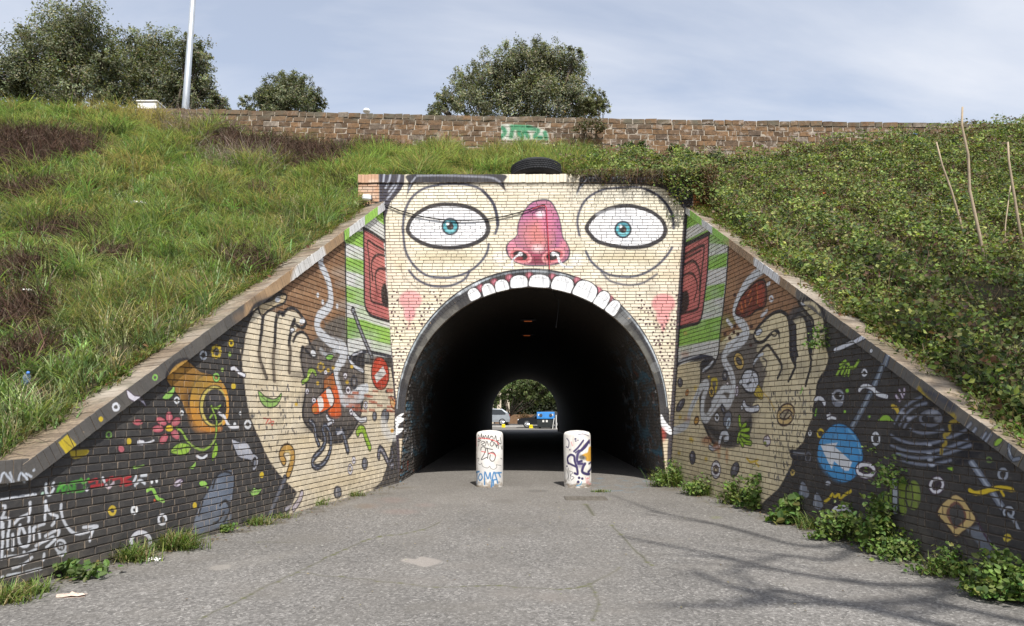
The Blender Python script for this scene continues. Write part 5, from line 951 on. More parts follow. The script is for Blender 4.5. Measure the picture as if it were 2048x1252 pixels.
# ------------------------------------------------------------------ tufa wall on the crest
WY = 20.5; wx0, wx1 = -12.2, 27.0
def wtop(x): return np.interp(x, [-11.3, -5.4, 2.5, 10.35, 15.6, 27], [11.08, 10.88, 10.66, 10.50, 10.41, 10.2])
tw = empty("boundary_wall", loc=(0, WY, 0)); tag(tw, "long brown tufa block wall with pale mortar along the top of the bank", "wall")
ct = Canvas(-.6, 2.4, 9.4, 10.6, 110, lambda x, y: (at_y(x, y, WY)[0], at_y(x, y, WY)[2]), (120, 90, 70))
def paint_tufa():
    c = ct
    c.poly([(984,262),(1000,250),(1020,248),(1034,252),(1060,252),(1078,256),(1092,262),(1098,274),(1086,280),(990,280)], (214,220,210), 2, .9)
    for p in ([(990,272),(994,260),(1004,256),(1010,266),(1000,276)],[(1022,274),(1026,258),(1036,258),(1038,270)],[(1044,276),(1048,262),(1056,274)],[(1062,258),(1076,262),(1070,274),(1082,276)],[(1090,266),(1092,278)]): c.line(p, (60,140,106), 9, 2)
    c.poly([(1022,250),(1062,252),(1060,262),(1026,260)], (66,150,112), 2)
paint_tufa(); IM_T = ct.image("tufa_paint")
def tufa(name, mortar):
    k = NT(name); v = k.coord('Object', tw); g = k.noise(v, 11, 6, .7); b = k.noise(v, .7, 4, .6); sp = k.N.new("ShaderNodeSeparateXYZ"); k.L.new(v, sp.inputs[0])
    ge = k.N.new("ShaderNodeNewGeometry"); oi = k.N.new("ShaderNodeObjectInfo"); rnd = k.math('FRACT', k.math('ADD', k.math('MULTIPLY', oi.outputs['Random'], 5.3), ge.outputs['Random Per Island']))
    if mortar: c = k.mix(k.ramp(g, .35, .7), (.46, .41, .34), (.28, .235, .185))
    else:
        c = k.color(rnd, [(0, (.09, .06, .038)), (.35, (.17, .105, .058)), (.7, (.235, .14, .075)), (.93, (.12, .085, .06)), (1, (.28, .235, .19))]); c = k.mix(k.ramp(g, .45, .7, 0, .75), c, (.055, .04, .03)); c = k.mix(k.math('MULTIPLY', k.ramp(k.noise(v, 3.4, 6, .75, .5), .53, .62, 0, .85), k.ramp(sp.outputs[0], -5, 3, .35, 1)), c, (.36, .31, .265))
        c = k.mix(k.math('MULTIPLY', k.ramp(k.noise(v, 3, 5), .4, .62), k.ramp(k.math('SUBTRACT', sp.outputs[2], k.math('MULTIPLY', sp.outputs[0], -.022)), 10.45, 10.6)), c, (.13, .115, .085))
    cb = k.N.new("ShaderNodeCombineXYZ"); k.put(cb.inputs[0], k.math('DIVIDE', k.math('SUBTRACT', sp.outputs[0], ct.u0), ct.u1-ct.u0)); k.put(cb.inputs[1], k.math('DIVIDE', k.math('SUBTRACT', sp.outputs[2], ct.v0), ct.v1-ct.v0))
    ti = k.N.new("ShaderNodeTexImage"); ti.image = IM_T; ti.extension = 'CLIP'; k.L.new(cb.outputs[0], ti.inputs[0]); c = k.mix(k.math('MULTIPLY', ti.outputs[1], k.ramp(g, .3, .7, 1, .5)), c, ti.outputs[0])
    k.base(c).set(Roughness=.95); k.bump(g, .9, .02); return k.m
M_TB, M_TM = tufa("tufa", False), tufa("tufa_mortar", True)
xs = np.linspace(wx0, wx1, 30); MB().extrude([(wx0, 8.2), (wx1, 8.2)] + [(x, wtop(x)-.03) for x in xs[::-1]], 0, .42).build("mortar_core", M_TM, tw)
rows = []; TH, TL = .172, .385; r = random.Random(12)
for k in range(10):
    x = wx0+(TL/2 if k % 2 else 0)
    while x < wx1-.5:
        l = TL*r.choice((.62, .85, 1, 1, 1, 1.2)); z = wtop(x+l/2)-.085-k*TH
        if z > terrain(x+l/2, WY-.1)-.25: rows.append((x+.013, x+l-.013, z+r.uniform(-.010, .010), (r.uniform(.0, .022) if k else r.uniform(.01, .04))))
        x += l
def block_shape(h, seed):
    r = random.Random(seed); V, P = brick_shape(h, .12, .008, seed); V = V.copy(); V[4:] += np.array([[r.uniform(-.035, .035), r.uniform(-.006, .018), r.uniform(-.014, .014)] for _ in range(8)], np.float32); return V, P
BS = [block_shape(TH-.022, 200+i) for i in range(9)]; bm_ = [make_mesh("tufa_block", V, P, M_TB) for V, P in BS]
fr_ = Frame((0, WY, 0), (1, 0, 0), (0, -1, 0)); sc_ = []
for (a, b, z, e) in rows:
    X, Y, Z = project(((a+b)/2, WY, z)); ok = 0 < X < 2048 and z > terrain((a+b)/2, WY-.2)-.05; sc_.append((b-a)/Z**2*(1 if 800 < X else .9) if ok else -1)
near = set(int(i) for i in np.argsort(-np.array(sc_))[:300] if sc_[i] > 0); VV = []; PP = []; bb = 0
for i, (a, b, z, e) in enumerate(rows):
    s = r.randrange(9)
    if i in near: obj("tufa_block", bm_[s], tw, ((a+b)/2, -.012-e, z), None, (b-a, 1, 1))
    else: W = BS[s][0].copy(); W[:, 0] = W[:, 0]*(b-a)+(a+b)/2; W[:, 1] -= .012+e; W[:, 2] += z; VV.append(W); PP.append(BS[s][1]+bb); bb += len(W)
tag(obj("tufa_field", make_mesh("tufa_field", np.vstack(VV), np.vstack(PP), M_TB), tw), kind='stuff')

# ------------------------------------------------------------------ greenery
def jitter_cols(base, n, dv=.25, dh=.12):
    base = np.asarray(base, float); c = base[rng.integers(0, len(base), n)] if base.ndim == 2 else np.repeat(base[None], n, 0)
    return np.clip(c*(1+rng.normal(0, dv, (n, 1)))*(1+rng.normal(0, dh, (n, 3))), .004, .9)
def blades(P, length, width, lean, cols, droop=.5, up=None):
    """grass blades: bent strips of three segments; P (n,3)"""
    n = len(P); a = rng.uniform(0, 2*np.pi, n); d = np.stack([np.cos(a), np.sin(a), np.zeros(n)], 1)
    if up is not None: d = d + up; d /= np.linalg.norm(d, axis=1, keepdims=True)
    s = np.stack([-d[:, 1], d[:, 0], np.zeros(n)], 1); s /= np.linalg.norm(s, axis=1, keepdims=True)+1e-6; lean = np.asarray(lean)[:, None]; L_ = np.asarray(length)[:, None]; w = np.asarray(width)[:, None]/2
    V = np.empty((n, 7, 3)); ts = (0, .45, .8, 1)
    for i, t in enumerate(ts):
        h = L_*(t*(1-.25*lean)-droop*lean*t**2.2); out = L_*lean*(t**1.5); c = P+d*out+np.array([0, 0, 1.])*h
        if i < 3: ww = w*(1, .85, .5)[i]; V[:, 2*i] = c-s*ww; V[:, 2*i+1] = c+s*ww
        else: V[:, 6] = c
    b = (np.arange(n)*7)[:, None]; tri = np.concatenate([b+np.array([[0, 1, 3]]), b+np.array([[0, 3, 2]]), b+np.array([[2, 3, 5]]), b+np.array([[2, 5, 4]]), b+np.array([[4, 5, 6]])])
    return V.reshape(-1, 3), tri, np.repeat(cols, 7, 0)
def leaves(P, size, cols, nrm=None, aspect=.62, spread=.9, fold=.25, rounded=False):
    """leaves: four-cornered, folded along the midrib"""
    n = len(P); z = rng.normal(0, spread, (n, 3)); z = z + (np.array([0, -.25, 1.0]) if nrm is None else nrm); z /= np.linalg.norm(z, axis=1, keepdims=True)
    t = rng.normal(0, 1, (n, 3)); x = np.cross(t, z); x /= np.linalg.norm(x, axis=1, keepdims=True); y = np.cross(z, x); s = np.asarray(size)[:, None]
    if rounded:
        V = np.empty((n, 8, 3)); O = [(-.5, 0), (-.3, .36), (.05, .46), (.36, .26), (.55, 0), (.36, -.26), (.05, -.46), (-.3, -.36)]
        for i, (a, b_) in enumerate(O): V[:, i] = P+x*s*a+y*s*b_*aspect+z*s*(fold*abs(b_)*aspect-.16*a*a)
        b = (np.arange(n)*8)[:, None]; tri = np.concatenate([b+np.array([q]) for q in ((0,2,1),(0,4,2),(4,3,2),(0,7,6),(0,6,4),(4,6,5))]); return V.reshape(-1, 3), tri, np.repeat(cols, 8, 0)
    V = np.empty((n, 4, 3)); V[:, 0] = P-x*s*.5; V[:, 1] = P+y*s*aspect*.5+z*s*fold*aspect*.5-x*s*.05; V[:, 2] = P+x*s*.5; V[:, 3] = P-y*s*aspect*.5+z*s*fold*aspect*.5-x*s*.05
    b = (np.arange(n)*4)[:, None]; tri = np.concatenate([b+np.array([[0, 2, 1]]), b+np.array([[0, 3, 2]])]); return V.reshape(-1, 3), tri, np.repeat(cols, 4, 0)
def twigs(P, length, width, cols, spread=.7, kink=.3, upv=(0, 0, 1)):
    """thin dead stems: bent flat strips"""
    n = len(P); d = rng.normal(0, spread, (n, 3))+np.array(upv); d /= np.linalg.norm(d, axis=1, keepdims=True); t = rng.normal(0, 1, (n, 3)); s = np.cross(d, t); s /= np.linalg.norm(s, axis=1, keepdims=True); L_ = np.asarray(length)[:, None]; w = np.asarray(width)[:, None]/2
    m = P+d*L_*.55+rng.normal(0, kink*.3, (n, 3))*L_; e = P+d*L_+rng.normal(0, kink*.6, (n, 3))*L_
    V = np.stack([P-s*w, P+s*w, m-s*w*.8, m+s*w*.8, e], 1); b = (np.arange(n)*5)[:, None]; tri = np.concatenate([b+np.array([[0, 1, 3]]), b+np.array([[0, 3, 2]]), b+np.array([[2, 3, 4]])]); return V.reshape(-1, 3), tri, np.repeat(cols, 5, 0)
def join(parts):
    VV = []; PP = []; CC = []; b = 0
    for V, T, Cc in parts: VV.append(V); PP.append(T+b); CC.append(Cc); b += len(V)
    return np.vstack(VV), np.vstack(PP), np.vstack(CC)
def veg(name, parts, mat, parent=None, loc=None):
    V, T, Cc = join(parts); return obj(name, make_mesh(name, V, T, mat, False, Cc), parent, loc)
def near_frame(P, m=450):
    v = P-CAM; z = v @ W_; x = PCX+FPX*(v @ R_)/z; y = PCY-FPX*(v @ U_)/z; return (z > .5) & (x > -m) & (x < 2048+m) & (y > -m) & (y < 1252+m)
def scatter(n, x0, x1, y0, y1):
    """points on the bank, outside walls, in view; denser close up is not needed"""
    x = rng.uniform(x0, x1, n); y = rng.uniform(y0, y1, n)
    okl = (x < np.interp(y, _L[:, 1], _L[:, 0])-.02); okr = (x > np.interp(y, _R[:, 1], _R[:, 0])+.02); back = (y > D0+.55)
    ok = np.where(back, True, okl | okr) & ~((y > WY-.05) & (x > -11.6)); x, y = x[ok], y[ok]; P = np.stack([x, y, terrain(x, y)-.02], 1); return P[near_frame(P)]
def blot(P, spots):
    """1 inside the given patches (x, y, rx, ry on the bank), fading out"""
    f = np.zeros(len(P))
    for (x, y, rx, ry) in spots: f = np.maximum(f, 1-smooth(.6, 1.25, np.hypot((P[:, 0]-x)/rx, (P[:, 1]-y)/ry)+.18*lumps(P[:, 0]*3, P[:, 1]*3)))
    return f
def spot(px, py, rx, ry): p = hit(px, py); return (p[0], p[1], rx, ry)
BROWN = [spot(540, 318, 1.5, .5), spot(660, 310, 1.4, .5), spot(740, 300, 1.2, .45), spot(820, 285, .8, .35), spot(120, 300, 1.2, .6), spot(75, 285, 1.9, .75), spot(20, 320, 1.6, .7), spot(30, 640, .55, .6), spot(20, 560, .6, .7), spot(15, 730, .45, .5), spot(500, 300, 1.1, .7), spot(590, 300, 1.3, .6), spot(700, 292, 1.4, .55), spot(790, 272, 1.0, .5), spot(640, 330, 1.0, .4), spot(450, 285, .7, .7), spot(150, 470, .7, .5), spot(60, 390, .8, .5), spot(520, 395, .4, .35), spot(470, 520, .5, .25), spot(690, 370, .35, .2), spot(520, 540, .35, .2), spot(230, 520, .4, .3)]
def grass_on_bank():
    parts = []; G1 = [(.20, .255, .105), (.135, .18, .072), (.26, .30, .145), (.33, .315, .19), (.085, .115, .05), (.22, .285, .12)]; STRAW = [(.40, .34, .19), (.30, .25, .13), (.36, .30, .18)]
    P = np.vstack([scatter(95000, -19, -2.4, 4.4, 21.5), scatter(26000, -4.2, 2.2, D0+.5, WY)]); br = blot(P, BROWN); keep = rng.random(len(P)) > br*1.0; P = P[keep]; n = len(P)
    tall = .5+.5*smooth(-.6, .8, lumps(P[:, 0]*1.7, P[:, 1]*1.7)*2); dry = smooth(.15, .9, lumps(P[:, 0]*.9+4, P[:, 1]*1.1)*2)
    dist = np.linalg.norm(P-CAM, axis=1); c = jitter_cols(G1, n, .22, .10); dry = np.maximum(dry, blot(P, [spot(230, 228, 2.2, .8), spot(330, 262, 1.0, .6), spot(280, 250, 1.2, .6), spot(270, 345, .8, .5), spot(200, 420, .6, .4), spot(480, 470, .6, .3)])*1.5); st = rng.random(n) < .14+.5*dry; c[st] = jitter_cols(STRAW, int(st.sum()), .2, .08); c *= (.75+.5*rng.random((n, 1)))
    parts.append(blades(P, (.08+.17*rng.random(n))*(.55+.75*tall), np.clip(.0045+.00045*dist, .006, .014)*(.8+.5*rng.random(n)), .25+.6*rng.random(n), c))
    # broad-bladed tussocks
    # tussocks: blades leaning out of a common root
    Tc = np.vstack([scatter(15000, -19, -2.4, 4.4, 21), scatter(5200, -4.2, 2.2, D0+.5, WY)]); Tc = Tc[rng.random(len(Tc)) > blot(Tc, BROWN)*1.02]; m = len(Tc); q = 15; dist = np.repeat(np.linalg.norm(Tc-CAM, axis=1), q); off = np.concatenate([rng.normal(0, .045, (m*q, 2)), np.zeros((m*q, 1))], 1); hh = np.repeat((.28+.42*rng.random(m))*(.5+.9*smooth(-.4, .7, lumps(Tc[:, 0]*1.7, Tc[:, 1]*1.7)*2)), q); wind = np.repeat(rng.normal(0, .5, (m, 2)), q, 0)
    ct_ = np.repeat(jitter_cols(G1, m, .28, .12)*1.1, q, 0); sd = np.repeat(rng.random(m) < .14+.6*blot(Tc, [spot(230, 228, 2.2, .8), spot(300, 256, 1.6, .7), spot(270, 345, .8, .5)]), q); ct_[sd] = jitter_cols(STRAW, int(sd.sum()), .15, .06); ct_ *= (.75+.5*rng.random((m*q, 1)))*np.repeat(.8+.5*rng.random((m, 1)), q, 0)
    parts.append(blades(np.repeat(Tc, q, 0)+off, hh*(.6+.6*rng.random(m*q)), np.clip(.005+.0005*dist, .007, .015), .35+.75*rng.random(m*q), ct_, .55, np.concatenate([off[:, :2]*16+wind, np.zeros((m*q, 1))], 1)))
    T = scatter(1500, -19, -2.6, 4.8, 20); T = T[(rng.random(len(T)) < .75) & (rng.random(len(T)) > blot(T, BROWN))]; T = np.vstack([T]+[np.array([hit(x, y)]) for x, y in ((150,745),(120,760),(175,735),(60,470),(20,520),(560,330),(590,325),(940,290),(965,285),(1010,292),(985,300),(330,520),(400,470),(110,860),(50,840),(310,500))]); k = 26
    Q = np.repeat(T, k, 0); Q = Q+np.concatenate([rng.normal(0, .07, (len(Q), 2)), np.zeros((len(Q), 1))], 1); big = np.repeat(.7+.7*rng.random(len(T)), k)
    parts.append(blades(Q, (.30+.28*rng.random(len(Q)))*big, .013+.010*rng.random(len(Q)), .35+.6*rng.random(len(Q)), jitter_cols([(.22, .31, .115), (.29, .37, .165), (.14, .21, .08)], len(Q), .2, .08)))
    return tag(veg("bank_grass", parts, M_LEAF), kind='stuff')
grass_on_bank()
def brush_on_bank():
    P = scatter(460000, -19, 1.5, 4.4, WY); f = blot(P, BROWN); P = P[rng.random(len(P)) < f*.95]; n = len(P); parts = [twigs(P, .18+.42*rng.random(n), .008+.009*rng.random(n), jitter_cols([(.070, .040, .027), (.095, .054, .036), (.045, .028, .020), (.15, .10, .07)], n, .25, .08), .85, .45)]
    g = scatter(26000, -13, -3.4, 16.0, WY); q = blot(g, [spot(450, 260, 1.5, .9), spot(490, 330, 1.2, .8), spot(350, 440, .8, .5), spot(400, 260, 1.2, .8)]); g = g[rng.random(len(g)) < q*.8]; n = len(g); parts.append(twigs(g, .35+.5*rng.random(n), .006+.006*rng.random(n), jitter_cols([(.30, .25, .20), (.22, .18, .14), (.16, .11, .08)], n, .2, .06), .9, .45))
    return tag(veg("dry_brush", parts, M_DRY), kind='stuff')
brush_on_bank()
def ivy_on_bank():
    parts = []; A = np.vstack([scatter(60000, 3.0, 19, 4.2, 20.4), scatter(4200, 1.0, 5.0, D0+.25, 19)]); m = len(A)
    dark = smooth(.0, .6, lumps(A[:, 0]*2.6+1, A[:, 1]*2.9+2)*2.2); hol = blot(A, [spot(1905, 565, .55, .35), spot(1955, 640, .5, .4), spot(1835, 650, .4, .3), spot(2020, 590, .5, .4), spot(1690, 560, .35, .22), spot(1575, 460, .5, .22), spot(1820, 400, .6, .25), spot(1650, 420, .4, .2), spot(1960, 330, .8, .3), spot(1760, 500, .5, .25), spot(2030, 700, .4, .5)])
    keep = rng.random(m) > np.maximum(dark*.6, hol*.9); A = A[keep]; m = len(A); q = 11
    up = rng.random(m)**1.4*(.12+.46*smooth(-.5, .7, lumps(A[:, 0]*2.6, A[:, 1]*3.1)*2)); A = A+np.stack([np.zeros(m), -.15*up, up], 1); tone = np.exp(rng.normal(0, .30, m)); hue = rng.integers(0, 6, m)
    n = m*q; g = rng.normal(0, 1, (n, 3)); P = np.repeat(A, q, 0)+np.stack([g[:, 0]*.085, g[:, 1]*.075, g[:, 1]*.04+np.abs(g[:, 2])*.045], 1)
    IV = np.array([(.080, .122, .032), (.14, .19, .046), (.23, .275, .072), (.05, .08, .026), (.19, .22, .06), (.12, .165, .042)]); c = IV[np.where(rng.random(n) < .7, np.repeat(hue, q), rng.integers(0, 6, n))]*np.repeat(tone, q)[:, None]*(1+rng.normal(0, .2, (n, 1)))*(1+rng.normal(0, .07, (n, 3))); c = np.clip(c, .01, .5)
    dd = (rng.random(n) < .04) | np.repeat(rng.random(m) < .09+.25*smooth(.2, .7, lumps(A[:, 0]*1.3+7, A[:, 1]*1.6)*2), q); c[dd] = jitter_cols([(.14, .085, .05), (.20, .15, .08), (.09, .06, .04)], int(dd.sum()), .2, .1); yl = rng.random(n) < .05; c[yl] = jitter_cols([(.32, .35, .11)], int(yl.sum()), .15, .08)
    parts.append(leaves(P, .036+.062*rng.random(n)**1.7, c, np.array([0.0, -.55, .8]), .75, .65)); 
    B = scatter(30000, 3.0, 19, 4.2, 20.4); n = len(B); parts.append(twigs(B, .2+.4*rng.random(n), .005+.005*rng.random(n), jitter_cols([(.17, .10, .065), (.28, .21, .14), (.11, .07, .05)], n, .2, .08), .9, .5))
    return tag(veg("bramble_cover", parts, M_LEAF), kind='stuff')
ivy_on_bank()
def rough_grass_right():
    P = scatter(34000, 3.0, 15, 4.2, 20); f = blot(P, [spot(1480, 470, 1.4, .5), spot(1960, 690, 1.0, .8), spot(1990, 800, .8, .5), spot(1830, 620, .7, .6), spot(1560, 560, .9, .3)])+.10*(rng.random(len(P))); P = P[rng.random(len(P)) < f]; n = len(P)
    return tag(veg("rough_grass", [blades(P, .16+.24*rng.random(n), .008+.006*rng.random(n), .3+.6*rng.random(n), jitter_cols([(.10, .16, .045), (.13, .19, .06), (.2, .19, .09)], n, .2, .08))], M_LEAF), kind='stuff')
rough_grass_right()

def coping_fringe():
    """grass and weeds creeping over the inner edges of the copings"""
    parts = []
    for fr, cop, th, lo, hi, n in ((LF, lcop, LTH, -9.6, .0, 5200), (RF, rcop, RTH, .0, 9.6, 12000)):
        u = rng.uniform(lo, hi, n); keep = rng.random(n) < .25+.75*smooth(-.3, .5, np.sin(u*2.3)+.7*np.sin(u*5.1+1)); u = u[keep]; n = len(u); off = -.28-.16*rng.random(n)+(.20 if fr is LF else .30)*(rng.random(n)**2.4)*(np.sin(u*3.7)+np.sin(u*8.3+2) > (.2 if fr is LF else -.6))
        P = np.array([fr.world(a, cop(a)+th, o) for a, o in zip(u, off)]); P[:, 2] += .0; k = rng.random(n) < (.75 if fr is LF else .3)
        m = int(k.sum()); parts.append(blades(P[k], .08+.20*rng.random(m), .007+.006*rng.random(m), .4+.7*rng.random(m), jitter_cols([(.14,.20,.045),(.19,.23,.07),(.10,.14,.04),(.34,.28,.15)], m, .25, .1), .6, fr.n*.7))
        m = int((~k).sum()); parts.append(leaves(P[~k]+np.array([0, 0, .03])+rng.normal(0, .03, (m, 3)), .035+.05*rng.random(m), jitter_cols([(.12,.17,.04),(.17,.21,.06),(.16,.10,.05)], m, .25, .1), fr.n*.3+np.array([0, -.3, .8]), .72, .6))
    tag(veg("edge_weeds", parts, M_LEAF), kind='stuff')
coping_fringe()
# ------------------------------------------------------------------ trees
M_BARK = NT("bark"); _v = M_BARK.coord('Object'); M_BARK.base(M_BARK.mix(M_BARK.noise(M_BARK.mapped(_v, (6, 6, 1.2)), 3, 5, .7), (.045, .035, .026), (.16, .13, .10))).set(Roughness=.95); M_BARK.bump(M_BARK.noise(M_BARK.mapped(_v, (8, 8, 1.5)), 4, 4), .8, .02); M_BARK = M_BARK.m
def tree(name, label, lobes, Y, base_px, cols, n_leaf, leaf, gz=9.2, group=None, trunk_r=.22, sparse=0.0, seed=0):
    r = random.Random(seed); bx = at_y(base_px, 200, Y)[0]; root = empty(name, loc=(bx, Y, gz)); tag(root, label, "tree", group)
    C = []; 
    for (px, py, rp) in lobes:
        y = Y+r.uniform(-.9, .9); c = at_y(px, py, y); C.append((c-np.array([bx, Y, gz]), rp/FPX*y))
    t = MB(); mid = np.mean([c for c, _ in C], 0); fork = Vector((mid[0]*.15, 0, max(.8, mid[2]*.22)))
    t.tube([(0, 0, -.4), (0.03, 0, fork.z*.5), fork], [trunk_r*1.25, trunk_r, trunk_r*.85], 10); t.build("trunk", M_BARK, root, True)
    lb = MB()
    for c, q in C:
        c = Vector(c); m = fork.lerp(c, .5)+Vector((r.uniform(-.3, .3), r.uniform(-.3, .3), -.1*q)); lb.tube([fork, m, c], [trunk_r*.34, trunk_r*.2, trunk_r*.1], 6)
        for i in range(5): e = c+Vector((r.gauss(0, 1), r.gauss(0, 1), r.gauss(0, 1)+.2)).normalized()*q*.9; lb.tube([m.lerp(c, .6), (c+e)/2+Vector((0, 0, .05)), e], [trunk_r*.12, trunk_r*.07, .012], 4)
    lb.build("limbs", M_BARK, root, True)
    w = np.array([q**2 for _, q in C]); w /= w.sum(); n_leaf = int(n_leaf*1.55); leaf *= .80; ncl = n_leaf//44; li = rng.choice(len(C), ncl, p=w); cen = np.array([c for c, _ in C])[li]; rad = np.array([q for _, q in C])[li]
    d = rng.normal(0, 1, (ncl, 3)); d[:, 2] += .15; d /= np.linalg.norm(d, axis=1, keepdims=True); sh = .35+.98*rng.random(ncl)**.8; cl = cen+d*(rad*sh)[:, None]; cl[:, 2] = np.maximum(cl[:, 2], .1)
    tone = np.clip(.82+.28*rng.normal(0, 1, ncl), .45, 1.5); P = np.repeat(cl, 44, 0)+rng.normal(0, .13, (ncl*44, 3))*np.repeat(np.clip(rad, .4, 1.2), 44)[:, None]; c = jitter_cols(cols, len(P), .22, .08)*np.repeat(tone, 44)[:, None]
    nr = np.repeat(d, 44, 0)*.7+np.array([0, -.1, .5]); V, T, Cc = leaves(P, leaf*(.7+.6*rng.random(len(P))), np.clip(c*1.7, .003, .7), nr, .42, .6); obj("crown", make_mesh("crown", V, T, M_LEAF, False, Cc), root); return root
OAK = [(.088, .100, .058), (.115, .126, .074), (.14, .148, .09), (.065, .076, .044), (.18, .175, .11)]
tree("evergreen_tree", "tallest dark evergreen tree at the far left behind the grassy crest", [(160,48,48),(120,70,50),(185,90,46),(70,112,50),(140,120,62),(25,145,52),(95,160,62),(190,140,48),(-35,165,60),(150,180,55),(40,190,50),(205,120,22),(50,70,20)], 28, 130, OAK, 34000, .16, 9.9, None, .3, 0, 1)
tree("evergreen_tree", "broad dark evergreen tree right behind the tall lamp pole", [(262,98,36),(318,104,40),(378,98,34),(402,120,26),(250,150,46),(310,155,52),(375,160,48),(402,185,36),(428,206,24),(340,200,48),(270,195,40),(215,185,36),(445,215,14)], 30, 320, OAK, 30000, .16, 9.6, None, .3, 0, 2)
tree("evergreen_tree", "small round evergreen bush-like tree just right of the lamp pole, low behind the wall", [(580,170,24),(600,178,26),(556,186,28),(530,202,24),(622,202,24),(580,208,38),(494,212,16),(636,214,14),(548,214,26)], 36, 575, OAK, 16000, .17, 9.5, None, .22, 0, 3)
tree("evergreen_tree", "wide rounded evergreen tree standing alone above the middle of the tufa wall", [(1075,112,30),(1030,118,32),(1110,120,32),(1148,118,20),(985,140,34),(1060,150,50),(1120,155,46),(940,165,32),(1000,185,48),(1150,190,36),(915,195,34),(885,216,24),(1085,205,54),(955,215,40),(1030,215,48),(1160,215,30),(872,224,14)], 30, 1045, [(.105,.115,.072),(.13,.14,.09),(.155,.16,.10),(.075,.085,.052),(.195,.185,.12)], 38000, .15, 9.4, None, .3, 0, 4)
tree("young_tree", "thin pale sapling at the right edge of the tree above the wall", [(1178,208,16),(1196,200,14),(1206,214,12),(1186,222,16)], 29, 1190, [(.12,.13,.06),(.15,.15,.08)], 2600, .14, 9.4, None, .06, 0, 5)

# bare tree standing off to the right, whose boughs shade the road
def shade_tree():
    root = empty("bare_tree", loc=(9.2, -7.5, 0)); tag(root, "bare tree beside the road on the right, its boughs reaching over the asphalt", "tree"); r = random.Random(6); t = MB(); t.tube([(0, 0, -.2), (-.1, .1, 3), (-.3, .2, 9.4)], [.34, .28, .22], 10); t.build("trunk", M_BARK, root, True); b = MB()
    for shade, h in (([(2010,1168),(1850,1172),(1700,1163),(1560,1140),(1420,1108),(1240,1072)], 15.5), ([(1995,1184),(1860,1200),(1750,1210),(1600,1203),(1480,1180),(1385,1138)], 14.5), ([(1800,1092),(1700,1086),(1600,1092),(1450,1052),(1300,1022)], 16.5), ([(1600,1190),(1540,1198),(1460,1212),(1330,1208)], 14), ([(1780,1100),(1660,1120),(1560,1112),(1440,1150)], 16), ([(1960,1225),(1900,1215),(1800,1235)], 14)):
        P = [np.array(ground(x, y))+np.array(SUN_DIR)*(h-.12*k)/SUN_DIR.z for k, (x, y) in enumerate(shade)]; P = [Vector(p)-root.location for p in P]; st = Vector((-.3, .2, 9.3)); P = [st, st.lerp(P[0], .55)+Vector((0, 0, .9))]+P; Q = [Vector(p) for p in spline([tuple(p) for p in P], False, 4)]; n = len(Q)
        b.tube(Q, [.105*(1-.8*(k/(n-1))**.8)+.012 for k in range(n)], 7)
        for k in range(8, n-1, 3):
            d = (Q[k+1]-Q[k]).normalized(); e = Q[k]+d*r.uniform(.5, 1.0)+Vector((r.gauss(0, .45), r.gauss(0, .45), r.uniform(.2, .9))); b.tube([Q[k], Q[k].lerp(e, .5)+Vector((0, 0, .08)), e], [.035, .024, .01], 5)
    lf = []
    for (px, py, q) in ((1900, 570, .9), (1965, 650, .8), (1830, 660, .7), (2030, 590, 1.0), (2000, 760, .7), (1760, 560, .6)):      # leafy boughs over the bank's right end
        g = hit(px, py); c = Vector(g+np.array(SUN_DIR)*(13.5-g[2])/SUN_DIR.z)-root.location; st = Vector((-.3, .2, 9.3)); mid = st.lerp(c, .5)+Vector((0, 0, .8)); b.tube([st, mid, c], [.11, .08, .03], 7)
        for i in range(9): e = c+Vector((r.gauss(0, q*.8), r.gauss(0, q*.8), r.gauss(0, .4))); b.tube([mid.lerp(c, .7), (c+e)/2, e], [.03, .02, .008], 4); lf += [tuple(c.lerp(e, r.random())) for _ in range(34)]
    b.build("boughs", M_BARK, root, True); P = np.repeat(np.array(lf), 3, 0); P = P+rng.normal(0, .16, P.shape); V, T, Cc = leaves(P, .09+.06*rng.random(len(P)), jitter_cols([(.09,.12,.04)], len(P))); obj("leaves", make_mesh("leaves", V, T, M_LEAF, False, Cc), root)
shade_tree()

# ------------------------------------------------------------------ plants at the foot of the walls and on them
BROAD = [(.10,.16,.036),(.135,.20,.045),(.08,.13,.032),(.18,.24,.065)]
def weed(px, py, w, h, label, kind="leafy", n=500, leaf=.07, z=None, cols=BROAD, d=None, at=None, cat="weed", name=None):
    base = np.array(at) if at is not None else ground(px, py); parts = []; d = d or w*.55
    if kind in ("leafy", "mixed"):
        ns = max(5, int(w*34)); S = np.stack([rng.uniform(-w/2, w/2, ns), rng.uniform(-d/2, d/2, ns), np.zeros(ns)], 1); hh = h*(1-.75*np.abs(S[:, 0]/(w/2))**2)*(.45+.6*rng.random(ns))
        i = rng.integers(0, ns, n); t = rng.random(n)**.8; P = S[i]+np.stack([rng.normal(0, .045+.03*leaf/.07, n), rng.normal(0, .05, n), hh[i]*t+.02], 1)
        parts.append(leaves(P, leaf*(.5+.8*rng.random(n)), jitter_cols(cols, n, .25, .1), np.array([0, -.5, .8]), .78, .6, .25, leaf > .052)); parts.append(twigs(S, hh, np.full(ns, .006), jitter_cols([(.09,.12,.04),(.12,.09,.05)], ns), .12, .15))
    if kind in ("grass", "mixed"):
        m = n if kind == "grass" else n//2; S = np.stack([rng.normal(0, w/4, m), rng.normal(0, d/4, m), np.zeros(m)], 1); parts.append(blades(S, h*(.5+.6*rng.random(m)), .007+.006*rng.random(m), .35+.7*rng.random(m), jitter_cols([(.14,.21,.045),(.18,.24,.06),(.10,.16,.04),(.28,.25,.12)], m, .2, .08)))
    return tag(veg(name or ("grass_tuft" if kind == "grass" else "weed"), parts, M_LEAF, None, tuple(base)), label, "grass tuft" if kind == "grass" else cat)
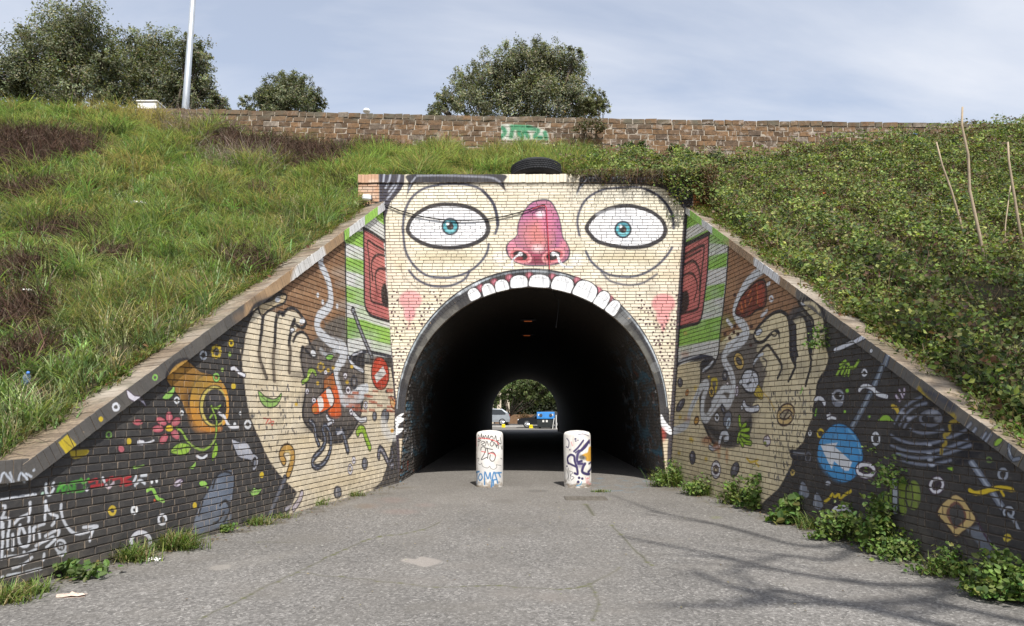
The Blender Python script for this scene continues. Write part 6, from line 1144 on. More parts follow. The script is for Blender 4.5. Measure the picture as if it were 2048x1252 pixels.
for a in (
    (1352, 972, .85, .62, "bushy green weed at the foot of the right wing just outside the tunnel mouth", "mixed", 900, .055), (1412, 990, .75, .42, "low green weed between the bush by the tunnel mouth and bare cream brick", "mixed", 500, .06),
    (1492, 1008, .7, .62, "leafy weed with a grassy skirt below the painted face on the right wing", "mixed", 800, .06), (1545, 1020, .85, .80, "tallest dark nettle clump at the cream edge of the right wing", "leafy", 1300, .075), (1606, 1046, .6, .42, "broad-leaved weed under the two painted grey drops", "leafy", 600, .10), (1632, 1058, .45, .34, "pale long-bladed grass tuft beside the broad-leaved weed on the right", "grass", 220, .06),
    (1700, 1082, .75, .46, "spreading weed covering the foot of the painted white arch", "leafy", 1000, .06), (1768, 1105, .65, .66, "upright bushy weed below the painted green lamp", "leafy", 1300, .06), (1820, 1122, .5, .42, "low rounded weed between the green lamp and the tan ring painting", "leafy", 800, .05), (1896, 1150, .5, .30, "small grassy weed below the painted tan ring", "mixed", 420, .05), (2012, 1198, .5, .46, "dark leafy weed at the right edge of the road", "leafy", 900, .055), (2050, 1210, .4, .40, "last weed half out of view at the lower right corner", "leafy", 500, .055)): weed(*a)
for a in (
    (14, 1204, .40, .26, "grass tuft at the lower left corner under the white tag", "grass", 260), (62, 1186, .34, .22, "thin grass tuft under the white tag letters", "grass", 150), (262, 1122, .46, .32, "tall bright grass tuft in front of the painted white arc on the left wing", "grass", 320), (345, 1098, .55, .36, "thick rounded grass tuft left of the painted blue-grey shape", "grass", 620), (512, 1049, .50, .22, "grass tuft below the painted grey pole on the left wing", "grass", 260), (566, 1036, .3, .14, "sparse grass near the foot of the grey pole", "grass", 90), (630, 1010, .42, .26, "grass tuft against the cream brick beside a dark painted oval", "grass", 220), (703, 992, .46, .17, "low grass tuft nearest the tunnel on the left", "grass", 220), (458, 1066, .26, .14, "tiny green weed at the wall foot under the blue-grey shape", "leafy", 90, .05), (1200, 984, .30, .10, "small grass tuft growing beside the right bollard", "grass", 120)): weed(*a)
weed(150, 1153, .50, .20, "broad-leaved green plant against the left wing below a painted ring", "leafy", 190, .075, cols=[(.10,.165,.045),(.13,.20,.06),(.085,.14,.04)])
def wall_weed(fr, px, py, w, h, label, n, leaf): p = on_plane(px, py, fr.O+fr.n*.05, fr.n); weed(0, 0, w, h, label, "leafy", n, leaf, at=p, d=.16, name="wall_plant", cat="plant")
wall_weed(RF, 1647, 700, .30, .40, "small plant growing out of the right wing on the painted wrist", 260, .05); wall_weed(RF, 1792, 976, .34, .42, "plant sprouting from the right wing just above the painted green lamp", 300, .05); wall_weed(PF, 1345, 438, .10, .09, "tiny plant on the portal beside the right eye", 40, .04); wall_weed(RF, 1748, 908, .1, .1, "tiny sprig on the right wing under the painted white ring", 30, .035)
def overhang():      # brambles hanging over the portal's right corner
    parts = []; X0, X1 = at_y(1135, 340, D0)[0], at_y(1412, 340, D0)[0]
    for n, dr, c in ((7000, 0, 0), (2600, 1, 0), (1500, 1, 1)):
        t = rng.random(n)**.8; x = X0+(X1-X0)*t
        if dr == 0: y = D0+.1+rng.random(n)*1.6; z = PTOP-.03+rng.random(n)**1.4*(.30+.25*lumps(x*3, y*3)**2)+np.maximum(0, y-D0-.5)*.42
        else:
            mass = smooth(.58, .80, t)*(1-smooth(.93, 1.0, t)); y = D0-.07-rng.random(n)*(.10+.28*mass); k = rng.random(n)**1.5; z = PTOP+.08-k*(.14+.52*mass+.25*(np.sin(x*11)*.5+.5)*(t > .25)); keep = rng.random(n) < (.16+mass if not c else .35); x, y, z = x[keep], y[keep], z[keep]
        P = np.stack([x, y, z], 1); m = len(P); col = jitter_cols([(.20,.15,.07),(.14,.085,.045),(.26,.22,.11)] if c else [(.12,.17,.04),(.17,.22,.055),(.085,.125,.035),(.22,.25,.07)], m, .25, .1); parts.append(leaves(P, (.035 if c else .045)+.06*rng.random(m)**1.5, col, np.array([0, -.6, .7]), .72, .6))
    m = 900; x = X0+(X1-X0)*rng.random(m)**.7; parts.append(twigs(np.stack([x, D0-.08-.2*rng.random(m), PTOP+.1-.1*rng.random(m)], 1), .12+.42*rng.random(m), np.full(m, .007), jitter_cols([(.13,.08,.05),(.09,.07,.045)], m), .35, .5, (0, -.15, -1)))
    m = 1500; x = at_y(1380, 340, D0)[0]+.15+rng.random(m)*.42; parts.append(leaves(np.stack([x, D0-.05-rng.random(m)*.25, PTOP-.7+rng.random(m)*.85], 1), .03+.04*rng.random(m), jitter_cols([(.12,.06,.035),(.09,.09,.03),(.16,.1,.05)], m, .25, .1), np.array([0, -.7, .5]), .6, .6))
    tag(veg("bramble", parts, M_LEAF), "green bramble spilling over the right corner of the portal and its painted brow", "bramble")
overhang()
def shrub(px, py, w, h, label, Y=None, cols=((.05,.08,.03),(.075,.10,.04)), n=700, leaf=.07):
    p = hit(px, py) if Y is None else np.array([*at_y(px, py, Y)]); weed(0, 0, w, h, label, "leafy", n, leaf, at=p, cols=list(cols), name="shrub", cat="shrub")
shrub(1440, 336, .8, .55, "dark shrub at the wall foot above the right wing's top end"); shrub(1530, 345, 1.0, .55, "low rounded shrub against the tufa wall, right of the dark one"); shrub(1484, 338, .5, .3, "little grey-green shrub between two larger ones at the wall foot")
shrub(1352, 300, .32, .25, "tuft sprouting from the tufa wall above the bramble", 20.35, n=200); shrub(1256, 296, .3, .2, "leaf tuft on the tufa wall, leftmost of two small ones", 20.35, n=160); shrub(1282, 296, .28, .2, "leaf tuft on the tufa wall, second of two small ones", 20.35, n=160); shrub(1680, 312, .6, .4, "pale shrub where the bramble slope meets the tufa wall on the right")
shrub(1180, 262, .9, .5, "reddish weedy shrub at the wall foot right of the green graffiti", 20.1, [(.09,.10,.04),(.12,.09,.05)], 800, .06)

# ------------------------------------------------------------------ bollards, tyre, lamp, cables, pole
M_WHITEP = plain("white_paint", (.78, .77, .74), .6, .15, 3, 0, .15)
def bollard_paint(side):
    bx, by = (978, 975) if side == 0 else (1157.5, 976); b = ground(bx, by); R0 = .282; b = b+np.array([0, R0*.9, 0])
    uv = lambda x, y: (lambda s: (math.asin(max(-.99, min(.99, s)))*R0, at_y(x, y, b[1]-R0*math.cos(math.asin(max(-.99, min(.99, s)))))[2]))(((at_y(x, y, b[1])[0]-b[0])/R0))
    c = Canvas(-.46, .46, -.03, 1.24, 420, uv, (226, 223, 218)); r = random.Random(side+1)
    for i in range(70): c.oval(bx+r.uniform(-27, 27), r.uniform(866, 975), r.uniform(2, 9), r.uniform(2, 8), r.choice([(214,209,202),(236,235,232),(200,194,186)]), 0, 3, .4)
    for i in range(70): c.oval(bx+r.uniform(-28, 28), 977-abs(r.gauss(0, 6)), r.uniform(1, 5), r.uniform(.8, 3), r.choice([(140,124,108),(112,100,86),(160,148,132)]), 0, 1.2, .55)
    for i in range(16): x = bx+r.uniform(-26, 26); y = r.uniform(866, 890); c.line([(x, y), (x+r.uniform(-1, 1), y+r.uniform(8, 34))], (176,168,158), r.uniform(.6, 1.6), 1, .45)
    z = lambda P: [(930+x/7.314, 840+y/7.314) for x, y in P]
    if side == 0:
        B = (38, 36, 40); RE = (206, 52, 52)
        c.poly(z([(160,560),(190,560),(215,640),(250,640),(300,700),(350,690),(380,700),(420,730),(470,690),(540,660),(560,500),(560,900),(160,800)]), (206,204,204), 2.5, .5, False)
        for P in ([(170,500),(185,560),(210,560),(205,600)],[(205,640),(235,650),(255,630),(262,670),(300,695),(345,700),(370,675),(385,705),(430,722),(470,690),(462,655),(490,660),(530,665)],[(525,560),(545,570)],[(165,420),(172,450)]): c.line(z(P), B, .9, .6)
        for P in ([(200,220),(215,250),(200,290),(235,270),(245,200)],[(250,210),(262,270),(280,230),(290,280),(310,220),(330,280),(350,220),(360,280),(390,230)],[(390,250),(410,240),(420,280),(390,300),(430,300)],[(440,280),(455,230),(470,300),(500,300)],[(520,260),(530,350),(470,310)],[(190,320),(240,300)],[(215,310),(205,380)],[(240,330),(270,310),(300,330),(250,360),(300,380)],[(310,370),(330,310),(350,370)],[(400,310),(375,350),(400,385),(430,350),(410,310)],[(440,330),(470,400)],[(480,340),(470,380),(500,360),(490,420)],[(530,380),(545,430),(550,380)]): c.line(z(P), B, 1.5, .6)
        for P in ([(240,440),(250,400),(290,395),(310,430),(290,500),(248,580),(330,545)],[(330,410),(345,480),(340,565)],[(325,415),(410,432)],[(350,500),(410,470),(450,510),(440,580),(405,605),(372,570),(380,510)]): c.line(z(P), B, 1.7, .6)
        for P in ([(200,265),(300,270),(400,290),(470,320),(500,360)],[(250,460),(310,470)],[(360,485),(420,490),(455,525)],[(170,260),(172,380)]): c.line(z(P), RE, 1.5, .7)
        BLU = (58, 124, 176)
        for P in ([(150,765),(215,755)],[(180,760),(185,850),(178,930)],[(225,790),(205,840),(225,885),(260,850),(250,795),(225,790)],[(295,945),(300,760),(345,860),(375,770),(385,860)],[(395,980),(405,880),(430,765),(465,850),(485,925)],[(400,880),(470,870)],[(445,775),(535,770)],[(495,775),(520,830)],[(420,960),(425,890)]): c.line(z(P), BLU, 2.6, .8)
    else:
        PU = (60, 52, 92)
        for P, w in (([(1480,270),(1510,320),(1500,400),(1475,390)], 2), ([(1580,460),(1640,400),(1715,300)], 4), ([(1600,480),(1650,440)], 3), ([(1690,440),(1800,310),(1810,330)], 5), ([(1800,320),(1740,400),(1650,470),(1625,540),(1630,610),(1690,600)], 5), ([(1500,630),(1490,560),(1530,510),(1580,530),(1590,600),(1620,700),(1630,790),(1590,780)], 4.6), ([(1500,630),(1560,660),(1620,690)], 4), ([(1850,610),(1800,640)], 3), ([(1850,640),(1830,720),(1790,760)], 4), ([(1740,640),(1710,690),(1700,760),(1760,790),(1810,790)], 5.4), ([(1640,640),(1700,640)], 5)): c.line(z(P), PU, w, .9)
        c.poly(z([(1610,480),(1680,460),(1640,560),(1640,640),(1720,620),(1700,700),(1620,680),(1600,560)]), (84,76,112), 2.5, .55)
        for x, y, q in ((1600,278,2),(1605,308,1.6),(1636,298,1.3),(1522,436,1.4),(1652,846,2.8),(1698,858,2.6),(1640,905,2.8),(1484,676,1.6)): c.oval(930+x/7.314, 840+y/7.314, q, q, PU, 0, .6)
        c.line(z([(1690,905),(1670,945),(1620,960)]), (70,150,190), 1.8, .9)
        c.poly(z([(1800,400),(1850,390),(1862,450),(1855,560),(1860,600),(1760,600),(1740,540),(1690,520),(1730,490),(1780,470)]), (206,152,32), 1, .95); c.oval(930+1690/7.314, 840+545/7.314, 6, 5, (40,40,42), 0, 2, .85); c.oval(930+1730/7.314, 840+560/7.314, 4, 4, (60,58,56), 0, 2, .7)
        for P in ([(1485,730),(1500,820),(1490,870)],[(1500,700),(1510,890)],[(1520,740),(1530,860)],[(1530,750),(1565,770),(1530,810),(1580,840),(1540,880)]): c.line(z(P), (40,38,48), 1, .6)
        for P in ([(1750,830),(1760,920)],[(1780,840),(1775,930)],[(1760,860),(1800,850)],[(1810,830),(1800,930),(1840,930)],[(1840,840),(1850,900)],[(1830,270),(1855,330)],[(1815,300),(1850,280)],[(1540,320),(1560,380)]): c.line(z(P), (214,96,104), .9, .7)
        c.line(z([(1640,215),(1720,205),(1800,235)]), PU, 1.4, .6)
    return c, b, R0
def bollard(side, label):
    c, b, R0 = bollard_paint(side); im = c.image("bollard_paint"); k = NT("bollard_paint"); uvn = k.N.new("ShaderNodeUVMap"); ti = k.N.new("ShaderNodeTexImage"); ti.image = im; ti.extension = 'EXTEND'; k.L.new(uvn.outputs[0], ti.inputs[0]); v = k.coord('Object'); f = k.noise(v, 22, 5, .7)
    ch = k.ramp(k.noise(v, 6, 6, .7), .66, .70); k.base(k.mix(ch, k.mix(1.0, ti.outputs[0], k.ramp(f, .3, .7, .9, 1.04), 'MULTIPLY'), (.36, .33, .29))).set(Roughness=.7); k.bump(f, .5, .006)
    prof = [(R0*.97, -.03), (R0*.985, .03), (R0, .07), (R0*1.0, .5), (R0*.995, 1.04), (R0*.96, 1.085), (R0*.86, 1.115), (R0*.5, 1.14), (0.002, 1.15)]; n = 48; V = []; U = []; rr = random.Random(side)
    for (q, z) in prof:
        for i in range(n+1):
            a = -math.pi+2*math.pi*i/n; w = 1+.004*math.sin(5*a+z*9)+.003*math.sin(11*a); V.append((math.sin(a)*q*w, -math.cos(a)*q*w, z)); U.append(((a*R0-c.u0)/(c.u1-c.u0), (z-c.v0)/(c.v1-c.v0)))
    P = [(i*(n+1)+j, i*(n+1)+j+1, (i+1)*(n+1)+j+1, (i+1)*(n+1)+j) for i in range(len(prof)-1) for j in range(n)]
    o = obj("bollard", make_mesh("bollard", np.array(V), P, k.m, True, None, np.array(U)), None, tuple(b)); tag(o, label, "bollard", "concrete bollards in front of the tunnel")
bollard(0, "white concrete bollard with black scrawl and blue TOMA lettering"); bollard(1, "white concrete bollard sprayed with purple loops and a yellow patch")

M_RUB = plain("tyre_rubber", (.028, .029, .032), .75, .35, 9, 0, .3)
def tyre():
    p = at_y(1073, 352, D0+.42); root = empty("old_tyre", loc=(p[0], D0+.50, PTOP-.0)); root.rotation_euler = (math.radians(-3), math.radians(-1.2), .2); tag(root, "worn black lorry tyre lying flat on top of the portal", "tyre"); R1, H = .60, .36
    b = MB(); b.lathe([(.33, .05), (.36, .0), (.50, -.005), (.555, .03), (R1-.012, .07), (R1-.012, H-.07), (.555, H-.03), (.50, H+.005), (.36, H), (.33, H-.05), (.33, .05)], 56); b.build("carcass", M_RUB, root, True); t = MB(); rr = random.Random(2)
    for row, (z, hh) in enumerate(((.085, .045), (.135, .04), (.182, .04), (.229, .04), (.277, .045))):
        for i in range(58):
            a = 2*math.pi*(i+(.5 if row % 2 else 0))/58; t.box(((R1-.006)*math.cos(a), (R1-.006)*math.sin(a), z), (.024, .055, hh-.008), 0, a)
    t.build("tread", M_RUB, root); root.location.z = PTOP+.055
tyre()
M_BLK = plain("black_cable", (.018, .017, .018), .6); M_REDC = plain("red_cable", (.42, .03, .05), .5); M_GALV = plain("galvanised_steel", (.50, .53, .56), .45, .12, 2, .55); M_GLASS = NT("lamp_glass"); M_GLASS.base((.62, .66, .68)).set(Roughness=.12); M_GLASS = M_GLASS.m
fl = at_y(733, 402, D0-.28); root = empty("floodlight", loc=tuple(fl)); root.rotation_euler = (0, 0, .35); tag(root, "small white floodlight standing on the top end of the left coping", "floodlight")
MB().box((0, 0, .08), (.20, .12, .13), .03).build("housing", M_WHITEP, root); MB().box((.0, -.064, .08), (.15, .012, .09), .004).build("glass", M_GLASS, root); MB().tube([(-.06, .02, .0), (-.06, .05, -.06), (.06, .05, -.06), (.06, .02, .0)], .012, 6).build("bracket", M_DMETAL, root); MB().box((.11, .02, .075), (.03, .10, .11), .008).build("gear_box", M_DMETAL, root)
def cable(pts, rad, mat, label, Y=D0-.055):
    P = [tuple(at_y(x, y, Y if len(q) == 0 else q[0])) for x, y, *q in pts]; tag(MB().tube([tuple(p) for p in spline(P, False, 5)], rad, 5).build("cable", mat), label, "cable")
cable([(742,404),(768,408),(800,421),(850,434),(900,440),(950,440),(1000,434),(1045,423),(1078,412),(1090,410)], .014, M_BLK, "black cable sagging across the left eye from floodlight to nose"); cable([(1065,418),(1090,412),(1094,440),(1097,490),(1099,540)], .010, M_REDC, "thin red cable hanging down the painted nose", D0-.075); cable([(1099,538,D0-.09),(1101,560,D0-.09),(1103,578,D0-.06),(1110,592,D0+.3),(1117,602,D0+.5),(1116,625,D0+.5),(1112,655,D0+.5)], .007, M_BLK, "loose cable end dangling from the arch crown into the tunnel")
# lamp pole
Yp = 23.0; pb = at_y(371, 214, Yp); pt = at_y(389, -10, Yp); root = empty("lamp_pole", loc=(pb[0], Yp, 9.3)); tag(root, "tall grey metal lamp pole rising behind the left end of the wall", "lamp pole"); h = pt[2]-9.3
MB().tube([(0, 0, -.2), (0, 0, h*.5), (0, 0, h+2.5)], [.145, .115, .075], 20).build("pole", M_GALV, root, True); MB().box((0, 0, .02), (.4, .4, .04), .008).build("base_plate", M_GALV, root); MB().tube([(0, 0, h+2.4), (.05, -.3, h+2.7), (.1, -1.4, h+2.85)], .04, 8).build("arm", M_GALV, root, True); MB().box((.1, -1.6, h+2.86), (.26, .6, .12), .04).build("lamp_head", M_GALV, root)
p = at_y(302, 212, 21.2); root = empty("white_cabinet", loc=(p[0], 21.2, 9.9)); tag(root, "low white box with a flat lid on the crest left of the lamp pole", "cabinet"); zt = at_y(300, 205, 21.2)[2]-9.9-.05
MB().box((0, 0, zt/2-.03), (.62, .5, zt-.06), .015).build("body", M_WHITEP, root); MB().box((.0, 0, zt-.02), (.70, .58, .045), .012).build("lid", M_WHITEP, root)
p = at_y(733, 224, 20.62); tag(MB().lathe([(.11, 0), (.115, .05), (.08, .10), (.0, .12)], 16).build("dome_light", M_WHITEP, None, True, tuple(p)), "tiny white dome sitting on the tufa wall", "light")
# bare canes on the right slope
M_CANE = plain("dead_cane", (.38, .30, .21), .85, .35, 5, 0, .3, 30)
for pts, w, lab in (([(1972,537),(1958,470),(1945,380),(1936,310),(1927,250),(1925,214)], 9, "tallest bare pale cane on the right slope, rising above the tufa wall"), ([(1934,492),(1920,440),(1900,380),(1885,330),(1873,284)], 7, "shorter leaning bare cane left of the tallest one"), ([(2050,515),(2036,440),(2024,370),(2017,320),(2016,284)], 8, "bare forked cane at the right edge of the slope"), ([(2008,512),(2014,450),(2021,372)], 4.5, "thin dark stem beside the forked cane at the right edge")):
    b = hit(*pts[0]); P = [at_y(x, y, b[1]) for x, y in pts]; P[0][2] -= .1; r0 = w*.35/FPX*b[1]; P = [q+np.array([random.gauss(0, .03), 0, 0])*(0 < i < len(P)-1) for i, q in enumerate(P)]; root_o = MB().tube([tuple(q) for q in P], [r0*(1.1-.5*i/(len(P)-1)) for i in range(len(P))], 7).build("dead_cane", M_CANE, None, True); tag(root_o, lab, "cane", "bare canes on the right slope")

# ------------------------------------------------------------------ small things on the ground and bank
M_IRON = plain("rusty_iron", (.15, .135, .115), .8, .35, 10, .2, .6, 60)
a, b = ground(1131, 997), ground(1212, 997); m = (a+b)/2; ci = empty("iron_cover", loc=(m[0], m[1], 0)); tag(ci, "rusty iron cover plate set flush in the asphalt before the right bollard", "cover")
MB().box((0, 0, .001), (b[0]-a[0], .55, .012), .003).build("plate", M_IRON, ci)
q = MB()
for i in range(7):
    for j in range(4): q.box((-.35+i*.115, -.18+j*.12, .009), (.07, .03, .006))
q.build("ribs", M_IRON, ci)
def crumple(name, x, y, w, d, h, mat, label, cat, z=0, seed=1, at=None):
    r = random.Random(seed); p = ground(x, y) if at is None else at; nx, ny = 9, 6; V = []
    for j in range(ny):
        for i in range(nx):
            u, v = i/(nx-1)-.5, j/(ny-1)-.5; e = 1-max(abs(u), abs(v))*1.2; V.append((u*w*(1+r.uniform(-.14, .14)), v*d*(1+r.uniform(-.2, .2)), max(.004, h*e*r.uniform(.2, 1.1))))
    P = [(j*nx+i, j*nx+i+1, (j+1)*nx+i+1, (j+1)*nx+i) for j in range(ny-1) for i in range(nx-1)]; n = len(V); V += [(x_, y_, .001) for x_, y_, _ in V]; P += [tuple(n+i for i in p)[::-1] for p in P]
    return tag(obj(name, make_mesh(name, np.array(V), P, mat), None, tuple(p), (0, 0, r.uniform(0, .5))), label, cat)
M_PAP = plain("paper", (.74, .73, .70), .8, .1); M_PAPB = plain("dirty_tissue", (.60, .48, .40), .85, .3, 9)
crumple("paper_scrap", 306, 1121, .16, .10, .05, M_PAP, "crumpled white paper lying by the grass at the left wall", "paper"); crumple("tissue", 142, 1193, .22, .08, .045, M_PAPB, "dirty pinkish tissue lying on the asphalt at lower left", "tissue", seed=3)
crumple("paper_scrap", 1800, 1112, .14, .08, .05, M_PAP, "white scrap at the edge of the weeds on the right", "paper", seed=4)
crumple("plastic_bag", 0, 0, .30, .26, .16, M_PAP, "white plastic bag caught in the grass high on the left bank", "bag", at=hit(278, 422)+np.array([0, 0, .12]), seed=5); crumple("plastic_wrapper", 0, 0, .14, .10, .05, M_PAP, "pale wrapper in the dead brush at the left edge", "wrapper", at=hit(52, 612)+np.array([0, 0, .22]), seed=6)
crumple("plastic_wrapper", 0, 0, .16, .12, .06, plain("orange_plastic", (.60, .14, .04), .5), "orange scrap of plastic among the brambles", "wrapper", at=hit(1646, 402)+np.array([0, 0, .16]), seed=7); crumple("plastic_wrapper", 0, 0, .18, .12, .09, plain("blue_plastic", (.05, .16, .45), .5), "blue scrap of plastic high on the bramble slope", "wrapper", at=hit(1830, 283)+np.array([0, 0, .2]), seed=8)
p = hit(47, 806); root = empty("plastic_bottle", loc=(p[0], p[1], p[2]+.24)); root.rotation_euler = (math.radians(62), math.radians(12), math.radians(35)); tag(root, "clear plastic water bottle lying in the grass beside the left coping", "bottle"); M_PET = NT("clear_plastic"); M_PET.base((.66, .72, .78)).set(Roughness=.15); M_PET.b.inputs['Transmission Weight'].default_value = .6; M_PET = M_PET.m
MB().lathe([(.03, -.13), (.036, -.12), (.036, -.03), (.033, 0), (.036, .03), (.036, .09), (.014, .15), (.014, .165)], 14).build("bottle_body", M_PET, root, True); MB().lathe([(.0365, -.03), (.0368, .03)], 14).build("bottle_label", plain("blue_label", (.30, .45, .70), .5), root, True); MB().lathe([(.016, .165), (.016, .185), (0.001, .186)], 12).build("bottle_cap", plain("blue_cap", (.08, .2, .55), .5), root, True)
# yellow flowers in the grass over the portal
fp = []; 
for i in range(34): x, y = random.gauss(852, 16), random.gauss(326, 9); p = hit(x, y); fp.append(p+np.array([0, 0, .30+.08*random.random()]))
fp = np.repeat(np.array(fp), 6, 0)+rng.normal(0, .012, (204, 3)); tag(veg("meadow_flowers", [leaves(fp, np.full(204, .035), jitter_cols([(.55, .42, .03)], 204, .1, .05))], M_LEAF), kind='stuff')

def leaf_litter():
    parts = []
    for a, b, sg in (((800, 967), (0, 1194), 1), ((1338, 968), (2060, 1198), -1)):
        n = 420; A, B = ground(*a), ground(*b); t = rng.random(n); P = A+(B-A)*t[:, None]; P[:, 0] += sg*np.abs(rng.normal(0, .16, n)); P[:, 2] = .012+.012*rng.random(n); parts.append(leaves(P, .025+.035*rng.random(n), jitter_cols([(.16,.10,.055),(.22,.17,.10),(.10,.07,.045),(.14,.16,.06)], n, .25, .1), np.array([0, 0, 2.5]), .6, .4))
    n = 160; P = np.stack([rng.uniform(-3, 4, n), rng.uniform(5.5, 15, n), np.full(n, .012)], 1); parts.append(leaves(P, .018+.02*rng.random(n), jitter_cols([(.20,.14,.08),(.26,.24,.12)], n, .25, .1), np.array([0, 0, 2.5]), .6, .4))
    tag(veg("leaf_litter", parts, M_LEAF), kind='stuff')
leaf_litter()
# ------------------------------------------------------------------ the street beyond the tunnel
def at_g(px, py): return ground(px, py)
M_KERB = plain("kerb_stone", (.42, .41, .39), .85, .2, 4, 0, .3); M_PAVE = plain("pavement", (.22, .21, .20), .9, .25, 3, 0, .3)
tag(MB().box((0, 66.2, .055), (60, 12, .11)).build("pavement", M_PAVE), kind='structure'); tag(MB().box((0, 60.1, .062), (60, .18, .125), .01).build("kerb", M_KERB), kind='structure')
M_RUBF = M_RUB; M_CGLASS = NT("car_glass"); M_CGLASS.base((.03, .035, .04)).set(Roughness=.08); M_CGLASS = M_CGLASS.m; M_CHROME = plain("alloy", (.62, .63, .65), .3, .1, 3, .8); M_HEAD = NT("headlamp"); M_HEAD.base((.7, .72, .74)).set(Roughness=.1); M_HEAD = M_HEAD.m; M_TAIL = plain("tail_lamp", (.35, .02, .02), .3)
def car(loc, paint, label, hatch=False, flip=False):
    """car seen from its side; nose towards -x unless flipped"""
    root = empty("parked_car", loc=loc); tag(root, label, "car", "cars parked along the far kerb"); s = -1 if flip else 1
    if flip: root.rotation_euler = (0, 0, math.pi)
    if hatch: side = [(-1.9,.28),(-1.98,.45),(-1.94,.66),(-1.78,.80),(-1.1,.93),(-.45,1.38),(.2,1.48),(1.2,1.46),(1.72,1.12),(1.86,.92),(1.92,.55),(1.86,.30)]; glass = [(-1.0,.96),(-.42,1.33),(.2,1.42),(1.15,1.40),(1.55,1.08),(1.5,.98)]
    else: side = [(-2.15,.30),(-2.2,.46),(-2.14,.64),(-1.9,.76),(-.95,.86),(-.35,1.30),(.3,1.40),(1.0,1.37),(1.62,1.0),(2.1,.94),(2.2,.6),(2.12,.32)]; glass = [(-.85,.90),(-.30,1.25),(.3,1.34),(.95,1.31),(1.42,1.0),(1.3,.92)]
    def sect(w, lo):  # narrower roof
        return [(x, (-1 if lo else 1)*(w-(.20*max(0, z-.88)/.55)), z) for x, z in side]
    n = len(side); V = sect(.84, True)+sect(.84, False); P = [tuple(range(n)), tuple(range(n, 2*n))[::-1]]+[(i, n+i, n+(i+1) % n, (i+1) % n) for i in range(n)]; MB().add(V, P).build("body", paint, root)
    for y in (-1, 1):
        g = [(x, y*(.845-(.20*max(0, z-.88)/.55)), z) for x, z in glass]; g2 = [(x, yy-y*.02, z) for x, yy, z in g]; m = len(g); o = tuple(range(m)) if y < 0 else tuple(range(m))[::-1]; MB().add(g+g2, [o, tuple(m+i for i in o[::-1])]+[(i, (i+1) % m, m+(i+1) % m, m+i) for i in range(m)]).build("side_window", M_CGLASS, root)
    f = side[4:6]; MB().add([(f[0][0]-.01, -.70, f[0][1]+.02), (f[0][0]-.01, .70, f[0][1]+.02), (f[1][0]-.01, .60, f[1][1]), (f[1][0]-.01, -.60, f[1][1]), (f[0][0]+.03, -.70, f[0][1]), (f[0][0]+.03, .70, f[0][1]), (f[1][0]+.03, .60, f[1][1]-.03), (f[1][0]+.03, -.60, f[1][1]-.03)], [(0,3,2,1),(4,5,6,7),(0,1,5,4),(1,2,6,5),(2,3,7,6),(3,0,4,7)]).build("windscreen", M_CGLASS, root)
    for x in ((-1.28, 1.22) if hatch else (-1.38, 1.32)):
        for y in (-.76, .76):
            w = MB(); w.lathe([(.2, -.1), (.30, -.09), (.31, 0), (.30, .09), (.2, .1)], 24, (0, 0, 0), 'y'); wo = w.build("wheel", M_RUBF, root, True, (x, y, .31)); k = MB(); k.lathe([(.05, -.115), (.06, -.11), (.06, .11), (.05, .115)], 10, (0, 0, 0), 'y')
            for i in range(6): a = i*math.pi/3; k.tube([(.05*math.cos(a), -.105*(1 if y < 0 else -1), .05*math.sin(a)), (.19*math.cos(a), -.10*(1 if y < 0 else -1), .19*math.sin(a))], .026, 5)
            k.lathe([(.19, -.105), (.215, -.105), (.215, .105), (.19, .105)], 24, (0, 0, 0), 'y'); k.build("rim", M_CHROME, wo)
    for y in (-.6, .6): MB().box((side[2][0]+.03, y, side[2][1]), (.10, .34, .13), .02).build("headlight", M_HEAD, root); MB().box((side[-3][0]-.01, y, side[-3][1]-.04), (.08, .28, .16), .02).build("tail_light", M_TAIL, root)
    MB().box((0, -.86, .62), (.16, .03, .03), .008).build("door_handle", M_DMETAL, root); MB().box((side[4][0]+.35, -.9, .95), (.16, .14, .11), .03).build("wing_mirror", paint, root)
blk = at_g(1054, 856); car((blk[0]+1.38, 58.6, 0), plain("black_car_paint", (.02, .021, .024), .25, .1, 2), "black saloon parked half behind the blue-lidded bin beyond the tunnel")
sil = at_y(1001, 850, 62.4); car((sil[0]-1.05, 62.4, .11), plain("silver_car_paint", (.36, .39, .42), .3, .1, 2, .4), "silver hatchback parked at the left edge of the view through the tunnel", True)
# bin
bx0, bx1 = at_y(1074, 850, 55.6)[0], at_y(1109, 850, 55.6)[0]; bw = bx1-bx0; root = empty("waste_bin", loc=((bx0+bx1)/2, 55.9, 0)); tag(root, "dark waste container with a blue lid seen through the tunnel", "bin"); M_BIN = plain("dark_bin", (.045, .05, .052), .6, .2, 6); M_BLUE = plain("blue_lid", (.03, .20, .52), .45, .12, 4)
b = MB(); b.add([(-bw*.46,-.38,.12),(bw*.46,-.38,.12),(bw*.46,.38,.12),(-bw*.46,.38,.12),(-bw*.5,-.46,.78),(bw*.5,-.46,.78),(bw*.5,.46,.78),(-bw*.5,.46,.78)], [(0,3,2,1),(4,5,6,7),(0,1,5,4),(1,2,6,5),(2,3,7,6),(3,0,4,7)]); b.build("bin_body", M_BIN, root)
ri = MB()
for i in range(12): ri.box((-bw*.42+i*bw*.84/11, -.435, .44), (.02, .03, .56))
ri.build("ribs", M_BIN, root)
MB().extrude([(-.50, .78), (-.50, .86), (-.40, 1.26), (-.1, 1.33), (.3, 1.3), (.48, .86), (.48, .78)], -bw*.5, bw*.5).build("lid", M_BLUE, root, False, None, (0, 0, math.pi/2))
for x in (-.42, .42): MB().lathe([(.001, -.012), (.13, -.01), (.13, .02)], 16, (0, 0, 0), 'y').build("bin_port", M_DMETAL, root, False, (x*bw/1.5, -.475, 1.06), (math.radians(-14), 0, 0))
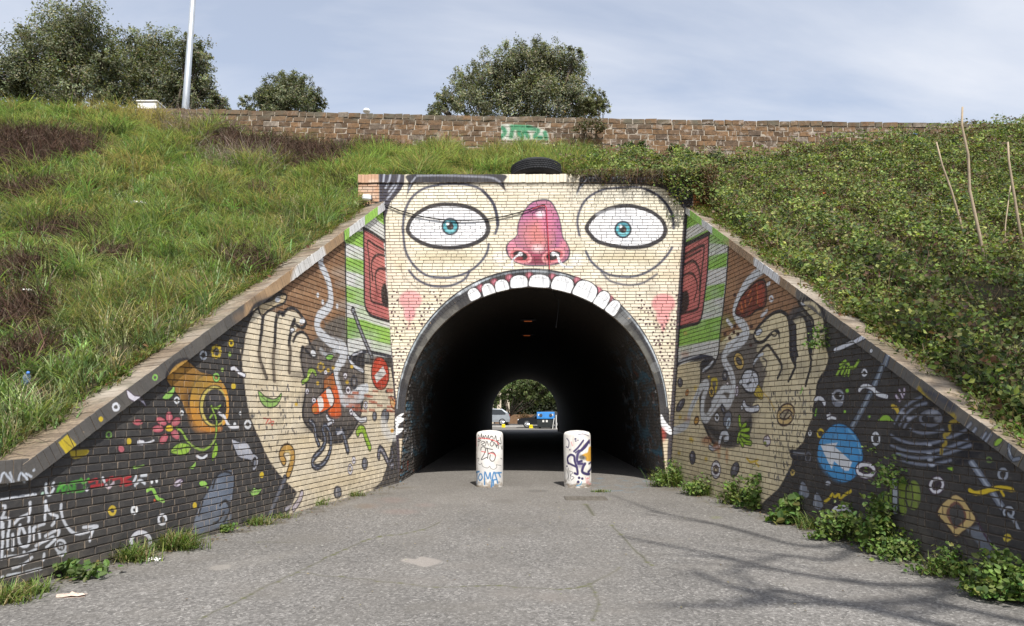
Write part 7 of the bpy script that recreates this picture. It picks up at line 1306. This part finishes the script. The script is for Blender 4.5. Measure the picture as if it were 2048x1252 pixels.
for x, z in ((-.2, .6), (.08, .6)): MB().box((x, -.475, z), (.15, .01, .17)).build("notice", M_PAP, root)
for x, z in ((-.6, 1.1), (.58, 1.1)): MB().box((x*bw/1.5, -.46, z), (.11, .02, .15)).build("sticker", M_PAP, root)
for x in (-.5, .5): MB().lathe([(.09, -.03), (.1, 0), (.09, .03)], 14, (0, 0, 0), 'y').build("castor", M_RUB, root, True, (x*bw/1.5, -.3, .1))
p = at_g(1112.5, 858); tag(MB().box((0, 0, .55), (.07, .07, 1.1), .01).build("white_post", M_WHITEP, None, False, (p[0], 54.6, 0)), "thin white post standing right of the blue-lidded bin", "post")
p = at_y(1108, 850, 54.9); o = MB().box((0, 0, .42), (.05, .05, .86), .01).build("white_post", M_WHITEP, None, False, (p[0]-.12, 54.9, 0), (0, .16, 0)); tag(o, "leaning white post between the bin and upright white post", "post")
M_YEL = plain("yellow_plastic", (.75, .62, .02), .5)
for px, y, lab in ((1007, 58.8, "yellow block on the road beside the silver hatchback's wheel"), (1062, 56.6, "yellow block on the road in front of the black saloon's wheel")):
    p = at_y(px, 850, y); o = MB(); o.box((0, 0, .15), (.30, .2, .26), .04); o.box((0, -.11, .17), (.05, .02, .05)); o.box((0, 0, .03), (.34, .24, .06), .01); tag(o.build("yellow_block", M_YEL, None, False, (p[0], y, 0)), lab, "block", "yellow blocks on the far road")
# tree, hedge, wall and house front behind
tree("street_tree", "leafy street tree whose crown fills the far tunnel arch", [(1000,790,14),(1015,775,18),(1040,768,20),(1065,770,20),(1090,778,18),(1108,790,14),(1030,785,18),(1060,790,16),(1085,792,14),(1050,755,22),(1090,755,22),(1010,757,20),(1115,765,20),(990,805,9)], 63.5, 1013.5, [(.07,.10,.035),(.10,.13,.045),(.05,.075,.025),(.14,.15,.07)], 12000, .26, .1, None, .17, 0, 9)
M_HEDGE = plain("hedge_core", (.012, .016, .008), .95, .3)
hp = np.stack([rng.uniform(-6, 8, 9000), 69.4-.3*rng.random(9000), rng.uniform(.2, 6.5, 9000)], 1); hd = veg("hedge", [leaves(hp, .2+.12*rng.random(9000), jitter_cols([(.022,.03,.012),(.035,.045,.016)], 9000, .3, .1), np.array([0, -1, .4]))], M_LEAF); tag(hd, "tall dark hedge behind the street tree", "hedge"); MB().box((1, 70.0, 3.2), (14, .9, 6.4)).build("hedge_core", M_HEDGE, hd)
M_OCHRE = plain("brown_wall", (.20, .12, .07), .9, .3, 3, 0, .4); tag(MB().box((2.2, 68.6, .5), (9.5, .3, 1.0), .02).build("garden_wall", M_OCHRE), "low brown garden wall behind the parked cars", "wall")
root = empty("house_front", loc=(-2.0, 68.8, 0)); tag(root, "pale house front with pillars at the left of the view through the tunnel", "house"); M_CREAM = plain("cream_render", (.62, .54, .42), .9, .15, 2); MB().box((-1.0, 1.0, 2.2), (3.8, .3, 4.4)).build("wall", M_OCHRE, root)
for x in (-1.1, -.35, .55): MB().box((x+.2, .5, 1.7), (.42 if x < .5 else .3, .42, 3.4), .03).build("pillar", M_CREAM, root)
MB().box((-.6, .45, 3.5), (3.2, .5, .25), .03).build("lintel", M_CREAM, root)
lp = np.stack([rng.normal(1.0, .3, 700)-.6, 66.6+rng.normal(0, .2, 700), np.abs(rng.normal(.45, .3, 700))+.1], 1); tag(veg("dry_shrub", [leaves(lp, .10+.08*rng.random(700), jitter_cols([(.42,.28,.15),(.30,.17,.08),(.5,.38,.22)], 700))], M_LEAF), "dry tan shrub by the trunk of the street tree", "shrub")
